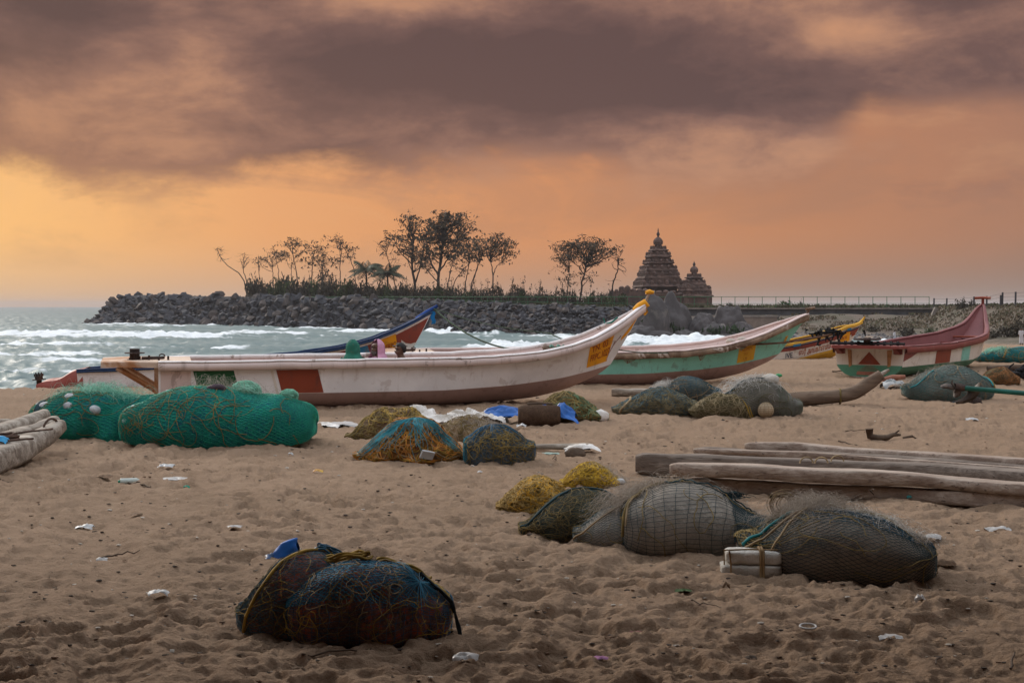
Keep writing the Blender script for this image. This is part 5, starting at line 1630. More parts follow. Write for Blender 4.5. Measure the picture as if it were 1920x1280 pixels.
def standing(label, px, d, zfoot, face_az, h, top, bottom, skirt=True, hat=None):
    root = thing('person', label, 'person', (at(px, d), d, zfoot), face_az)
    k = h / 1.7
    V = [(0, 0, .92, .13, .12), (0, 0, 1.12, .125, .10), (.01, 0, 1.32, .15, .10), (.0, 0, 1.44, .07, .07), (.01, 0, 1.49, .05), (.025, 0, 1.54, .068), (.02, 0, 1.61, .082), (.01, 0, 1.67, .06), (.1, 0, 1.575, .016),
         (0, .18, 1.38, .055), (-.02, .22, 1.12, .042), (.06, .2, .9, .034), (.09, .19, .8, .03), (0, -.18, 1.38, .055), (-.02, -.23, 1.12, .042), (.05, -.22, .9, .034), (.08, -.2, .8, .03),
         (0, .09, .80, .085), (.02, .09, .47, .06), (-.02, .09, .09, .042), (.11, .10, .03, .032), (0, -.09, .80, .085), (.0, -.1, .47, .06), (-.06, -.1, .09, .042), (.07, -.11, .03, .032)]
    V = [tuple(np.array(v) * k) for v in V]
    E = [(0, 1), (1, 2), (2, 3), (3, 4), (4, 5), (5, 6), (6, 7), (5, 8), (3, 9), (9, 10), (10, 11), (11, 12), (3, 13), (13, 14), (14, 15), (15, 16), (0, 17), (17, 18), (18, 19), (19, 20), (0, 21), (21, 22), (22, 23), (23, 24)]
    skin_body(V, E, M_SKIN, root, sub=1)
    th = np.linspace(0, 2 * np.pi, 16, endpoint=False)
    mb = MB(); mb.grid(np.array([np.stack([rx * k * np.cos(th), ry * k * np.sin(th), np.full(16, z * k)], -1) for z, rx, ry in [(.80, .17, .2), (1.0, .15, .185), (1.25, .14, .2), (1.40, .11, .19), (1.46, .065, .075)]]), closev=True, flip=True)
    for sg in (-1, 1): mb.tube(np.array([(0, sg * .16, 1.39), (-.015, sg * .21, 1.2), (-.02, sg * .225, 1.05)]) * k, [.07 * k, .062 * k, .058 * k], 8, caps=False)
    mb.build('shirt', top, root)
    if skirt:
        mb = MB(); mb.grid(np.array([np.stack([rx * k * np.cos(th), ry * k * np.sin(th), np.full(16, z * k)], -1) for z, rx, ry in [(.22, .17, .21), (.5, .16, .2), (.8, .155, .19), (.98, .14, .17)]]), closev=True, flip=True); mb.build('sarong', bottom, root)
    else:
        mb = MB()
        for sg in (-1, 1): mb.tube(np.array([(0, sg * .085, .93), (.015, sg * .09, .5), (-.02, sg * .09, .12)]) * k, [.105 * k, .08 * k, .065 * k], 8)
        mb.build('trousers', bottom, root)
    mb = MB(); mb.grid(blob_surface((.0, 0, 1.625 * k), (.092 * k, .09 * k, .08 * k), 5, .04, 1, 14, 10), closeu=True); mb.build('hair', M_HAIR, root)
    return root
C_WH = mat('white_cotton', (.55, .56, .60), .9, .1, 5); C_BL = mat('pale_blue_cotton', (.38, .42, .50), .9, .1, 5)
C_PK = mat('pink_cotton', (.45, .15, .20), .9, .15, 5); C_DK = mat('dark_cotton', (.03, .03, .04), .9, .2, 5); C_TA = mat('tan_cotton', (.35, .26, .2), .9, .2, 5)
def stand_on(px, yfoot):
    """depth and height where the shore shows in this row"""
    for d in np.arange(60, 235, .5):
        X = at(px, d)
        z = max(gz(X, d), -9)
        if EYE - (yfoot - HOR) / F * d <= z + 0.01:
            return d, z
    return 150, -2
def shore_top(px, d):
    z = gz(at(px, d), d)
    ty, cy = float(np.interp(px, TOE[:, 0], TOE[:, 1])), float(np.interp(px, CREST[:, 0], CREST[:, 1]))
    q = (d - ty) / (cy - ty)
    if -0.2 < q < 1:
        z = max(z, float(face(px, q)[2]))
    return z
standing('person in white shirt and sarong walking on the sand behind the maroon boat', 1677, 183, shore_top(1677, 183) + .02, 2.6, 1.72, C_WH, C_BL)
standing('person in pale clothes with a bag standing at the right edge of the beach', 1915, 139, shore_top(1915, 139) + .02, 4.2, 1.74, C_WH, C_WH)
standing('person in a pink shirt on the stony slope behind the mint boat bow', 1457, 209, shore_top(1457, 209) + .05, 3.6, 1.72, C_PK, C_DK, False)
standing('person in dark clothes standing by the brown retaining face', 1392, 212, shore_top(1392, 212) + .55, 3.4, 1.70, C_DK, C_WH, False)
standing('person in dark clothes beside the one in pink', 1468, 211, shore_top(1468, 211) + .05, 3.9, 1.66, C_DK, C_TA, False)
standing('person in a tan top left of the one in pink', 1446, 212, shore_top(1446, 212) + .05, 4.9, 1.64, C_TA, C_WH, True)
standing('person in a tan top standing on top of the tall cracked boulder', 1225.5, 206, zat(560, 206), 4.5, 1.45, C_TA, C_DK, False)

# ================================================================== NETS AND BUNDLES
class Loaf:
    """a stuffed net lying on the sand: silhouette from the left end to the right end, round in section, flat below"""
    def __init__(s, prof, ybase, D, fat=.5, zc=.36, lump=.035, lsc=2.2, seed=0, creases=(), ends=None, sink=.03, skew=0.0, twist=0.0):
        g = -0.0
        yf = gd(ybase)
        s.yc = yf + D * .86
        s.g = gz(at(prof[len(prof) // 2][0], s.yc), s.yc)
        xs = np.array([at(p[0], s.yc) for p in prof]); zs = np.array([zat(p[1], s.yc) for p in prof]) - s.g
        s.cx = (xs[0] + xs[-1]) / 2
        s.x = xs - s.cx
        xx = np.linspace(s.x[0], s.x[-1], 160)
        zz = np.interp(xx, s.x, zs)
        for _ in range(3):
            zp = np.concatenate([[zz[0]] * 5, zz, [zz[-1]] * 5]); zz = np.convolve(zp, np.ones(11) / 11, 'valid')
        if fat < .6:                                          # stuffed: the section rounds the ends off by itself
            m_, w_ = (s.x[0] + s.x[-1]) / 2, (s.x[-1] - s.x[0]) / 2
            zz = np.interp(np.clip(xx, m_ - .76 * w_, m_ + .76 * w_), xx, zz)
        s.xx, s.zz = xx, zz
        s.D, s.fat, s.zcf, s.lump, s.lsc, s.seed, s.cr, s.sink, s.skew = D, fat, zc, lump, lsc, seed, creases, sink, skew
        s.hm = zs.max(); s.hw = (s.x[-1] - s.x[0]) / 2; s.xm = (s.x[-1] + s.x[0]) / 2
        s.len = 2 * s.hw
        s.girth = np.pi * (s.D + s.hm * .5) * 1.0
    def __call__(s, u, a, off=0.0):
        u, a = np.broadcast_arrays(np.asarray(u, float), np.asarray(a, float))
        x = s.xm - s.hw * np.cos(np.pi * np.clip(u, 0, 1))
        e = np.maximum(np.sin(np.pi * np.clip(u, 0, 1)), 0) ** s.fat
        h = np.interp(x, s.xx, s.zz)
        zc = s.zcf * s.hm + 0 * h
        h = np.maximum(h, zc + .03)
        th = -0.62 + a * (np.pi + 1.24)                       # from under the front over the top to under the back
        sn, cs = np.sin(th), np.cos(th)
        fl = np.abs(sn) ** .9 * np.sign(sn)
        up = (h - zc) * np.where(e > .999, 1, e) ; dn = (zc + s.sink) * e / .58
        z = zc + np.where(sn > 0, up * fl, dn * sn)
        D = s.D * (0.45 + .55 * np.clip(h / s.hm, 0, 1.1)) * e
        y = -D * np.sign(cs) * np.abs(cs) ** .85 + s.skew * x
        k = 1.0
        for (u0, sl, w, dp) in s.cr:
            k = k - dp * np.exp(-((u - u0 - sl * (a - .4)) / w) ** 2)
        d = np.stack([0 * x, y - s.skew * x, z - zc], -1)
        L = np.linalg.norm(d, axis=-1) + 1e-6
        n = fb3(x * s.lsc + s.seed * 3.7, y * s.lsc, z * s.lsc, 4, s.seed, .5)
        if s.fat > .54:                                       # loose heaps: folds and sags
            rg = 1 - 2 * np.abs(fb3(x * s.lsc * .9 + s.seed, y * s.lsc * .6, z * s.lsc * 1.3 + 4, 3, s.seed + 40, .5))
            n = n * .8 + .7 * rg
        g = (L * k + s.lump * 1.7 * n * np.clip(e, 0, 1) + off)
        d = d / L[..., None] * g[..., None]
        p = np.stack([x + off * np.cos(np.pi * np.clip(u, 0, 1)) * -1.0, s.skew * x, zc], -1) + d
        p[..., 2] = np.maximum(p[..., 2], -s.sink - .02)
        return p
    def body(s, nu=90, na=60):
        mb = MB()
        u, a = np.meshgrid(np.linspace(0.002, .998, nu), np.linspace(0, 1, na), indexing='ij')
        P = s(u, a)
        mb.grid(P, flip=True)
        mb.grid(np.stack([P[:, -1], P[:, 0]], 1), flip=True)
        return mb
    def u_of(s, nn):
        """parameter values evenly spread along the length"""
        return np.arccos(1 - 2 * np.linspace(0.004, .996, nn)) / np.pi
    def net(s, cell, r, off=.008, diamond=False, u0=0.0, u1=1.0, a0=0.0, a1=.82, jit=.35, seed=1, pinch=None):
        mb = MB()
        nl = max(4, int(s.len * (u1 - u0) / cell)); ng = max(4, int(s.girth * (a1 - a0) / cell))
        m = 2
        U = np.linspace(u0, u1, nl); A = np.linspace(a0, a1, ng)
        def uu(x):                                            # even spacing along the length with rounder ends
            return np.arccos(1 - 2 * np.clip(x * .5 + .5 * np.arccos(1 - 2 * np.clip(x, 0, 1)) / np.pi, .003, .997)) / np.pi * .5 + .5 * x
        def P(u, a):
            w1 = vn2(u * 7 + seed, a * 7, seed) * .5 + vn2(u * 21 + seed, a * 17, seed + 1) * .18
            w2 = vn2(u * 7 + 9 + seed, a * 7, seed + 2) * .5 + vn2(u * 21 + seed + 5, a * 17, seed + 3) * .18
            u2 = u + jit * w1 * .10; a2 = a + jit * w2 * .12
            if pinch:
                for (pu, pa, st, wd) in pinch:
                    du, da = u2 - pu, a2 - pa
                    g = st * np.exp(-(du * du + (da * .8) ** 2) / wd ** 2)
                    u2 = u2 - du * g; a2 = a2 - da * g
            return s(np.clip(u2, .002, .998), np.clip(a2, 0, 1), off)
        if diamond:
            k = ng * 2
            t = np.linspace(0, 1, max(24, ng))
            n2 = nl + ng
            for sg in (1, -1):
                st = np.arange(-ng if sg > 0 else 0, nl if sg > 0 else nl + ng) * cell
                uu0 = st[:, None] / s.len + sg * t[None] * (ng * cell / s.len)
                av = np.broadcast_to(a0 + (a1 - a0) * t[None], uu0.shape)
                ok = (uu0 > 0) & (uu0 < 1)
                uu1 = np.clip(u0 + (u1 - u0) * uu0, u0, u1)
                mb.tubes(P(uu1, av), r, 3)
        else:
            t = np.linspace(u0, u1, max(40, int(nl * 1.2)))
            mb.tubes(P(t[None, :] + 0 * A[:, None], A[:, None] + 0 * t[None]), r, 3)
            t = np.linspace(a0, a1, max(30, int(ng * 1.2)))
            mb.tubes(P(U[:, None] + 0 * t[None], t[None, :] + 0 * U[:, None]), r, 3)
        return mb
    def twine(s, count, r, off=.014, seed=2, region=None, n=26, curl=3.0, size=.35):
        """loose loops of line caught in the net"""
        g = np.random.default_rng(seed)
        u0, u1, a0, a1 = region or (.06, .94, .05, .75)
        c = np.stack([g.uniform(u0, u1, count), g.uniform(a0, a1, count)], -1)
        ang = g.uniform(0, 6.28, count)[:, None] + np.cumsum(g.normal(0, curl / n * 1.7, (count, n)) + g.choice([-1, 1], count)[:, None] * g.uniform(.2, 1.6, count)[:, None] * curl / n, 1)
        st = size * g.uniform(.35, 1.5, count)[:, None] / n
        dx, dy = np.cumsum(np.cos(ang) * st, 1), np.cumsum(np.sin(ang) * st, 1)
        u = c[:, :1] + dx / s.len * .62; a = c[:, 1:] + dy / s.girth * 1.35
        mb = MB()
        o = off + .012 * np.abs(vn2(u * 40, a * 40 + seed, 3))
        x = np.clip(u, .02, .98); y = np.clip(a, 0.0, .95)
        P = s(x, y, 0.0)
        P2 = s(x, y, .02)
        d = P2 - P; d /= np.linalg.norm(d, axis=-1)[..., None] + 1e-9
        mb.tubes(P + d * o[..., None], r, 4)
        return mb
    def fluff(s, count, center, spread, hgt, r=.0011, seed=4, length=.5):
        """a pale mist of loose monofilament caught on top"""
        g = np.random.default_rng(seed)
        mb = MB(); n = 9
        u = np.clip(g.normal(center[0], spread[0], count), .03, .97); a = np.clip(g.normal(center[1], spread[1], count), .05, .9)
        p0 = s(u, a, 0.0)
        ang = g.uniform(0, 6.28, count); t = np.linspace(0, 1, n)
        L = length * g.uniform(.3, 1.1, count)
        px = L[:, None] * t * np.cos(ang)[:, None] * .8 + .08 * vn2(t[None] * 3 + np.arange(count)[:, None] * 1.7, .5 + 0 * t[None], 3)
        py = L[:, None] * t * np.sin(ang)[:, None] * .5 + .08 * vn2(t[None] * 3 + np.arange(count)[:, None] * 2.3, 3.5 + 0 * t[None], 4)
        pz = hgt * g.uniform(.1, 1.0, count)[:, None] * np.sin(np.pi * np.minimum(t * 1.1, 1))[None] + .03 * vn2(t[None] * 4 + np.arange(count)[:, None] * 3.1, 7.5 + 0 * t[None], 5)
        P = p0[:, None] + np.stack([px, py, pz - .03 * t[None] * g.uniform(0, 3, count)[:, None]], -1)
        P[..., 2] = np.maximum(P[..., 2], .005)
        mb.tubes(P, r, 3)
        return mb

def netmat(name, cols, scale, rough=.85, bump=.6, bs=45, spots=None):
    """packed netting seen through the mesh: several colours in patches and specks"""
    if name in MATS: return MATS[name]
    m = bpy.data.materials.new(name); m.use_nodes = True
    N = NT(m.node_tree); b = N.n['Principled BSDF']
    t = N.new('ShaderNodeTexCoord').outputs['Object']
    n1 = N.noise(t, scale, 5, .65, .8); n2 = N.noise(N.mapping(t, (1, 1, 1), (5, 3, 1)), scale * 4, 5, .7, 1.2); n3 = N.noise(N.mapping(t, (1, 1, 1.6), (1, 8, 4)), scale * 11, 4, .7, 2.0)
    c = N.mix(N.smooth(n1, .38, .62), cols[0], cols[1])
    c = N.mix(N.smooth(n2, .48, .66), c, cols[2 % len(cols)])
    c = N.mix(N.math('MULTIPLY', N.smooth(n3, .52, .66), .8), c, cols[3 % len(cols)])
    if spots:
        v = N.new('ShaderNodeTexVoronoi'); N.l.new(N.mapping(t, (1, 1, 1)), v.inputs['Vector']); v.inputs['Scale'].default_value = spots[1]
        c = N.mix(N.math('MULTIPLY', N.smooth(v.outputs['Distance'], spots[2], spots[2] * .6), N.smooth(n1, spots[3], spots[3] + .08)), c, spots[0])
    N.put(b.inputs['Base Color'], c); b.inputs['Roughness'].default_value = rough; b.inputs['Specular IOR Level'].default_value = .2
    bn = N.new('ShaderNodeBump'); bn.inputs['Strength'].default_value = bump; bn.inputs['Distance'].default_value = .03
    N.l.new(N.math('ADD', n3, N.noise(t, bs, 4, .7, 1.0)), bn.inputs['Height']); N.l.new(bn.outputs[0], b.inputs['Normal'])
    MATS[name] = m
    return m
T_TEAL = mat('thread_teal', (.010, .185, .200), .7, .3, 2.5); T_BLUE = mat('thread_blue', (.020, .095, .165), .7, .3, 3); T_GREEN = mat('thread_green', (.015, .30, .19), .7, .3, 2.5)
T_DTEAL = mat('thread_dark_teal', (.018, .048, .055), .8, .4, 4); T_OLIVE = mat('thread_olive', (.115, .095, .04), .85, .35, 4); T_GREY = mat('thread_grey', (.17, .16, .14), .85, .3, 4)
T_YEL = mat('twine_yellow', (.30, .19, .035), .85, .35, 5); T_ORA = mat('twine_orange', (.42, .17, .03), .85, .35, 5); T_TAN = mat('twine_tan', (.28, .20, .11), .85, .3, 5); T_SKYB = mat('thread_turquoise', (.035, .24, .29), .8, .3, 3)
T_BTAN = mat('twine_dull_gold', (.20, .14, .045), .85, .35, 5); T_GBLUE = mat('thread_grey_blue', (.06, .12, .145), .85, .35, 4)
F_WHITE = mat('fluff_white', (.62, .60, .56), .9, .1, 3); F_GREEN = mat('fluff_pale_green', (.30, .62, .48), .9, .15, 3); F_TAN = mat('fluff_tan', (.40, .34, .28), .9, .15, 3)

def bundle(name, label, cat, L, body_m, nets=(), twines=(), fluffs=(), group=None, nu=90, na=60):
    root = thing(name, label, cat, (L.cx, L.yc, L.g), 0, group)
    b = L.body(nu, na).build('packed_net', body_m, root)
    for (kw, m) in nets:
        tag(L.net(**kw).build('mesh_net', m, root), kind='stuff')
    for (kw, m) in twines:
        tag(L.twine(**kw).build('twine', m, root), kind='stuff')
    for (kw, m) in fluffs:
        tag(L.fluff(**kw).build('loose_filament', m, root), kind='stuff')
    root['loaf'] = 1; del root['loaf']
    return root
def cord(L, root, pts, r, m, off=.02, name='binding_rope', n=40):
    """a rope lying over the bundle through (u, a) points"""
    p = np.array(pts, float); t = np.linspace(0, 1, len(p)); q = np.linspace(0, 1, n)
    u = np.interp(q, t, p[:, 0]); a = np.interp(q, t, p[:, 1])
    for _ in range(3):
        u[1:-1] = (u[:-2] + u[1:-1] + u[2:]) / 3; a[1:-1] = (a[:-2] + a[1:-1] + a[2:]) / 3
    mb = MB(); mb.tube(L(u, a, off), r, 6)
    return mb.build(name, m, root)
def buoys(L, root, spots, r, m, name='float', seed=1):
    g = np.random.default_rng(seed)
    for (u, a, k) in spots:
        p = L(np.array([u]), np.array([a]), -r * k * .35)[0]
        mb = MB(); mb.grid(blob_surface(p, (r * k, r * k * .85, r * k * .8), int(u * 50), .10, 1.5, 16, 10), closeu=True); mb.build(name, m, root)

# ---- big teal bundles at the left
L1 = Loaf([(62, 775), (80, 745), (120, 733), (165, 728), (205, 731), (235, 738), (265, 730), (300, 735), (330, 760)], 826, .60, fat=.5, lump=.04, seed=3, creases=[(.62, .35, .05, .16), (.45, -.5, .04, .07)])
M_TEALB = netmat('packed_teal', [(.010, .20, .17), (.014, .29, .21), (.012, .13, .19), (.05, .36, .28)], 1.5)
b1 = bundle('net_bundle', 'teal net bundle with white floats inside, behind the largest teal bundle', 'fishing net', L1, M_TEALB,
            [(dict(cell=.048, r=.0032, seed=4), T_TEAL), (dict(cell=.07, r=.003, diamond=True, seed=5, off=.014), T_GREEN)],
            [(dict(count=48, r=.0032, seed=6, region=(.05, .5, .08, .45), size=.7), T_BTAN)],
            [(dict(count=420, center=(.50, .50), spread=(.09, .05), hgt=.16, length=.45, seed=7, r=.0016), F_GREEN), (dict(count=40, center=(.36, .52), spread=(.08, .05), hgt=.22, length=.5, seed=8), F_TAN)])
M_FLT = mat('net_float_grey', (.44, .45, .46), .7, .2, 10, (.28, .30, .31), .3, 40)
buoys(L1, b1, [(.23, .33, 1.0), (.245, .17, 1.25), (.37, .37, .9), (.38, .27, .8), (.50, .24, .9), (.16, .42, .7), (.19, .36, .6)], .095, M_FLT)
for (u, a) in [(.245, .17)]:
    pass
tag(L1.net(.030, .0028, off=.02, u0=.18, u1=.29, a0=.08, a1=.45, diamond=True, seed=9).build('mesh_net', T_DTEAL, b1), kind='stuff')
L2 = Loaf([(233, 790), (250, 765), (285, 738), (330, 726), (380, 725), (430, 729), (470, 742), (505, 733), (545, 738), (578, 758), (592, 792)], 843, .66, fat=.42, lump=.022, seed=8, creases=[(.64, .30, .035, .055)])
b2 = bundle('net_bundle', 'largest teal green net bundle lying in front of the white boat stern', 'fishing net', L2, M_TEALB,
            [(dict(cell=.046, r=.0030, seed=14, pinch=[(.66, .55, .7, .16)]), T_TEAL), (dict(cell=.075, r=.0027, diamond=True, seed=15, off=.015, pinch=[(.66, .55, .7, .16)]), T_GREEN)],
            [(dict(count=62, r=.0032, seed=16, region=(.05, .50, .08, .42), size=.8), T_BTAN), (dict(count=9, r=.0045, seed=17, region=(.5, .85, .08, .35), size=.9), T_BTAN)],
            [(dict(count=160, center=(.52, .55), spread=(.07, .05), hgt=.20, length=.45, seed=18, r=.0013), F_TAN)])
buoys(L2, b2, [(.16, .42, .8), (.13, .2, .75), (.25, .50, .9), (.31, .52, .9), (.35, .53, .8), (.20, .47, .7)], .065, M_FLT)
M_PGREEN = mat('pale_green_filament', (.26, .60, .44), .8, .2, 10, (.36, .66, .52), .5, 60)
for (u, a, sx_, sz_) in [(.585, .50, .20, .14), (.745, .53, .12, .09)]:
    p = L2(np.array([u]), np.array([a]), .02)[0]
    mb = MB(); g = np.random.default_rng(int(u * 100)); P = []
    for k in range(260):
        v = g.normal(0, 1, 3); v /= np.linalg.norm(v); w_ = np.cross(v, g.normal(0, 1, 3)); w_ /= np.linalg.norm(w_)
        t = np.linspace(0, g.uniform(1.5, 5), 12)[:, None]; s_ = g.uniform(.5, 1.1)
        P.append(p + (v * np.cos(t) + w_ * np.sin(t)) * np.array([sx_, .12, sz_]) * s_)
    mb.tubes(np.array(P), .0022, 3); tag(mb.build('filament_ball', M_PGREEN, b2), kind='stuff')
    mb = MB(); mb.grid(blob_surface(p, (sx_ * .72, .09, sz_ * .72), 4, .15, 2, 20, 12), closeu=True); mb.build('filament_core', M_PGREEN, b2)
p = L2(np.array([.50]), np.array([.44]), 0.01)[0]
mb = MB(); mb.grid(blob_surface(p, (.13, .05, .06), 9, .2, 2, 16, 10), closeu=True); mb.build('dark_float', mat('dark_brown_float', (.05, .03, .04), .7, .3, 8), b2)

# ---- log raft at the left edge
def timber(name, c1, c2, c3, sx=.9, cross=13.0):
    """weathered wood: grain drawn out along the timber, dark checks, pale worn patches"""
    m = bpy.data.materials.new(name); m.use_nodes = True; N = NT(m.node_tree); b = N.n['Principled BSDF']
    t = N.new('ShaderNodeTexCoord').outputs['Object']
    g1 = N.noise(N.mapping(t, (sx, cross, cross)), 1, 6, .7, .4); g2 = N.noise(N.mapping(t, (sx * .5, cross * 2.6, cross * 2.6), (3, 1, 7)), 1, 4, .6, .2); g3 = N.noise(N.mapping(t, (1, 1, 1), (4, 8, 2)), 1.3, 5, .65, .6)
    c = N.mix(N.smooth(g1, .36, .66), c2, c1); c = N.mix(N.math('MULTIPLY', N.smooth(g3, .50, .68), .6), c, c2)
    c = N.mix(N.math('MULTIPLY', N.smooth(g2, .60, .70), .85), c, c3); c = N.mix(N.math('MULTIPLY', N.smooth(g3, .40, .30), .45), c, tuple(min(1, x * 1.3) for x in c1))
    N.put(b.inputs['Base Color'], c); b.inputs['Roughness'].default_value = .92; b.inputs['Specular IOR Level'].default_value = .12
    bn = N.new('ShaderNodeBump'); bn.inputs['Strength'].default_value = .8; bn.inputs['Distance'].default_value = .015
    N.l.new(N.math('ADD', g1, g2), bn.inputs['Height']); N.l.new(bn.outputs[0], b.inputs['Normal'])
    MATS[name] = m
    return m
M_LOG = timber('weathered_log', (.46, .405, .34), (.21, .17, .135), (.11, .085, .065), 1.2, 9)
M_LOGD = mat('dark_log', (.13, .092, .065), .9, .3, 2.5, (.075, .052, .04), .6, 14, .15)
def log(mb, pts, r, squash=.75, n=12, seed=0):
    pts = np.asarray(pts, float); t = np.linspace(0, 1, len(pts)); q = np.linspace(0, 1, 26)
    P = np.stack([np.interp(q, t, pts[:, j]) for j in range(3)], -1)
    for _ in range(3): P[1:-1] = (P[:-2] + P[1:-1] * 2 + P[2:]) / 4
    R = np.interp(q, np.linspace(0, 1, len(r)), r)
    T = np.gradient(P, axis=0); T /= np.linalg.norm(T, axis=1)[:, None]
    A = np.cross(T, [0, 0, 1.0]); A /= np.linalg.norm(A, axis=1)[:, None]; B = np.cross(A, T)
    th = np.linspace(0, 2 * np.pi, n, endpoint=False)
    cs, sn = np.sign(np.cos(th)) * np.abs(np.cos(th)) ** .75, np.sign(np.sin(th)) * np.abs(np.sin(th)) ** .75
    nz = 1 + .10 * vn2(q[:, None] * 5 + seed, th[None] * 1.3 + seed * 3, seed)
    V = P[:, None] + R[:, None, None] * nz[..., None] * (A[:, None] * cs[None, :, None] + B[:, None] * sn[None, :, None] * squash)
    b = mb.n; mb.grid(V, closev=True)
    mb.f.append([b + i for i in range(n)]); mb.m.append(0); mb.f.append([b + 25 * n + i for i in range(n)][::-1]); mb.m.append(0)
def gp(x, y, z=0.0):
    d = gd(y, z); return np.array([at(x, d), d, z])
o = gp(40, 850)
raft = thing('log_raft', 'pale worn log raft lashed with dark rope at the left edge', 'raft', (o[0], o[1], 0))
def lp(x, y, z): return gp(x, y, z) - np.array([o[0], o[1], 0])
mb = MB(); log(mb, [lp(-140, 905, .10), lp(-40, 872, .13), lp(40, 842, .16), lp(85, 818, .25), lp(113, 797, .36)], [.17, .17, .165, .13, .09], .85, 14, 1); mb.build('log', M_LOG, raft)
mb = MB(); log(mb, [lp(-140, 868, .12), lp(-20, 838, .14), lp(50, 815, .2), lp(80, 803, .28), lp(103, 788, .36)], [.15, .15, .14, .11, .075], .85, 14, 2); mb.build('log', M_LOG, raft)
mb = MB(); log(mb, [lp(-140, 845, .12), lp(-30, 822, .15), lp(30, 803, .22), lp(60, 790, .29), lp(86, 775, .38)], [.15, .15, .14, .12, .08], .85, 14, 3); mb.build('log', M_LOG, raft)
mb = MB(); log(mb, [lp(-140, 822, .12), lp(-60, 806, .2), lp(-20, 797, .25), lp(20, 792, .28)], [.13, .13, .11, .06], .85, 14, 4); mb.build('log', M_LOG, raft)
mb = MB()
P = lp(100, 803, .34); th = np.linspace(0, 2 * np.pi, 20)
mb.tube(np.stack([P[0] - .035 + .05 * np.cos(th), P[1] + .03 + .135 * np.cos(th), P[2] - .02 + .135 * np.sin(th)], -1), .014, 6)
mb.build('lashing', M_ROPEB, raft)
for P in ([lp(98, 804, .47), lp(60, 808, .42), lp(30, 812, .42)], [lp(62, 822, .34), lp(35, 824, .36), lp(15, 826, .36)]):
    mb = MB(); mb.tube(np.array(P), .012, 5); mb.build('lashing', M_ROPEB, raft)
coil('rope_knot', 'tangled dark brown rope heaped on the pale log raft', 'rope', tuple(lp(12, 828, .27) + np.array([o[0], o[1], 0])), .17, 10, .013, M_ROPEB, .7, 9)
def crumple(name, label, cat, loc, w, d, h, m, seed, n=16, fold=1.0, group=None, mbonly=False):
    i, j = np.meshgrid(np.linspace(-1, 1, n), np.linspace(-1, 1, n), indexing='ij')
    e = np.clip(1 - (i ** 2 + j ** 2) * .55, 0.0, 1)
    rg = 1 - np.abs(fb2(i * .9 * fold + seed, j * .8 * fold, 3, seed, .5)) * 2.0
    z = h * e ** .55 * (.45 + .30 * fb2(i * .8 + seed * 1.3, j * .8, 2, seed + 1) + .32 * np.clip(rg, -.3, 1))
    z = np.maximum(z, .004)
    x = i * w / 2 * (1 + .25 * fb2(i * 2 + seed, j * 2, 2, seed + 3)); y = j * d / 2 * (1 + .25 * fb2(i * 2, j * 2 + seed, 2, seed + 5))
    mb = MB(); mb.grid(np.stack([x, y, z + .004], -1), flip=True)
    if mbonly: return mb
    return tag(mb.build(name, m, loc=loc), label, cat, group)
M_BLUEP = mat('blue_plastic', (.012, .10, .36), .45, .2, 4); M_CYANP = mat('cyan_plastic', (.02, .25, .48), .5, .2, 4)
M_WHITEP = mat('white_plastic', (.46, .46, .455), .5, .12, 6, (.45, .44, .42)); M_CLEAR = mat('clear_dull_plastic', (.42, .40, .38), .35, .15, 8)
q = lp(2, 832, .27) + np.array([o[0], o[1], 0])
crumple('blue_cloth', 'light blue scrap of plastic tucked in the raft at the left edge', 'plastic scrap', tuple(q), .17, .2, .10, M_CYANP, 3)

# ---- heaps in the middle
M_ORB = netmat('packed_orange', [(.17, .070, .018), (.22, .12, .025), (.08, .055, .045), (.30, .10, .02)], 3.5, spots=((.13, .02, .015), 9, .35, .5))
M_BRB = netmat('packed_brown', [(.13, .075, .05), (.21, .125, .035), (.10, .05, .045), (.17, .14, .09)], 3.5)
L3 = Loaf([(650, 822), (668, 806), (690, 785), (715, 772), (750, 770), (785, 778), (815, 795), (835, 815)], 832, .42, fat=.75, lump=.05, seed=21, lsc=3.5, zc=.2)
b3 = bundle('net_heap', 'brown and gold heap of net behind the turquoise covered orange heap', 'fishing net', L3, M_BRB, [(dict(cell=.07, r=.003, seed=22, diamond=True), T_TAN)],
            [(dict(count=170, r=.005, seed=23, size=.7), T_BTAN), (dict(count=60, r=.006, seed=24, size=.6, region=(.3, .8, .3, .7)), T_YEL)])
cord(L3, b3, [(.04, .1), (.12, .25), (.2, .4), (.3, .5), (.45, .5)], .014, T_BTAN)
L4 = Loaf([(664, 858), (685, 836), (715, 812), (745, 797), (785, 790), (820, 800), (850, 822), (878, 856)], 866, .46, fat=.85, lump=.05, seed=25, lsc=3.2, zc=.15, sink=.02)
b4 = bundle('net_heap', 'orange net heap draped with turquoise netting gathered at the top', 'fishing net', L4, M_ORB, [],
            [(dict(count=170, r=.005, seed=26, size=.7), T_ORA), (dict(count=60, r=.0045, seed=27, size=.7, region=(.04, .96, .04, .3)), T_YEL), (dict(count=60, r=.005, seed=127, size=.6), T_TAN)])
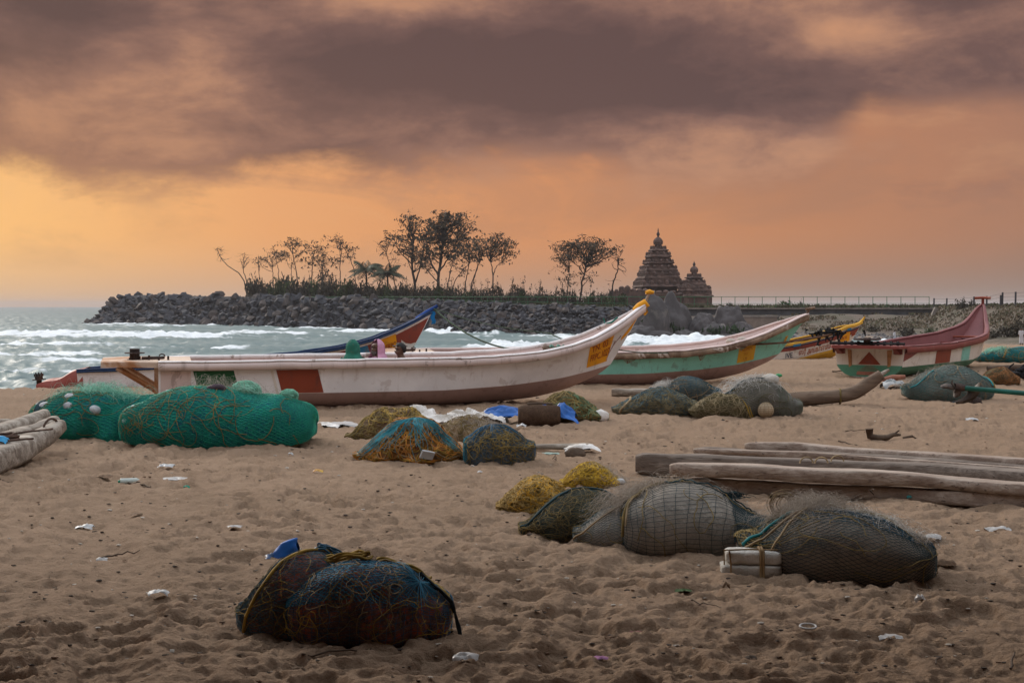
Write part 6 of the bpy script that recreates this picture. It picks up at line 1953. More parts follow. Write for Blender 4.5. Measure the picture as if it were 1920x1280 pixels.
# turquoise net falling in gathers from the knot
g = np.random.default_rng(28)
mb = MB(); P = []
for k in range(105):
    ue = g.choice([g.uniform(.03, .42), g.uniform(.46, .60), g.uniform(.6, .98)], p=[.5, .2, .3]); ae = g.uniform(.05, .34) if ue < .6 else g.uniform(.12, .40)
    t = np.linspace(0, 1, 14) ** .85
    L_ = t * g.uniform(.55, 1.0)
    u = .52 + (ue - .52) * L_ + .02 * np.sin(t * 7 + g.uniform(0, 6)) * t; a = .47 + (ae - .47) * L_ ** 1.1
    P.append(L4(u, a, .030 + .008 * g.random()))
mb.tubes(np.array(P), .0028, 3)
P = []
for k in range(11):
    f = (k + 1) / 28
    for (ua, ub, aa_) in ((.03, .44, .06), (.60, .97, .14)):
        t = np.linspace(0, 1, 30); ue = ua + (ub - ua) * t
        u = .52 + (ue - .52) * f; a = .47 + (aa_ + .1 * np.sin(t * 8) - .47) * f ** 1.1
        P.append(L4(u, np.clip(a, .03, .9), .034))
mb.tubes(np.array(P), .0024, 3)
tag(mb.build('draped_net', T_SKYB, b4), kind='stuff')
pp = L4(np.array([.60]), np.array([.16]), .03)[0]
cr = MB(); cr.box(pp, (.16, .03, .10), (.5, .2, .5)); cr.build('white_scrap', M_WHITEP, b4, smooth=False)
L5 = Loaf([(815, 812), (830, 795), (855, 785), (885, 785), (915, 792), (940, 815)], 830, .34, fat=.7, lump=.04, seed=31, lsc=3.5, zc=.2)
b5 = bundle('net_heap', 'small pale tan heap of net in front of the white sacks', 'fishing net', L5, netmat('packed_tan', [(.24, .16, .085), (.30, .21, .12), (.20, .12, .04), (.32, .25, .17)], 3.5), [],
            [(dict(count=120, r=.0045, seed=33, size=.6), T_BTAN)], [(dict(count=350, center=(.6, .4), spread=(.18, .12), hgt=.10, length=.3, seed=34, r=.0012), F_TAN)])
L6 = Loaf([(870, 845), (876, 822), (895, 805), (925, 798), (950, 800), (975, 812), (995, 832), (1003, 850)], 871, .34, fat=.40, lump=.02, seed=35, zc=.42)
b6 = bundle('net_bundle', 'round bundle in fine blue net with yellow twine inside, right of the orange heap', 'fishing net', L6, netmat('packed_grey_blue', [(.095, .10, .095), (.14, .14, .13), (.06, .085, .10), (.18, .155, .09)], 3.0),
            [(dict(cell=.05, r=.0018, seed=36, diamond=True, jit=.2), T_BLUE), (dict(cell=.03, r=.0028, seed=37, u0=.0, u1=.16), T_SKYB)],
            [(dict(count=70, r=.0036, seed=38, region=(.22, .92, .12, .42), size=.55, curl=7), T_BTAN)], [(dict(count=60, center=(.45, .5), spread=(.08, .05), hgt=.10, length=.25, seed=39), F_TAN)])
pts = [L6(np.array([u]), np.array([.52]), .01)[0] for u in (.38, .42, .46, .5)]
mb = MB()
g = np.random.default_rng(5)
P = []
for k in range(90):
    u1, a1 = .44 + g.normal(0, .20), .5 - abs(g.normal(0, .16))
    t = np.linspace(0, 1, 10); P.append(L6(np.clip(.43 + (u1 - .43) * t, .05, .95), .5 + (a1 - .5) * t, .014 + .02 * (1 - t)))
mb.tubes(np.array(P), .0028, 3); tag(mb.build('gathered_net', T_BLUE, b6), kind='stuff')

# sacks, tarpaulin, barrel
M_SACK = mat('white_sack', (.72, .69, .65), .85, .12, 4, (.40, .35, .29), .5, 30)
def cloth_heap(name, label, cat, x0, x1, ytop, ybase, dep, m, seed, n=40, fold=1.6, group=None):
    d = gd(ybase) + dep * .45; xm = (x0 + x1) / 2
    w = (x1 - x0) / F * d; h = max(zat(ytop, d), .05) * 1.35
    z0 = gz(at(xm, d), d) - .015
    mb = crumple(None, None, None, None, w * 1.16, dep, h * .85, m, seed, n, fold, mbonly=True)
    o = mb.build(name, m, loc=(at(xm, d), d, z0))
    return tag(o, label, cat, group)
cloth_heap('white_sack', 'crumpled white sack at the left end of the row of sacks', 'sack', 755, 815, 760, 796, .5, M_SACK, 41, 32, 2.0)
cloth_heap('white_sack', 'long flattened white sack in the middle of the row of sacks', 'sack', 795, 880, 768, 802, .55, M_SACK, 43, 36, 1.8)
cloth_heap('white_sack', 'rounded upright white sack with a cream top', 'sack', 838, 895, 756, 796, .5, M_SACK, 44, 32, 1.3)
cloth_heap('white_sack', 'greyish white sack beside the blue tarpaulin', 'sack', 885, 942, 763, 801, .5, M_SACK, 46, 32, 2.2)
cloth_heap('plastic_sheet', 'thin grey white plastic strip lying on sand left of the net heaps', 'plastic sheet', 592, 665, 785, 798, .6, M_CLEAR, 47, 24, 2.2)
cloth_heap('plastic_sheet', 'dirty white plastic scrap right of the largest teal bundle', 'plastic sheet', 590, 632, 786, 800, .4, M_SACK, 147, 20, 2.2)
cloth_heap('blue_tarpaulin', 'crumpled bright blue tarpaulin left of the brown woven barrel', 'tarpaulin', 910, 1000, 758, 799, .6, M_BLUEP, 48, 40, 1.9)
cloth_heap('blue_tarpaulin', 'blue tarpaulin end showing to the right behind the brown woven barrel', 'tarpaulin', 1000, 1075, 752, 799, .5, M_BLUEP, 50, 36, 1.6)
dB = gd(803) + .2
root = thing('barrel', 'brown fibre covered barrel lying on its side against the blue tarpaulin', 'barrel', (at(1011, dB), dB, gz(at(1011, dB), dB)), .06)
th = np.linspace(0, 2 * np.pi, 28, endpoint=False); xs = np.linspace(-.31, .31, 16)
R = .165 * (1 - .22 * np.abs(xs / .31) ** 5); P = np.array([np.stack([np.full(28, x), r * np.cos(th) * (1 + .06 * vn2(th * 2, x * 9, 3)), .15 + r * np.sin(th) * (1 + .06 * vn2(th * 2, x * 9, 4))], -1) for x, r in zip(xs, R)])
mb = MB(); mb.grid(P, closev=True); mb.f.append(list(range(28))); mb.m.append(0); mb.f.append([15 * 28 + i for i in range(28)][::-1]); mb.m.append(0)
mb.build('body', netmat('fibre_brown', [(.11, .062, .04), (.15, .09, .055), (.07, .042, .028), (.19, .125, .08)], 6, .95, 1.0, 60), root)
mb = MB(); mb.tube([(-.18, 0, .325), (0, .02, .335), (.2, 0, .325)], .018, 6); mb.build('stick', M_LOGD, root)
L7 = Loaf([(1003, 775), (1018, 752), (1045, 742), (1075, 745), (1105, 762), (1128, 778), (1140, 786)], 794, .5, fat=.7, lump=.05, seed=51, lsc=3, zc=.2)
b7 = bundle('net_heap', 'tan and green heap of net behind the brown woven barrel', 'fishing net', L7, netmat('packed_tan_green', [(.20, .15, .06), (.12, .13, .06), (.27, .19, .08), (.15, .08, .05)], 3.0), [(dict(cell=.06, r=.0035, seed=52, diamond=True), T_OLIVE)],
            [(dict(count=170, r=.005, seed=53, size=.7), T_BTAN), (dict(count=50, r=.006, seed=54, size=.7, region=(.5, .95, .2, .6)), mat('twine_green', (.10, .17, .09), .9, .2, 5))])
mb = MB(); mb.grid(blob_surface(L7(np.array([.8]), np.array([.2]), -.02)[0], (.13, .07, .10), 4, .25, 2.4, 18, 12), closeu=True); mb.build('white_scrap', M_SACK, b7)
# driftwood pole with a dark lump
dP = gd(846)
mb = MB(); mb.tube(np.array([(at(1000, dP) , dP + .1, .05), (at(1060, dP), dP + .05, .055), (at(1107, dP), dP, .06)]) - (at(1055, dP), dP, 0), [.03, .04, .045], 8)
tag(mb.build('pole', M_LOG, loc=(at(1055, dP), dP, 0)), 'short grey driftwood pole right of the round blue bundle', 'pole')
mb = MB(); mb.grid(blob_surface((0, 0, .03), (.13, .09, .085), 61, .3, 1.8, 20, 14), closeu=True)
tag(mb.build('stump', M_LOGD, loc=(at(1079, gd(856)), gd(856), 0)), 'dark charred lump of wood by the driftwood pole', 'driftwood')
crumple('cloth_scrap', 'pale dirty rag caught on the driftwood pole', 'rag', (at(1088, dP), dP - .1, .01), .4, .25, .12, M_SACK, 62)

# ---- right middle group
M_GBT = netmat('packed_grey_teal', [(.11, .12, .105), (.16, .145, .10), (.06, .10, .115), (.20, .175, .12)], 3.0)
M_OLV = netmat('packed_olive', [(.13, .105, .055), (.18, .14, .075), (.085, .075, .045), (.20, .17, .10)], 3.5)
M_GRN = netmat('packed_grey_green', [(.135, .125, .09), (.175, .16, .12), (.10, .105, .08), (.20, .18, .14)], 3.0)
L8 = Loaf([(1240, 740), (1255, 718), (1280, 707), (1310, 709), (1335, 722), (1352, 742)], 754, .5, fat=.55, lump=.03, seed=64)
b8 = bundle('net_bundle', 'grey blue net bundle with a pale filament knot, at the back of the middle group', 'fishing net', L8, M_GBT, [(dict(cell=.06, r=.0034, seed=65), T_GBLUE), (dict(cell=.09, r=.003, seed=66, diamond=True, off=.014), T_GBLUE)], [(dict(count=30, r=.005, seed=67, size=.8), T_TAN)],
            [(dict(count=300, center=(.12, .5), spread=(.08, .08), hgt=.16, length=.35, seed=68, r=.0016), F_WHITE)])
L9 = Loaf([(1148, 766), (1170, 752), (1200, 737), (1225, 728), (1250, 727), (1280, 738), (1305, 752), (1325, 768)], 778, .5, fat=.7, lump=.04, seed=70, zc=.2)
b9 = bundle('net_heap', 'dark teal and tan net heap with a tan rope, left of the olive heap', 'fishing net', L9, M_GBT, [(dict(cell=.065, r=.0034, seed=71, diamond=True), T_GBLUE)],
            [(dict(count=260, r=.0045, seed=72, size=.6, region=(.05, .95, .05, .35)), mat('twine_dull', (.16, .135, .075), .9, .3, 5)), (dict(count=80, r=.004, seed=73, size=.6), T_GBLUE)])
cord(L9, b9, [(.30, .55), (.29, .42), (.24, .30), (.2, .16), (.18, .06)], .022, T_TAN)
L10 = Loaf([(1292, 768), (1310, 752), (1340, 740), (1380, 736), (1410, 745), (1435, 762), (1445, 772)], 782, .42, fat=.6, lump=.03, seed=75, zc=.25)
b10 = bundle('net_heap', 'olive brown net heap tied with a tan strap, in front of the middle group', 'fishing net', L10, M_OLV, [(dict(cell=.055, r=.004, seed=76, diamond=True), T_OLIVE)], [(dict(count=200, r=.0045, seed=77, size=.6), mat('twine_straw', (.23, .18, .10), .9, .3, 5))])
for k in (0, .02): cord(L10, b10, [(.52 + k, .55), (.55 + k, .38), (.60 + k, .2), (.63 + k, .06)], .012, T_YEL)
L11 = Loaf([(1352, 752), (1370, 728), (1395, 714), (1430, 712), (1460, 722), (1482, 742), (1502, 770)], 782, .55, fat=.5, lump=.035, seed=80, zc=.3)
b11 = bundle('net_bundle', 'grey green net bundle with a wicker coloured ball float on its front', 'fishing net', L11, M_GRN, [(dict(cell=.045, r=.0035, seed=81, diamond=True), T_GREY), (dict(cell=.06, r=.0035, seed=82, u0=.6), mat('thread_sage', (.12, .16, .10), .9, .3, 5))], [(dict(count=25, r=.004, seed=83, size=.8), T_OLIVE)],
             [(dict(count=380, center=(.38, .52), spread=(.13, .08), hgt=.14, length=.4, seed=84, r=.0015), F_WHITE)])
cord(L11, b11, [(.14, .42), (.25, .47), (.4, .5), (.52, .48)], .017, T_DTEAL)
p = L11(np.array([.57]), np.array([.50]), .03)[0]
mb = MB(); mb.grid(blob_surface(p, (.15, .10, .10), 5, .18, 2, 20, 12), closeu=True); mb.build('filament_core', mat('cream_filament', (.50, .46, .40), .9, .15, 9, None, .5, 60), b11)
mb = MB(); mb.grid(blob_surface(p + np.array([.15, .06, .07]), (.06, .03, .03), 6, .25, 2, 14, 8), closeu=True); mb.build('green_scrap', mat('bright_green_plastic', (.06, .36, .14), .5, .2, 5), b11)
dF = gd(783) - .12
root = thing('ball_float', 'cream ball float wound with cord in front of the grey green bundle', 'float', (at(1436, dF), dF, .13))
mb = MB(); mb.grid(blob_surface((0, 0, 0), (.125, .125, .125), 1, .0, 1, 28, 18), closeu=True); mb.build('ball', mat('cream_ball', (.40, .32, .22), .8, .12, 8), root)
mb = MB(); th = np.linspace(0, 2 * np.pi, 30)
mb.tubes(np.array([np.stack([.127 * math.cos(p) * np.cos(th), .127 * math.cos(p) * np.sin(th), np.full(30, .127 * math.sin(p))], -1) for p in np.linspace(-1.2, 1.2, 11)]), .004, 4)
mb.tubes(np.array([np.stack([.128 * np.cos(th) * math.cos(p), .128 * np.cos(th) * math.sin(p), .128 * np.sin(th)], -1) for p in np.linspace(0, 2.9, 6)]), .003, 4); tag(mb.build('winding_cord', T_TAN, root), kind='stuff')
# logs
o = gp(1580, 760)
rl = thing('log', 'dark brown log with a long upturned tapered end, pointing to the maroon boat', 'log', (o[0], o[1], 0))
def lq(x, y, d, k=0): return np.array([at(x, d) - o[0], d - o[1], zat(y, d)])
d0 = gd(760)
mb = MB(); log(mb, [lq(1440, 752, d0 + .2), lq(1500, 748, d0 + .1), lq(1575, 743, d0), lq(1605, 735, d0), lq(1635, 715, d0), lq(1652, 702, d0)], [.14, .14, .135, .13, .12, .10], .9, 14, 5); lg = mb.build('trunk', timber('brown_log', (.20, .145, .105), (.115, .08, .058), (.05, .036, .028), 1.2, 9), rl)
mb = MB(); mb.tube([lq(1648, 705, d0), lq(1660, 697, d0), lq(1667, 693, d0)], [.05, .035, .025], 8); mb.build('peg', M_LOG, rl)
mb = MB(); th = np.linspace(0, 2 * np.pi, 16); c = lq(1575, 743, d0); mb.tube(np.stack([c[0] + .02 * np.cos(th), c[1] + .145 * np.cos(th), c[2] + .135 * np.sin(th)], -1), .018, 5); mb.build('binding', T_BTAN, rl)
d1 = gd(744)
mb = MB(); log(mb, np.array([(at(1148, d1), d1, .09), (at(1180, d1), d1 - .1, .09), (at(1260, d1), d1 - .2, .08)]) - (at(1190, d1), d1, 0), [.085, .095, .09], .9, 12, 6)
tag(mb.build('log', M_LOG, loc=(at(1190, d1), d1, 0)), 'short grey log under the mint boat behind the dark teal net heap', 'log')

# ---- plank raft at right
o = gp(1500, 880)
pr = thing('plank_raft', 'long weathered timber raft of split planks reaching out of the right edge', 'raft', (o[0], o[1], 0))
M_PLK = timber('raft_timber', (.42, .345, .285), (.25, .185, .145), (.09, .065, .052))
M_PLK2 = timber('raft_timber_dark', (.25, .205, .17), (.14, .11, .09), (.055, .042, .036))
def beam(pts, ws, hs, m, seed, name='plank'):
    """squared timber following its centre line, worn edges; pts world (x, y, z centre)"""
    pts = np.asarray(pts, float) - np.array([o[0], o[1], 0]); t = np.linspace(0, 1, len(pts)); q = np.linspace(0, 1, 44)
    P = np.stack([np.interp(q, t, pts[:, j]) for j in range(3)], -1); w = np.interp(q, np.linspace(0, 1, len(ws)), ws); h = np.interp(q, np.linspace(0, 1, len(hs)), hs)
    T = np.gradient(P, axis=0); T /= np.linalg.norm(T, axis=1)[:, None]; A = np.cross(T, [0, 0, 1.0]); A /= np.linalg.norm(A, axis=1)[:, None]
    prof = np.array([(-.5, -.42), (-.5, .38), (-.43, .48), (-.1, .5), (.25, .5), (.45, .48), (.5, .38), (.5, -.42), (.42, -.5), (-.42, -.5)])
    nz = 1 + .09 * vn2(q[:, None] * 9 + seed, np.arange(10)[None] * 1.7 + seed, seed) + .05 * vn2(q[:, None] * 31 + seed, np.arange(10)[None] * 2.7 + seed, seed + 1)
    endw = np.interp(q, [0, .012, .05], [.72, .93, 1]); w = w * endw; h = h * endw
    P[:, 1] += .035 * vn2(q * 4 + seed, seed * 1.0, 9); P[:, 2] += .012 * vn2(q * 5 + seed, seed * 2.0, 10)
    V = P[:, None] + A[:, None] * (prof[:, 0][None] * w[:, None] * nz)[..., None] + np.array([0, 0, 1.0]) * (prof[:, 1][None] * h[:, None] * nz)[..., None]
    mb = MB(); n = 10; mb.grid(V, closev=True); mb.f.append(list(range(n))); mb.m.append(0); mb.f.append([43 * n + i for i in range(n)][::-1]); mb.m.append(0)
    return mb.build(name, m, pr)
def bp_(x, y, z): return gp(x, y, z)
beam([bp_(1258, 878, .22), bp_(1420, 883, .22), bp_(1600, 893, .21), bp_(1800, 905, .19), bp_(2050, 925, .17)], [.22, .25, .25, .25, .22], [.125, .125, .12, .10, .10], M_PLK, 1)
beam([bp_(1288, 906, .062), bp_(1420, 912, .062), bp_(1600, 921, .06), bp_(1800, 932, .055), bp_(2050, 949, .05)], [.21, .22, .22, .22, .2], [.135, .135, .13, .125, .12], M_PLK, 2)
beam([bp_(1192, 868, .14), bp_(1330, 868, .15), bp_(1500, 872, .14), bp_(1750, 884, .12), bp_(2050, 905, .12)], [.22, .24, .25, .25, .25], [.22, .20, .17, .15, .14], M_PLK2, 3)
beam([bp_(1305, 846, .12), bp_(1450, 853, .13), bp_(1650, 864, .12), bp_(1850, 876, .12), bp_(2050, 892, .12)], [.16, .2, .22, .22, .22], [.10, .13, .13, .13, .13], M_PLK2, 4)
beam([bp_(1300, 843, .17), bp_(1420, 848, .17), bp_(1620, 860, .16), bp_(1900, 878, .15), bp_(2050, 890, .15)], [.07, .09, .09, .09, .09], [.06, .06, .06, .06, .06], M_PLK, 5)
beam([bp_(1398, 838, .17), bp_(1500, 843, .17), bp_(1700, 856, .16), bp_(1920, 872, .16), bp_(2050, 882, .15)], [.15, .18, .2, .2, .2], [.12, .14, .14, .13, .13], M_PLK, 6)
mb = MB()
for (x, y) in ((1512, 868), (1540, 868), (1570, 865)):
    c = bp_(x, y, .22) - np.array([o[0], o[1], 0]); th = np.linspace(0, np.pi, 10)
    mb.tube(np.stack([c[0] + .07 * np.cos(th), c[1] + .02 * np.cos(th), c[2] + .06 * np.sin(th)], -1), .008, 5)
mb.build('rope_loop', T_TAN, pr)

# ---- yellow nets and grey bundles, right foreground
M_YELB = netmat('packed_yellow', [(.33, .20, .02), (.42, .27, .03), (.22, .13, .02), (.45, .31, .06)], 4)
L12 = Loaf([(1052, 906), (1068, 885), (1090, 873), (1115, 871), (1142, 882), (1165, 900)], 920, .27, fat=.6, lump=.02, seed=91, lsc=5, zc=.25)
b12 = bundle('net_heap', 'bright yellow net heap, the farther of the two yellow ones', 'fishing net', L12, M_YELB, [(dict(cell=.035, r=.0018, seed=92, diamond=True), T_TAN)], [(dict(count=320, r=.0022, seed=93, size=.35, curl=4), mat('twine_bright_yellow', (.50, .31, .03), .85, .3, 6)), (dict(count=90, r=.0025, seed=94, size=.35, region=(.6, .98, .05, .6)), T_TAN)],
             [(dict(count=160, center=(.7, .5), spread=(.1, .1), hgt=.06, length=.2, seed=95), F_TAN)])
mb = MB(); mb.grid(blob_surface(L12(np.array([.85]), np.array([.28]), .01)[0], (.05, .035, .035), 6, .3, 2, 14, 10), closeu=True); mb.build('white_scrap', M_WHITEP, b12)
L13 = Loaf([(933, 952), (950, 925), (975, 906), (1000, 901), (1030, 902), (1055, 915), (1080, 938), (1100, 955)], 967, .32, fat=.65, lump=.025, seed=96, lsc=5, zc=.2)
b13 = bundle('net_heap', 'dull yellow net heap nearer the camera, at the left end of the grey bundles', 'fishing net', L13, netmat('packed_dull_yellow', [(.24, .15, .035), (.30, .195, .05), (.16, .10, .03), (.34, .24, .09)], 4), [(dict(cell=.04, r=.002, seed=97, diamond=True), T_BTAN)],
             [(dict(count=420, r=.0028, seed=98, size=.4), mat('twine_mustard', (.31, .20, .06), .85, .3, 6)), (dict(count=100, r=.003, seed=99, size=.35, region=(.3, .8, .15, .5)), mat('twine_amber', (.46, .24, .02), .85, .3, 6))])
L14 = Loaf([(975, 990), (1000, 970), (1030, 945), (1060, 928), (1095, 921), (1130, 922), (1165, 940), (1190, 965)], 1014, .36, fat=.6, lump=.03, seed=101, zc=.2)
b14 = bundle('net_heap', 'olive net heap full of gold twine between the dull yellow heap and grey bundle', 'fishing net', L14, netmat('packed_dark_olive', [(.075, .065, .035), (.11, .09, .045), (.05, .05, .035), (.15, .11, .04)], 4), [(dict(cell=.032, r=.0018, seed=102, diamond=True), T_DTEAL)],
             [(dict(count=190, r=.0017, seed=103, size=.45), mat('twine_olive_gold', (.15, .11, .045), .85, .3, 5)), (dict(count=30, r=.002, seed=104, size=.5, region=(.05, .5, .05, .4)), T_BTAN)])
cord(L14, b14, [(.1, .3), (.3, .45), (.5, .52), (.75, .5)], .010, T_DTEAL)
M_GREYB = netmat('packed_grey', [(.26, .23, .195), (.32, .285, .24), (.20, .18, .155), (.37, .33, .28)], 2.2, .9, .5)
L15 = Loaf([(1075, 1003), (1095, 975), (1125, 956), (1160, 947), (1195, 955), (1220, 985)], 1032, .34, fat=.5, lump=.025, seed=106, zc=.3)
b15 = bundle('net_bundle', 'small grey bundle in dark mesh tucked against the left of the big grey one', 'fishing net', L15, M_GREYB, [(dict(cell=.040, r=.0014, seed=107, diamond=True), T_DTEAL)], [(dict(count=10, r=.0024, seed=108, size=.6), T_BTAN)])
cord(L15, b15, [(.1, .1), (.3, .3), (.55, .45), (.8, .52)], .008, T_TAN)
L16 = Loaf([(1165, 990), (1175, 945), (1200, 915), (1240, 905), (1285, 903), (1330, 912), (1365, 930), (1400, 952), (1435, 975), (1455, 1000)], 1045, .46, fat=.42, lump=.022, seed=110, zc=.32, creases=[(.66, .22, .05, .10)])
b16 = bundle('net_bundle', 'big pale grey bundle in square blue green mesh, filament mist on top', 'fishing net', L16, M_GREYB,
             [(dict(cell=.052, r=.0019, seed=111, jit=.22, pinch=[(.64, .53, .75, .17)], a1=.9), T_DTEAL), (dict(cell=.035, r=.0017, seed=112, diamond=True, u0=.62, u1=1.0, off=.012, pinch=[(.64, .53, .6, .15)]), T_DTEAL)],
             [(dict(count=6, r=.0034, seed=113, size=.8, curl=5), T_BTAN), (dict(count=5, r=.0026, seed=114, size=.8, curl=4), T_BTAN)],
             [(dict(count=900, center=(.22, .60), spread=(.13, .07), hgt=.13, length=.38, seed=115, r=.0007), F_TAN), (dict(count=260, center=(.66, .56), spread=(.10, .05), hgt=.05, length=.25, seed=116, r=.0007), F_TAN)])
cord(L16, b16, [(.50, .60), (.30, .56), (.16, .46), (.08, .3), (.06, .1)], .012, T_BTAN)
cord(L16, b16, [(.40, .62), (.22, .52), (.13, .38), (.10, .2)], .007, T_TAN)
g = np.random.default_rng(117); mb = MB()
c = L16(np.array([.645]), np.array([.52]), .02)[0]
P = [c + np.stack([.06 * g.normal(0, 1) * np.linspace(0, 1, 9) + .03 * np.sin(np.linspace(0, 9, 9) + g.uniform(0, 6)), .05 * g.normal(0, 1) * np.linspace(0, 1, 9), .05 * np.sin(np.linspace(0, 3, 9)) * g.random()], -1) for _ in range(60)]
mb.tubes(np.array(P), .0022, 3); tag(mb.build('gathered_net', T_DTEAL, b16), kind='stuff')
mb = MB()
T_ = np.linspace(.36, .95, 60); edge_p = L16(T_, .50 + .02 * np.sin(T_ * 60), .018); edge_p[:, 2] += .012 * np.abs(np.sin(T_ * 90)); mb.tube(edge_p, .006, 5); mb.build('selvedge_rope', T_DTEAL, b16)
L17 = Loaf([(1395, 1040), (1420, 1012), (1455, 985), (1500, 960), (1550, 950), (1600, 957), (1650, 968), (1685, 985), (1710, 1012), (1722, 1045)], 1097, .46, fat=.45, lump=.022, seed=120, zc=.36, creases=[(.30, .3, .06, .06)], skew=-.42)
b17 = bundle('net_bundle', 'big dark grey bundle in knotted mesh right of the white foam block', 'fishing net', L17, netmat('packed_dark_grey', [(.22, .18, .145), (.27, .225, .18), (.16, .135, .11), (.33, .275, .22)], 2.2, .9, .6),
             [(dict(cell=.042, r=.0019, seed=121, jit=.3, diamond=True, u0=.0, u1=1, a1=.9), T_DTEAL), (dict(cell=.052, r=.0021, seed=122, jit=.25, u0=.42, u1=.96, a0=.34, a1=.62, off=.012), T_BLUE)],
             [(dict(count=12, r=.0026, seed=123, size=.7, region=(.3, .95, .05, .5)), T_BTAN), (dict(count=40, r=.0026, seed=124, size=.5, region=(.04, .22, .1, .6)), T_BTAN)],
             [(dict(count=1100, center=(.44, .56), spread=(.07, .06), hgt=.13, length=.34, seed=125, r=.0007), F_TAN), (dict(count=500, center=(.66, .52), spread=(.09, .05), hgt=.06, length=.28, seed=126, r=.0007), F_WHITE), (dict(count=160, center=(.80, .40), spread=(.03, .04), hgt=.05, length=.15, seed=129, r=.0007), F_TAN)])
cord(L17, b17, [(.08, .22), (.15, .36), (.26, .46), (.38, .52)], .012, T_TEAL)
cord(L17, b17, [(.10, .15), (.20, .32), (.32, .45), (.44, .52)], .008, T_TAN)
cord(L17, b17, [(.24, .10), (.27, .25), (.33, .40), (.42, .50)], .008, T_TAN)
cord(L17, b17, [(.44, .53), (.52, .55), (.62, .54), (.70, .50)], .009, T_BTAN)
g = np.random.default_rng(130); c = L17(np.array([.36]), np.array([.56]), .01)[0]; P = []
for k in range(16):
    th = np.linspace(0, g.uniform(3, 5.5), 16); R_ = g.uniform(.05, .11); ph = g.uniform(-.6, .6)
    P.append(c + np.stack([-.02 + R_ * np.cos(th + ph) + g.normal(0, .03), .02 * np.sin(th * 2), R_ * 1.0 * np.sin(th + ph) + .07], -1))
mb = MB(); mb.tubes(np.array(P), .0022, 3); tag(mb.build('loose_loops', T_TAN, b17), kind='stuff')
# foam block and ring
dW = gd(1081) + .02
root = thing('foam_block', 'white foam float block of two slabs tied with tan tape before the dark grey bundle', 'float', (at(1410, dW), dW, gz(at(1410, dW), dW)), -.06)
M_FOAM = mat('white_foam', (.56, .53, .48), .9, .1, 12, (.42, .39, .34), .7, 70)
def rough_box(c, s, seed):
    n = 14; mbx = MB(); g_ = np.linspace(-1, 1, n)
    for ax in range(3):
        for sg in (-1, 1):
            i, j = np.meshgrid(g_, g_, indexing='ij'); P = np.zeros((n, n, 3)); P[..., ax] = sg; P[..., (ax + 1) % 3] = i; P[..., (ax + 2) % 3] = j
            q = np.sign(P) * np.abs(P); r_ = (np.abs(P) ** 7).sum(-1) ** (1 / 7); P = P / r_[..., None] * 1.04
            P = P * np.asarray(s) / 2; P += .006 * fb3(P[..., 0] * 30, P[..., 1] * 30, P[..., 2] * 30, 3, seed)[..., None] * np.sign(P)
            mbx.grid(P + np.asarray(c), flip=(sg < 0))
    return mbx
rough_box((.01, 0, .135), (.36, .20, .085), 3).build('slab', M_FOAM, root)
rough_box((-.012, -.005, .045), (.38, .21, .085), 4).build('slab', M_FOAM, root)
mb = MB(); ring = np.array([(0, -.115, .0), (0, -.112, .10), (0, -.108, .185), (0, 0, .19), (0, .11, .185), (0, .115, 0)])
for dx in (.045, .062): mb.tube(ring + (dx, 0, 0), .010, 5)
mb.tube(np.array([(-.19, -.07, .03), (-.19, -.06, .182), (0, -.05, .188), (.19, -.06, .185)]), .006, 5); mb.tube(np.array([(-.15, -.118, .0), (-.15, -.113, .10), (-.16, -.105, .185)]), .006, 5)
mb.build('binding_tape', mat('tan_tape', (.20, .12, .05), .8, .2, 9), root)
dR = gd(1080)
mb = MB(); th = np.linspace(0, 2 * np.pi, 26); mb.tube(np.stack([.050 * np.cos(th), .012 * np.sin(th), .035 + .05 * np.sin(th)], -1), .0085, 8)
tag(mb.build('ring', mat('dull_white_ring', (.40, .39, .37), .5, .1, 8), loc=(at(1477, dR), dR, 0), ), 'white plastic ring half sunk in sand beside the foam block', 'ring')

# ---- front bundle
M_DARKB = netmat('packed_red_black', [(.13, .075, .068), (.26, .11, .085), (.055, .045, .058), (.36, .215, .165)], 5, .9, .9, 60, spots=((.45, .11, .06), 24, .45, .44))
L18 = Loaf([(450, 1165), (462, 1120), (490, 1085), (525, 1058), (560, 1046), (600, 1043), (640, 1050), (680, 1075)], 1203, .34, fat=.62, lump=.022, seed=140, lsc=4, zc=.3)
b18 = bundle('net_bundle', 'smaller dark bundle with a thick gold rope across it, left of the front pair', 'fishing net', L18, M_DARKB,
             [(dict(cell=.032, r=.0017, seed=141, diamond=True), T_GBLUE), (dict(cell=.05, r=.0014, seed=142, off=.011), T_BLUE)],
             [(dict(count=14, r=.0018, seed=143, size=.4, region=(.2, .7, .06, .3)), T_YEL), (dict(count=30, r=.0016, seed=144, size=.35, region=(.03, .5, .15, .55)), T_OLIVE)])
cord(L18, b18, [(.80, .55), (.60, .53), (.42, .44), (.30, .30), (.24, .16), (.20, .04)], .010, T_YEL, off=.014)
L19 = Loaf([(542, 1165), (552, 1110), (580, 1070), (620, 1052), (665, 1048), (710, 1056), (760, 1062), (800, 1082), (830, 1110), (846, 1150)], 1218, .34, fat=.45, lump=.03, seed=146, lsc=4, zc=.33, creases=[(.70, .10, .035, .07)])
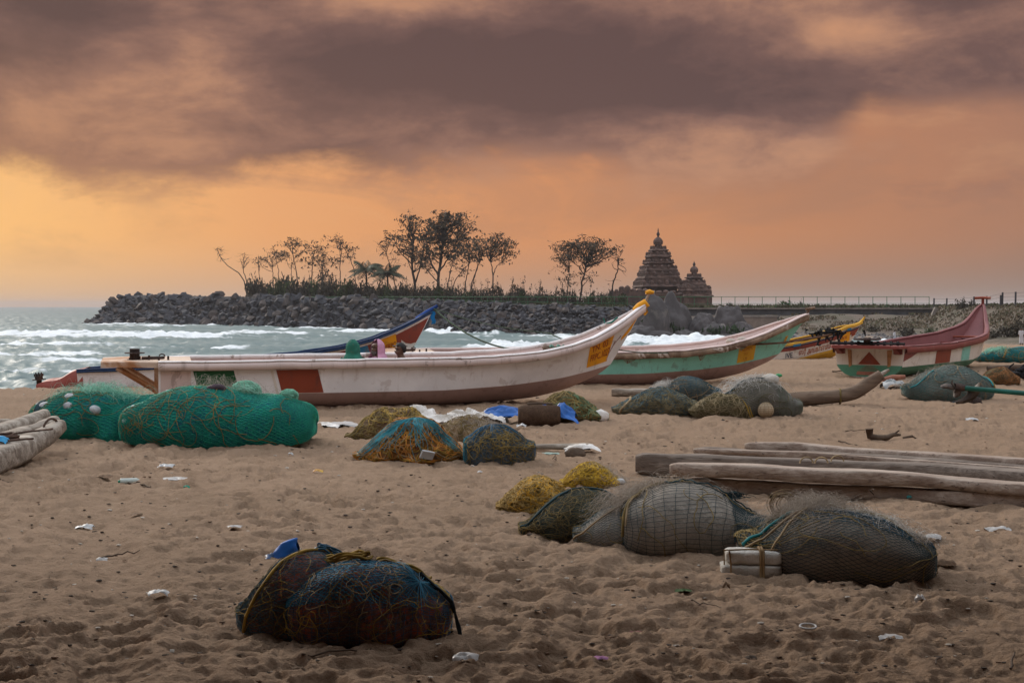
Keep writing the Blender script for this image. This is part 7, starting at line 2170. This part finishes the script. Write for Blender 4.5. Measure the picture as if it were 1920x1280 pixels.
b19 = bundle('net_bundle', 'dark red and blue bundle nearest the camera, knotted at its right side', 'fishing net', L19, M_DARKB,
             [(dict(cell=.034, r=.0021, seed=147, u0=.03, u1=.70, a0=.24, a1=.72, diamond=True, jit=.3), mat('thread_bright_blue', (.025, .19, .30), .7, .3, 5)), (dict(cell=.030, r=.0014, seed=148, off=.010, pinch=[(.70, .40, .6, .2)]), T_BLUE)],
             [(dict(count=18, r=.0017, seed=149, size=.6, region=(.34, .66, .08, .36), curl=4), T_BTAN), (dict(count=12, r=.0018, seed=150, size=.45, region=(.04, .3, .05, .25)), T_YEL), (dict(count=14, r=.0018, seed=151, size=.45, region=(.72, .95, .1, .45)), T_YEL), (dict(count=14, r=.002, seed=152, size=.5, region=(.2, .7, .3, .5), curl=5), T_TAN)])
g = np.random.default_rng(153); P = []
for k in range(80):
    an = g.uniform(0, 6.28); R_ = g.uniform(.08, .34); t = np.linspace(.04, 1, 12)
    P.append(L19(np.clip(.70 + R_ * .55 * math.cos(an) * t, .03, .97), np.clip(.42 + R_ * .75 * math.sin(an) * t, .05, .6), .012 + .02 * (1 - t)))
mb = MB(); mb.tubes(np.array(P), .0014, 3); tag(mb.build('gathered_net', mat('thread_bright_blue', (.025, .19, .30)), b19), kind='stuff')
cord(L19, b19, [(.52, .60), (.72, .58), (.85, .48), (.93, .36), (.955, .25)], .009, T_YEL, off=.016)
for k in range(3):
    cord(L19, b19, [(.70, .50), (.82, .44 - .01 * k), (.92, .34), (.965, .2)], .006, mat('thread_black', (.012, .018, .022), .8, .2, 5), off=.018 + .006 * k)
tail = L19(np.array([.962]), np.array([.28]), .02)[0]
for k in range(4):
    mb = MB(); mb.tube(np.array([tail, tail + (.02 + .006 * k, -.03, -.10), tail + (.05, -.06, -.19 + .01 * k), tail + (.12 + .02 * k, -.08, -.235 - tail[2] * 0), tail + (.24 + .04 * k, -.09 + .02 * k, -.24)]) * np.array([1, 1, 1]), .0045, 5)
    mb.build('trailing_cord', mat('thread_black', (.012, .018, .022)), b19)
for (u, a, kx, kz) in [(.12, .60, .07, .04), (.30, .66, .1, .05)]:
    c = L19(np.array([u]), np.array([a]), -.01)[0]
    mb = MB(); mb.grid(blob_surface(c, (kx, .05, kz), int(u * 90), .2, 2, 18, 12), closeu=True); mb.build('pinkish_float', mat('pink_brown_rag', (.26, .13, .09), .9, .2, 9), b19)
# gold rope hank lying on top
def hank(L, root, u0, u1, a, n, r, m, seed):
    g = np.random.default_rng(seed); mb = MB()
    for k in range(n):
        t = np.linspace(0, 2 * np.pi, 34); uc, hw = (u0 + u1) / 2, (u1 - u0) / 2 * g.uniform(.8, 1.05)
        u = uc + hw * np.cos(t); aa = a + .035 * np.sin(t) * g.uniform(.6, 1.3) + .01 * np.sin(t * 3 + k)
        p = L(np.clip(u, .03, .97), aa, .014 + .010 * k); p[:, 2] += .008 * np.sin(t * 5 + k); mb.tube(p, r, 5)
    return mb.build('rope_hank', m, root)
hank(L19, b19, .28, .50, .56, 4, .0075, T_YEL, 3); hank(L19, b19, .52, .74, .60, 2, .0075, T_YEL, 4)
hank(L18, b18, .55, .80, .55, 4, .006, T_BLUE, 5)
dG = gd(1052)
root = thing('blue_bag', 'blue plastic bag standing crumpled on sand behind the front bundles', 'plastic bag', (at(531, dG), dG, gz(at(531, dG), dG) - .01))
i, j = np.meshgrid(np.linspace(0, 1, 14), np.linspace(0, 2 * np.pi, 26), indexing='ij')
rad = np.interp(i, [0, .25, .6, .85, 1], [.10, .105, .085, .065, .055]) * (1 + .22 * fb2(j * 1.3 + 4, i * 3, 3, 9)); 
mb = MB(); mb.grid(np.stack([rad * np.cos(j) + .04 * i, rad * .6 * np.sin(j), .155 * i * (1 + .12 * np.cos(j))], -1), flip=True); mb.f.append([13 * 26 + k for k in range(26)]); mb.m.append(0); mb.build('bag', M_BLUEP, root)
mb = MB(); P = crumple(None, None, None, None, .12, .1, .09, None, 7, 10, 2, mbonly=True); v = np.concatenate(P.v) + (-.10, -.02, .0); mb.add(v, P.f); mb.build('bag_handle', mat('dark_blue_plastic', (.012, .05, .14), .5, .2, 5), root)

# ---- right: bundles behind the propeller
M_GTL = netmat('packed_pale_teal', [(.15, .19, .17), (.20, .21, .18), (.07, .17, .165), (.24, .24, .20)], 2.5)
L20 = Loaf([(1692, 735), (1712, 715), (1740, 698), (1775, 688), (1810, 690), (1838, 702), (1858, 725)], 754, .55, fat=.55, lump=.03, seed=160, zc=.3)
b20 = bundle('net_bundle', 'pale grey teal net bundle lying beneath the maroon boat, long and rounded', 'fishing net', L20, M_GTL, [(dict(cell=.05, r=.0036, seed=161), T_GREY), (dict(cell=.10, r=.003, seed=162, diamond=True, off=.013), mat('thread_pale_teal', (.08, .17, .16), .85, .3, 4))], [(dict(count=20, r=.005, seed=163, size=.8), T_TAN)], [(dict(count=160, center=(.3, .5), spread=(.14, .06), hgt=.1, length=.35, seed=164, r=.0015), F_TAN)])
cord(L20, b20, [(.82, .55), (.86, .42), (.9, .28), (.91, .14)], .018, T_BTAN); cord(L20, b20, [(.15, .25), (.28, .38), (.40, .48)], .012, T_TEAL); cord(L20, b20, [(.80, .54), (.83, .42), (.86, .25)], .016, T_TEAL)
for (x, k) in ((1688, .085), (1680, .065)):
    dd = gd(727); mb = MB(); mb.grid(blob_surface((0, 0, k * .9), (k, k, k), x, .04, 1, 14, 10), closeu=True)
    tag(mb.build('net_float', M_FLOAT, loc=(at(x, dd), dd, 0)), 'cream ball float at the left end of the pale grey teal bundle, ' + ('larger' if k > .07 else 'smaller') + ' of two', 'float', 'floats by the grey teal bundle')
L21 = Loaf([(1838, 712), (1855, 695), (1880, 689), (1900, 700), (1908, 714)], 724, .42, fat=.5, lump=.03, seed=166, zc=.3)
b21 = bundle('net_bundle', 'rust brown net bundle at the right behind the pale grey teal one', 'fishing net', L21, netmat('packed_rust', [(.16, .085, .04), (.13, .11, .08), (.20, .11, .05), (.11, .12, .10)], 3.5), [(dict(cell=.06, r=.005, seed=167, diamond=True), T_OLIVE)], [(dict(count=90, r=.005, seed=168, size=.6, region=(.2, .95, .05, .4)), mat('twine_rust', (.26, .12, .045), .9, .3, 5))])
L22 = Loaf([(1826, 672), (1842, 658), (1870, 654), (1900, 650), (1935, 652), (1970, 668)], 680, .6, fat=.5, lump=.04, seed=170, zc=.3, creases=[(.45, .1, .05, .12)])
b22 = bundle('net_bundle', 'green and blue net bundle far back at the right edge with a pale knot', 'fishing net', L22, netmat('packed_green_blue', [(.03, .12, .085), (.06, .14, .07), (.02, .085, .12), (.15, .15, .07)], 2.2), [(dict(cell=.07, r=.007, seed=171, diamond=True), T_TEAL)], [(dict(count=60, r=.008, seed=172, size=.8), T_BTAN)], [(dict(count=220, center=(.35, .45), spread=(.05, .08), hgt=.14, length=.4, seed=173, r=.003), F_GREEN)])
cord(L22, b22, [(.45, .55), (.42, .35), (.38, .15)], .035, T_BTAN)
buoys(L22, b22, [(.66, .4, 1.0)], .16, M_FLOAT)
cloth_heap('plastic_sack', 'grey and white plastic sack on sand left of the pale grey teal bundle', 'sack', 1658, 1702, 708, 730, .5, mat('grey_sack', (.28, .30, .30), .6, .2, 6, (.42, .43, .42)), 174, 26, 2.0)
mb = MB(); mb.tube([(-.25, 0, .06), (0, .02, .1), (.28, -.02, .12)], [.05, .075, .05], 8)
dd = gd(722); tag(mb.build('brick_red_roll', mat('brick_cloth', (.30, .13, .085), .9, .2, 6), loc=(at(1682, dd), dd + .35, .05)), 'brick red roll of cloth lying on the grey plastic sack', 'cloth roll')
# long tail propeller
d2 = 19.8
root = thing('propeller_shaft', 'green long tail propeller shaft held above the sand, reaching in from the right edge', 'propeller', (at(1800, d2), d2, .0))
def lr(x, y, d): return np.array([at(x, d) - at(1800, d2), d - d2, zat(y, d)])
M_GRSH = mat('shaft_green', (.008, .10, .075), .45, .15, 6); M_PROP = mat('propeller_bronze', (.095, .070, .055), .6, .3, 9, (.05, .04, .035))
mb = MB(); mb.tube([lr(1805, 727, d2), lr(1920, 737, d2 - .3), lr(2150, 757, d2 - .9)], .036, 10); mb.build('shaft', M_GRSH, root)
mb = MB(); mb.tube([lr(1790, 725.5, d2), lr(1800, 726.5, d2), lr(1812, 727.5, d2)], [.06, .055, .04], 10); hub = mb.build('hub', M_IRON, root)
def blade(tipx, tipy, base, w, bend):
    b0, t0 = lr(*base, d2), lr(tipx, tipy, d2); q = np.linspace(0, 1, 12); mbx = MB()
    c = b0 + (t0 - b0) * q[:, None] + np.array(bend) * np.sin(q * np.pi)[:, None]; tg = np.gradient(c, axis=0); tg /= np.linalg.norm(tg, axis=1)[:, None]
    nx = np.cross(tg, [0, 1.0, 0]); ww = w * np.sin(np.clip(q * .86 + .14, 0, 1) * np.pi) ** .6 + .006
    y = np.array([0, 1, 0]) * .012
    ring = np.stack([c - nx * ww[:, None] + y * 2, c - y, c + nx * ww[:, None] - y * 2, c + y], 1); mbx.grid(ring, closev=True)
    return mbx.build('blade', M_PROP, root)
blade(1789, 744, (1794, 728), .045, (.02, 0, 0)); blade(1786, 712, (1793, 726), .018, (-.03, 0, 0)); blade(1764, 725, (1790, 728), .032, (0, 0, .02))
mb = MB(); q = np.linspace(0, 1, 14); a_ = lr(1826, 730, d2); m_ = lr(1822, 750, d2); e_ = lr(1792, 754, d2)
c = np.array([(1 - s) ** 2 * a_ + 2 * s * (1 - s) * m_ + s * s * e_ for s in q]); tg = np.gradient(c, axis=0); tg /= np.linalg.norm(tg, axis=1)[:, None]; nx = np.cross(tg, [0, 1.0, 0]); ww = np.linspace(.095, .02, 14)
mb.grid(np.stack([c - nx * ww[:, None], c - (0, .012, 0), c + nx * ww[:, None], c + (0, .012, 0)], 1), closev=True); mb.build('skeg', M_PROP, root)
mb = MB(); mb.tube([lr(1830, 727, d2 + .05), lr(1838, 718, d2 + .05)], [.03, .02], 6); mb.build('peg', M_LOG, root)
dd = gd(760); mb = MB(); mb.grid(blob_surface((0, 0, .06), (.12, .09, .10), 181, .4, 2, 18, 12), closeu=True); tag(mb.build('coconut_husk', mat('husk', (.05, .035, .03), .95, .3, 9, None, .8, 30), loc=(at(1829, dd), dd, 0)), 'dark shaggy husk lying on sand below the propeller', 'husk')
dd = gd(712); r_ = np.random.default_rng(182); mb = MB()
for k in range(22): mb.tube(curve_pts(r_.normal(0, .12, 3) * (1, .5, .3) + (0, 0, .1), r_.normal(0, .22, 3) * (1, .5, .5) + (0, 0, .08), r_.normal(0, .3, 3), 6), np.linspace(.05, .015, 6), 5)
tag(mb.build('black_rag', M_BLACKRAG, loc=(at(1915, dd), dd, .04)), 'black rags heaped on sand at the right edge below the rust brown bundle', 'rag')
dd = gd(698); mb = MB(); mb.tube([(-.9, .1, .10), (0, 0, .12), (1.0, .1, .16)], [.07, .10, .09], 8); tag(mb.build('log', M_LOGD, loc=(at(1915, dd), dd, 0)), 'dark log at the right edge behind the rust brown bundle', 'log')

# ================================================================== LITTER
def ground_at(px, py):
    d = gd(py); X = at(px, d)
    for _ in range(4):
        z = gz(X, d); d = gd(py, z); X = at(px, d)
    return X, d, gzr(X, d)
M_GREYST = mat('stick_wood', (.10, .07, .05), .9, .3, 10)
M_LEAFD = mat('dead_leaf', (.14, .085, .05), .9, .3, 10)
def scrap(px, py, wpx, hpx, m, label, cat, name, seed, fold=2.0):
    X, d, z = ground_at(px, py)
    w = wpx / F * d; h = hpx / F * d
    return crumple(name, label, cat, (X, d, z), w, w * .7, h * 1.1, m, seed, 12, fold)
def stick(px0, py0, px1, py1, r, label, lift=0.0, m=None, name='stick', bend=.05):
    a, b = np.array(ground_at(px0, py0)), np.array(ground_at(px1, py1))
    b = b + (0, 0, lift)
    g = np.random.default_rng(int(px0 + py0))
    P = curve_pts((0, 0, r), b - a + (0, 0, r), (0, bend * .3, bend * .3), 8, g)
    mb = MB(); mb.tube(P, np.linspace(r, r * .5, 8), 5)
    return tag(mb.build(name, m or M_GREYST, loc=a), label, 'stick')
M_PINKP = mat('pink_plastic', (.35, .12, .28), .5, .2, 6); M_GRNP = mat('green_plastic', (.01, .22, .13), .5, .2, 6); M_REDP = mat('red_wrapper', (.42, .10, .04), .5, .3, 14, (.55, .36, .05))
for i, (px, py, w, h, m, lab, cat, nm) in enumerate([
    (313, 886, 28, 10, M_WHITEP, 'white crumpled plastic on sand below the largest teal bundle', 'plastic scrap', 'plastic_scrap'),
    (330, 903, 46, 8, M_CLEAR, 'flattened clear plastic sheet just below the crumpled white plastic', 'plastic scrap', 'plastic_scrap'),
    (350, 920, 12, 8, M_GRNP, 'small green plastic scrap below the clear sheet', 'plastic scrap', 'plastic_scrap'),
    (158, 985, 34, 10, M_WHITEP, 'torn white wrapper with dark marks on the left sand', 'wrapper', 'wrapper'),
    (192, 1044, 22, 8, M_CLEAR, 'half buried clear plastic by the long thin stick', 'plastic scrap', 'plastic_scrap'),
    (298, 1132, 36, 16, M_WHITEP, 'pale plastic cup lying crushed left of the front bundles', 'plastic cup', 'plastic_cup'),
    (597, 890, 18, 7, M_REDP, 'red and yellow wrapper below the teal bundle to the right', 'wrapper', 'wrapper'),
    (545, 858, 10, 8, M_WHITEP, 'small white scrap at the foot of the largest teal bundle', 'plastic scrap', 'plastic_scrap'),
    (873, 1258, 44, 18, M_CLEAR, 'knotted grey white plastic at the bottom edge', 'plastic scrap', 'plastic_scrap'),
    (1126, 1242, 28, 8, M_PINKP, 'pink and violet wrapper at the bottom edge', 'wrapper', 'wrapper'),
    (1745, 1020, 40, 12, M_CLEAR, 'dull white plastic film right of the dark grey bundle', 'plastic scrap', 'plastic_scrap'),
    (1870, 998, 44, 14, M_CLEAR, 'white torn plastic bag near the right edge', 'plastic bag', 'plastic_bag'),
    (1670, 1200, 44, 12, M_CLEAR, 'pale plastic flake on the lower right sand', 'plastic scrap', 'plastic_scrap'),
    (1725, 1140, 20, 20, M_CLEAR, 'curled pale plastic strip below the dark grey bundle', 'plastic scrap', 'plastic_scrap'),
    (1822, 790, 22, 7, M_WHITEP, 'crushed clear bottle on sand below the propeller', 'plastic bottle', 'plastic_bottle'),
    (1318, 780, 13, 8, M_WHITEP, 'white crumpled scrap at the foot of the olive net heap', 'plastic scrap', 'plastic_scrap'),
    (1398, 782, 13, 8, M_CLEAR, 'clear plastic scrap by the ball float', 'plastic scrap', 'plastic_scrap'),
    (977, 803, 18, 10, M_WHITEP, 'white frayed scrap below the blue tarpaulin', 'plastic scrap', 'plastic_scrap'),
    (900, 892, 10, 5, M_CLEAR, 'tiny silver scrap below the round blue bundle', 'plastic scrap', 'plastic_scrap'),
    (1030, 850, 40, 4, mat('pale_green_film', (.25, .33, .28), .5, .2, 6), 'pale green film on sand before the driftwood pole', 'plastic scrap', 'plastic_scrap'),
    (440, 995, 26, 6, M_CLEAR, 'faint plastic film on sand above the blue bag', 'plastic scrap', 'plastic_scrap'),
    (1705, 945, 9, 9, mat('teal_scrap', (.02, .16, .15), .6, .2, 6), 'small teal scrap below the plank raft', 'plastic scrap', 'plastic_scrap'),
    (595, 1035, 12, 5, M_WHITEP, 'white flake just right of the blue bag', 'plastic scrap', 'plastic_scrap'),
    (195, 1185, 26, 8, M_CLEAR, 'twisted pale plastic thread on the lower left sand', 'plastic scrap', 'plastic_scrap'),
    (875, 860, 12, 14, M_WHITEP, 'white paper scrap standing between the orange heap and the round blue bundle', 'paper', 'paper_scrap'),
    (1195, 1185, 30, 8, mat('faded_red_scrap', (.25, .10, .08), .8, .2, 6), 'faded red scrap on the lower sand', 'wrapper', 'wrapper'),
    (1282, 1110, 30, 6, mat('leaf_green', (.06, .10, .03), .8, .2, 6), 'green and brown leaf on sand below the foam block', 'leaf', 'leaf'),
    (1362, 1115, 13, 20, M_LEAFD, 'curled dead leaf standing on sand below the foam block', 'leaf', 'leaf'),
    (125, 900, 22, 8, M_BLACKRAG, 'small black scrap below the log raft', 'rag', 'rag'),
    (195, 898, 34, 8, M_LEAFD, 'brown husk flakes left of the white crumpled plastic', 'husk', 'husk_flake'),
    (350, 890, 16, 8, M_LEAFD, 'brown shell piece right of the white crumpled plastic', 'husk', 'husk_flake'),
    (258, 968, 26, 6, M_LEAFD, 'reddish brown dead leaf on the left sand', 'leaf', 'leaf'),
    (1770, 1068, 40, 14, M_LEAFD, 'brown fibre lump at the right end of the dark grey bundle', 'husk', 'husk_flake'),
    (1838, 740, 26, 8, M_BLACKRAG, 'dark shred on sand beside the husk', 'rag', 'rag'),
    (1795, 758, 20, 6, M_BLACKRAG, 'flat black shred below the propeller skeg', 'rag', 'rag'),
    (1355, 790, 10, 8, M_BLACKRAG, 'black speck of rag below the olive net heap', 'rag', 'rag'),
    (560, 1262, 28, 8, M_LEAFD, 'small dead leaf at the bottom left', 'leaf', 'leaf'),
    (1310, 1225, 14, 6, M_LEAFD, 'small reddish chip on the lower right sand', 'leaf', 'leaf'),
    (1408, 1233, 22, 8, M_GREYST, 'dark fibre curl on the lower right sand', 'husk', 'husk_flake'),
]):
    scrap(px, py, w, h, m, lab, cat, nm, 300 + i * 3)
# bottle, ring lid
X, d, z = ground_at(246, 906)
root = thing('plastic_bottle', 'pale plastic bottle lying on the left sand', 'plastic bottle', (X, d, z + .02), .35)
m2 = MB(); lathe(m2, [(-.11, .03), (-.10, .034), (.05, .033), (.09, .014), (.12, .013)], 12); mb = MB(); v = np.concatenate(m2.v); mb.add(v[:, [2, 1, 0]], m2.f); mb.build('bottle', mat('bottle_plastic', (.45, .5, .46), .3, .1, 5), root)
m2 = MB(); lathe(m2, [(-.125, .016), (-.10, .016)], 10); mb = MB(); v = np.concatenate(m2.v); mb.add(v[:, [2, 1, 0]] + (-.005, 0, 0), m2.f); mb.build('cap', M_GRNP, root)
X, d, z = ground_at(1515, 1200)
mb = MB(); th = np.linspace(0, 2 * np.pi, 28); mb.tube(np.stack([.043 * np.cos(th), .034 * np.sin(th), .016 + .006 * np.sin(th)], -1), .006, 6)
tag(mb.build('lid_ring', M_WHITEP, loc=(X, d, z)), 'white round lid ring lying on the lower right sand', 'lid')
# driftwood with a stub above the plank raft
X, d, z = ground_at(1662, 826)
root = thing('driftwood', 'crooked brown driftwood branch with a stub, above the plank raft', 'driftwood', (X, d, z))
mb = MB(); mb.tube([(-.23, 0, .16), (-.22, 0, .06), (-.12, 0, .035), (.02, .02, .04), (.10, .02, .08), (.2, .03, .075)], [.055, .05, .045, .04, .03, .015], 8); mb.build('branch', M_LOGD, root)
mb = MB(); mb.tube([(.1, .02, .08), (.18, .02, .14)], [.018, .008], 5); mb.tube([(.25, .1, .03), (.38, .12, .05), (.42, .12, .03)], [.012, .02, .008], 5); mb.build('twig', M_LOGD, root)
for a in [(1585, 812, 1625, 815, .008, 'thin twig left of the crooked driftwood', .06), (1572, 832, 1612, 836, .010, 'thin twig between the driftwood and the plank raft', 0),
          (190, 1034, 262, 1043, .008, 'long thin dark stick on the left sand', .02), (1638, 935, 1640, 952, .006, 'upright twig below the plank raft, the middle one', .12), (1819, 935, 1826, 955, .006, 'leaning upright twig below the plank raft, rightmost', .13),
          (1308, 1050, 1312, 1030, .005, 'upright twig against the big grey bundle', .10), (1280, 1137, 1352, 1155, .005, 'thin straw stalk on sand below the foam block', 0), (1560, 700, 1605, 700, .018, 'thin stick on sand below the maroon transom', 0),
          (1895, 1255, 1903, 1240, .008, 'short dark stick at the lower right corner', .03), (1860, 1115, 1843, 1090, .005, 'straight twig on sand right of the dark grey bundle', 0), (565, 1242, 690, 1228, .006, 'long thin stick along the sand below the front bundle', 0),
          (1040, 865, 1042, 885, .005, 'tiny upright twig above the yellow heap', .10), (690, 975, 692, 990, .004, 'tiny twig in the middle of the sand', .06), (105, 750, 110, 740, .02, 'twig stub on the sand by the teal bundle', .04), (1745, 1100, 1720, 1090, .004, 'golden straw below the dark grey bundle', 0),
          (1280, 808, 1300, 803, .008, 'thin twig on sand below the olive net heap', 0), (1755, 1255, 1768, 1230, .004, 'bent straw on the lower right sand', .02), (240, 912, 282, 916, .012, 'dark flat stick below the plastic bottle', 0), (0, 903, 22, 902, .012, 'dark stick at the left edge', 0)]:
    stick(a[0], a[1], a[2], a[3], a[4], a[5], a[6])
# small pebbles, shell bits and husk crumbs strewn over the beach
r_ = np.random.default_rng(404); mb = MB(); 
n = 1800
for k in range(n):
    py = HOR + 120 + (1290 - HOR - 120) * r_.random() ** 1.3; px = r_.uniform(-60, 1980)
    d = gd(py); X = at(px, d); z = gzr(X, d)
    s = r_.uniform(.006, .022) * (1 + d / 14)
    v, f = RV[int(r_.integers(14))]
    mb.add(v * s * np.array([1.3, 1, .6]) + (X, d, z + .002 + .006 * r_.random()), f, int(r_.choice([0, 0, 1, 2])))
tag(mb.build('beach_debris', [mat('debris_dark', (.055, .04, .032), .9, .3, 20), mat('debris_shell', (.45, .40, .34), .8, .2, 20), mat('debris_brown', (.15, .09, .055), .9, .3, 20)], smooth=False), kind='stuff')

# ================================================================== HAZE
HAZE_DENSITY = 0.00015
def build_haze():
    m = bpy.data.materials.new('haze')
    m.use_nodes = True
    n = m.node_tree.nodes
    for q in list(n):
        if q.type == 'BSDF_PRINCIPLED': n.remove(q)
    v = n.new('ShaderNodeVolumePrincipled')
    v.inputs['Color'].default_value = (0.86, 0.84, 0.86, 1)
    v.inputs['Density'].default_value = HAZE_DENSITY
    v.inputs['Anisotropy'].default_value = 0.0
    out = [q for q in n if q.type == 'OUTPUT_MATERIAL'][0]
    m.node_tree.links.new(v.outputs[0], out.inputs['Volume'])
    x, y0, y1, z0, z1 = 10500, -80, 8000, -14, 24
    mb = MB(); mb.box((0, (y0 + y1) / 2, (z0 + z1) / 2), (2 * x, y1 - y0, z1 - z0))
    tag(mb.build('haze', m, smooth=False), kind='stuff')
build_haze()
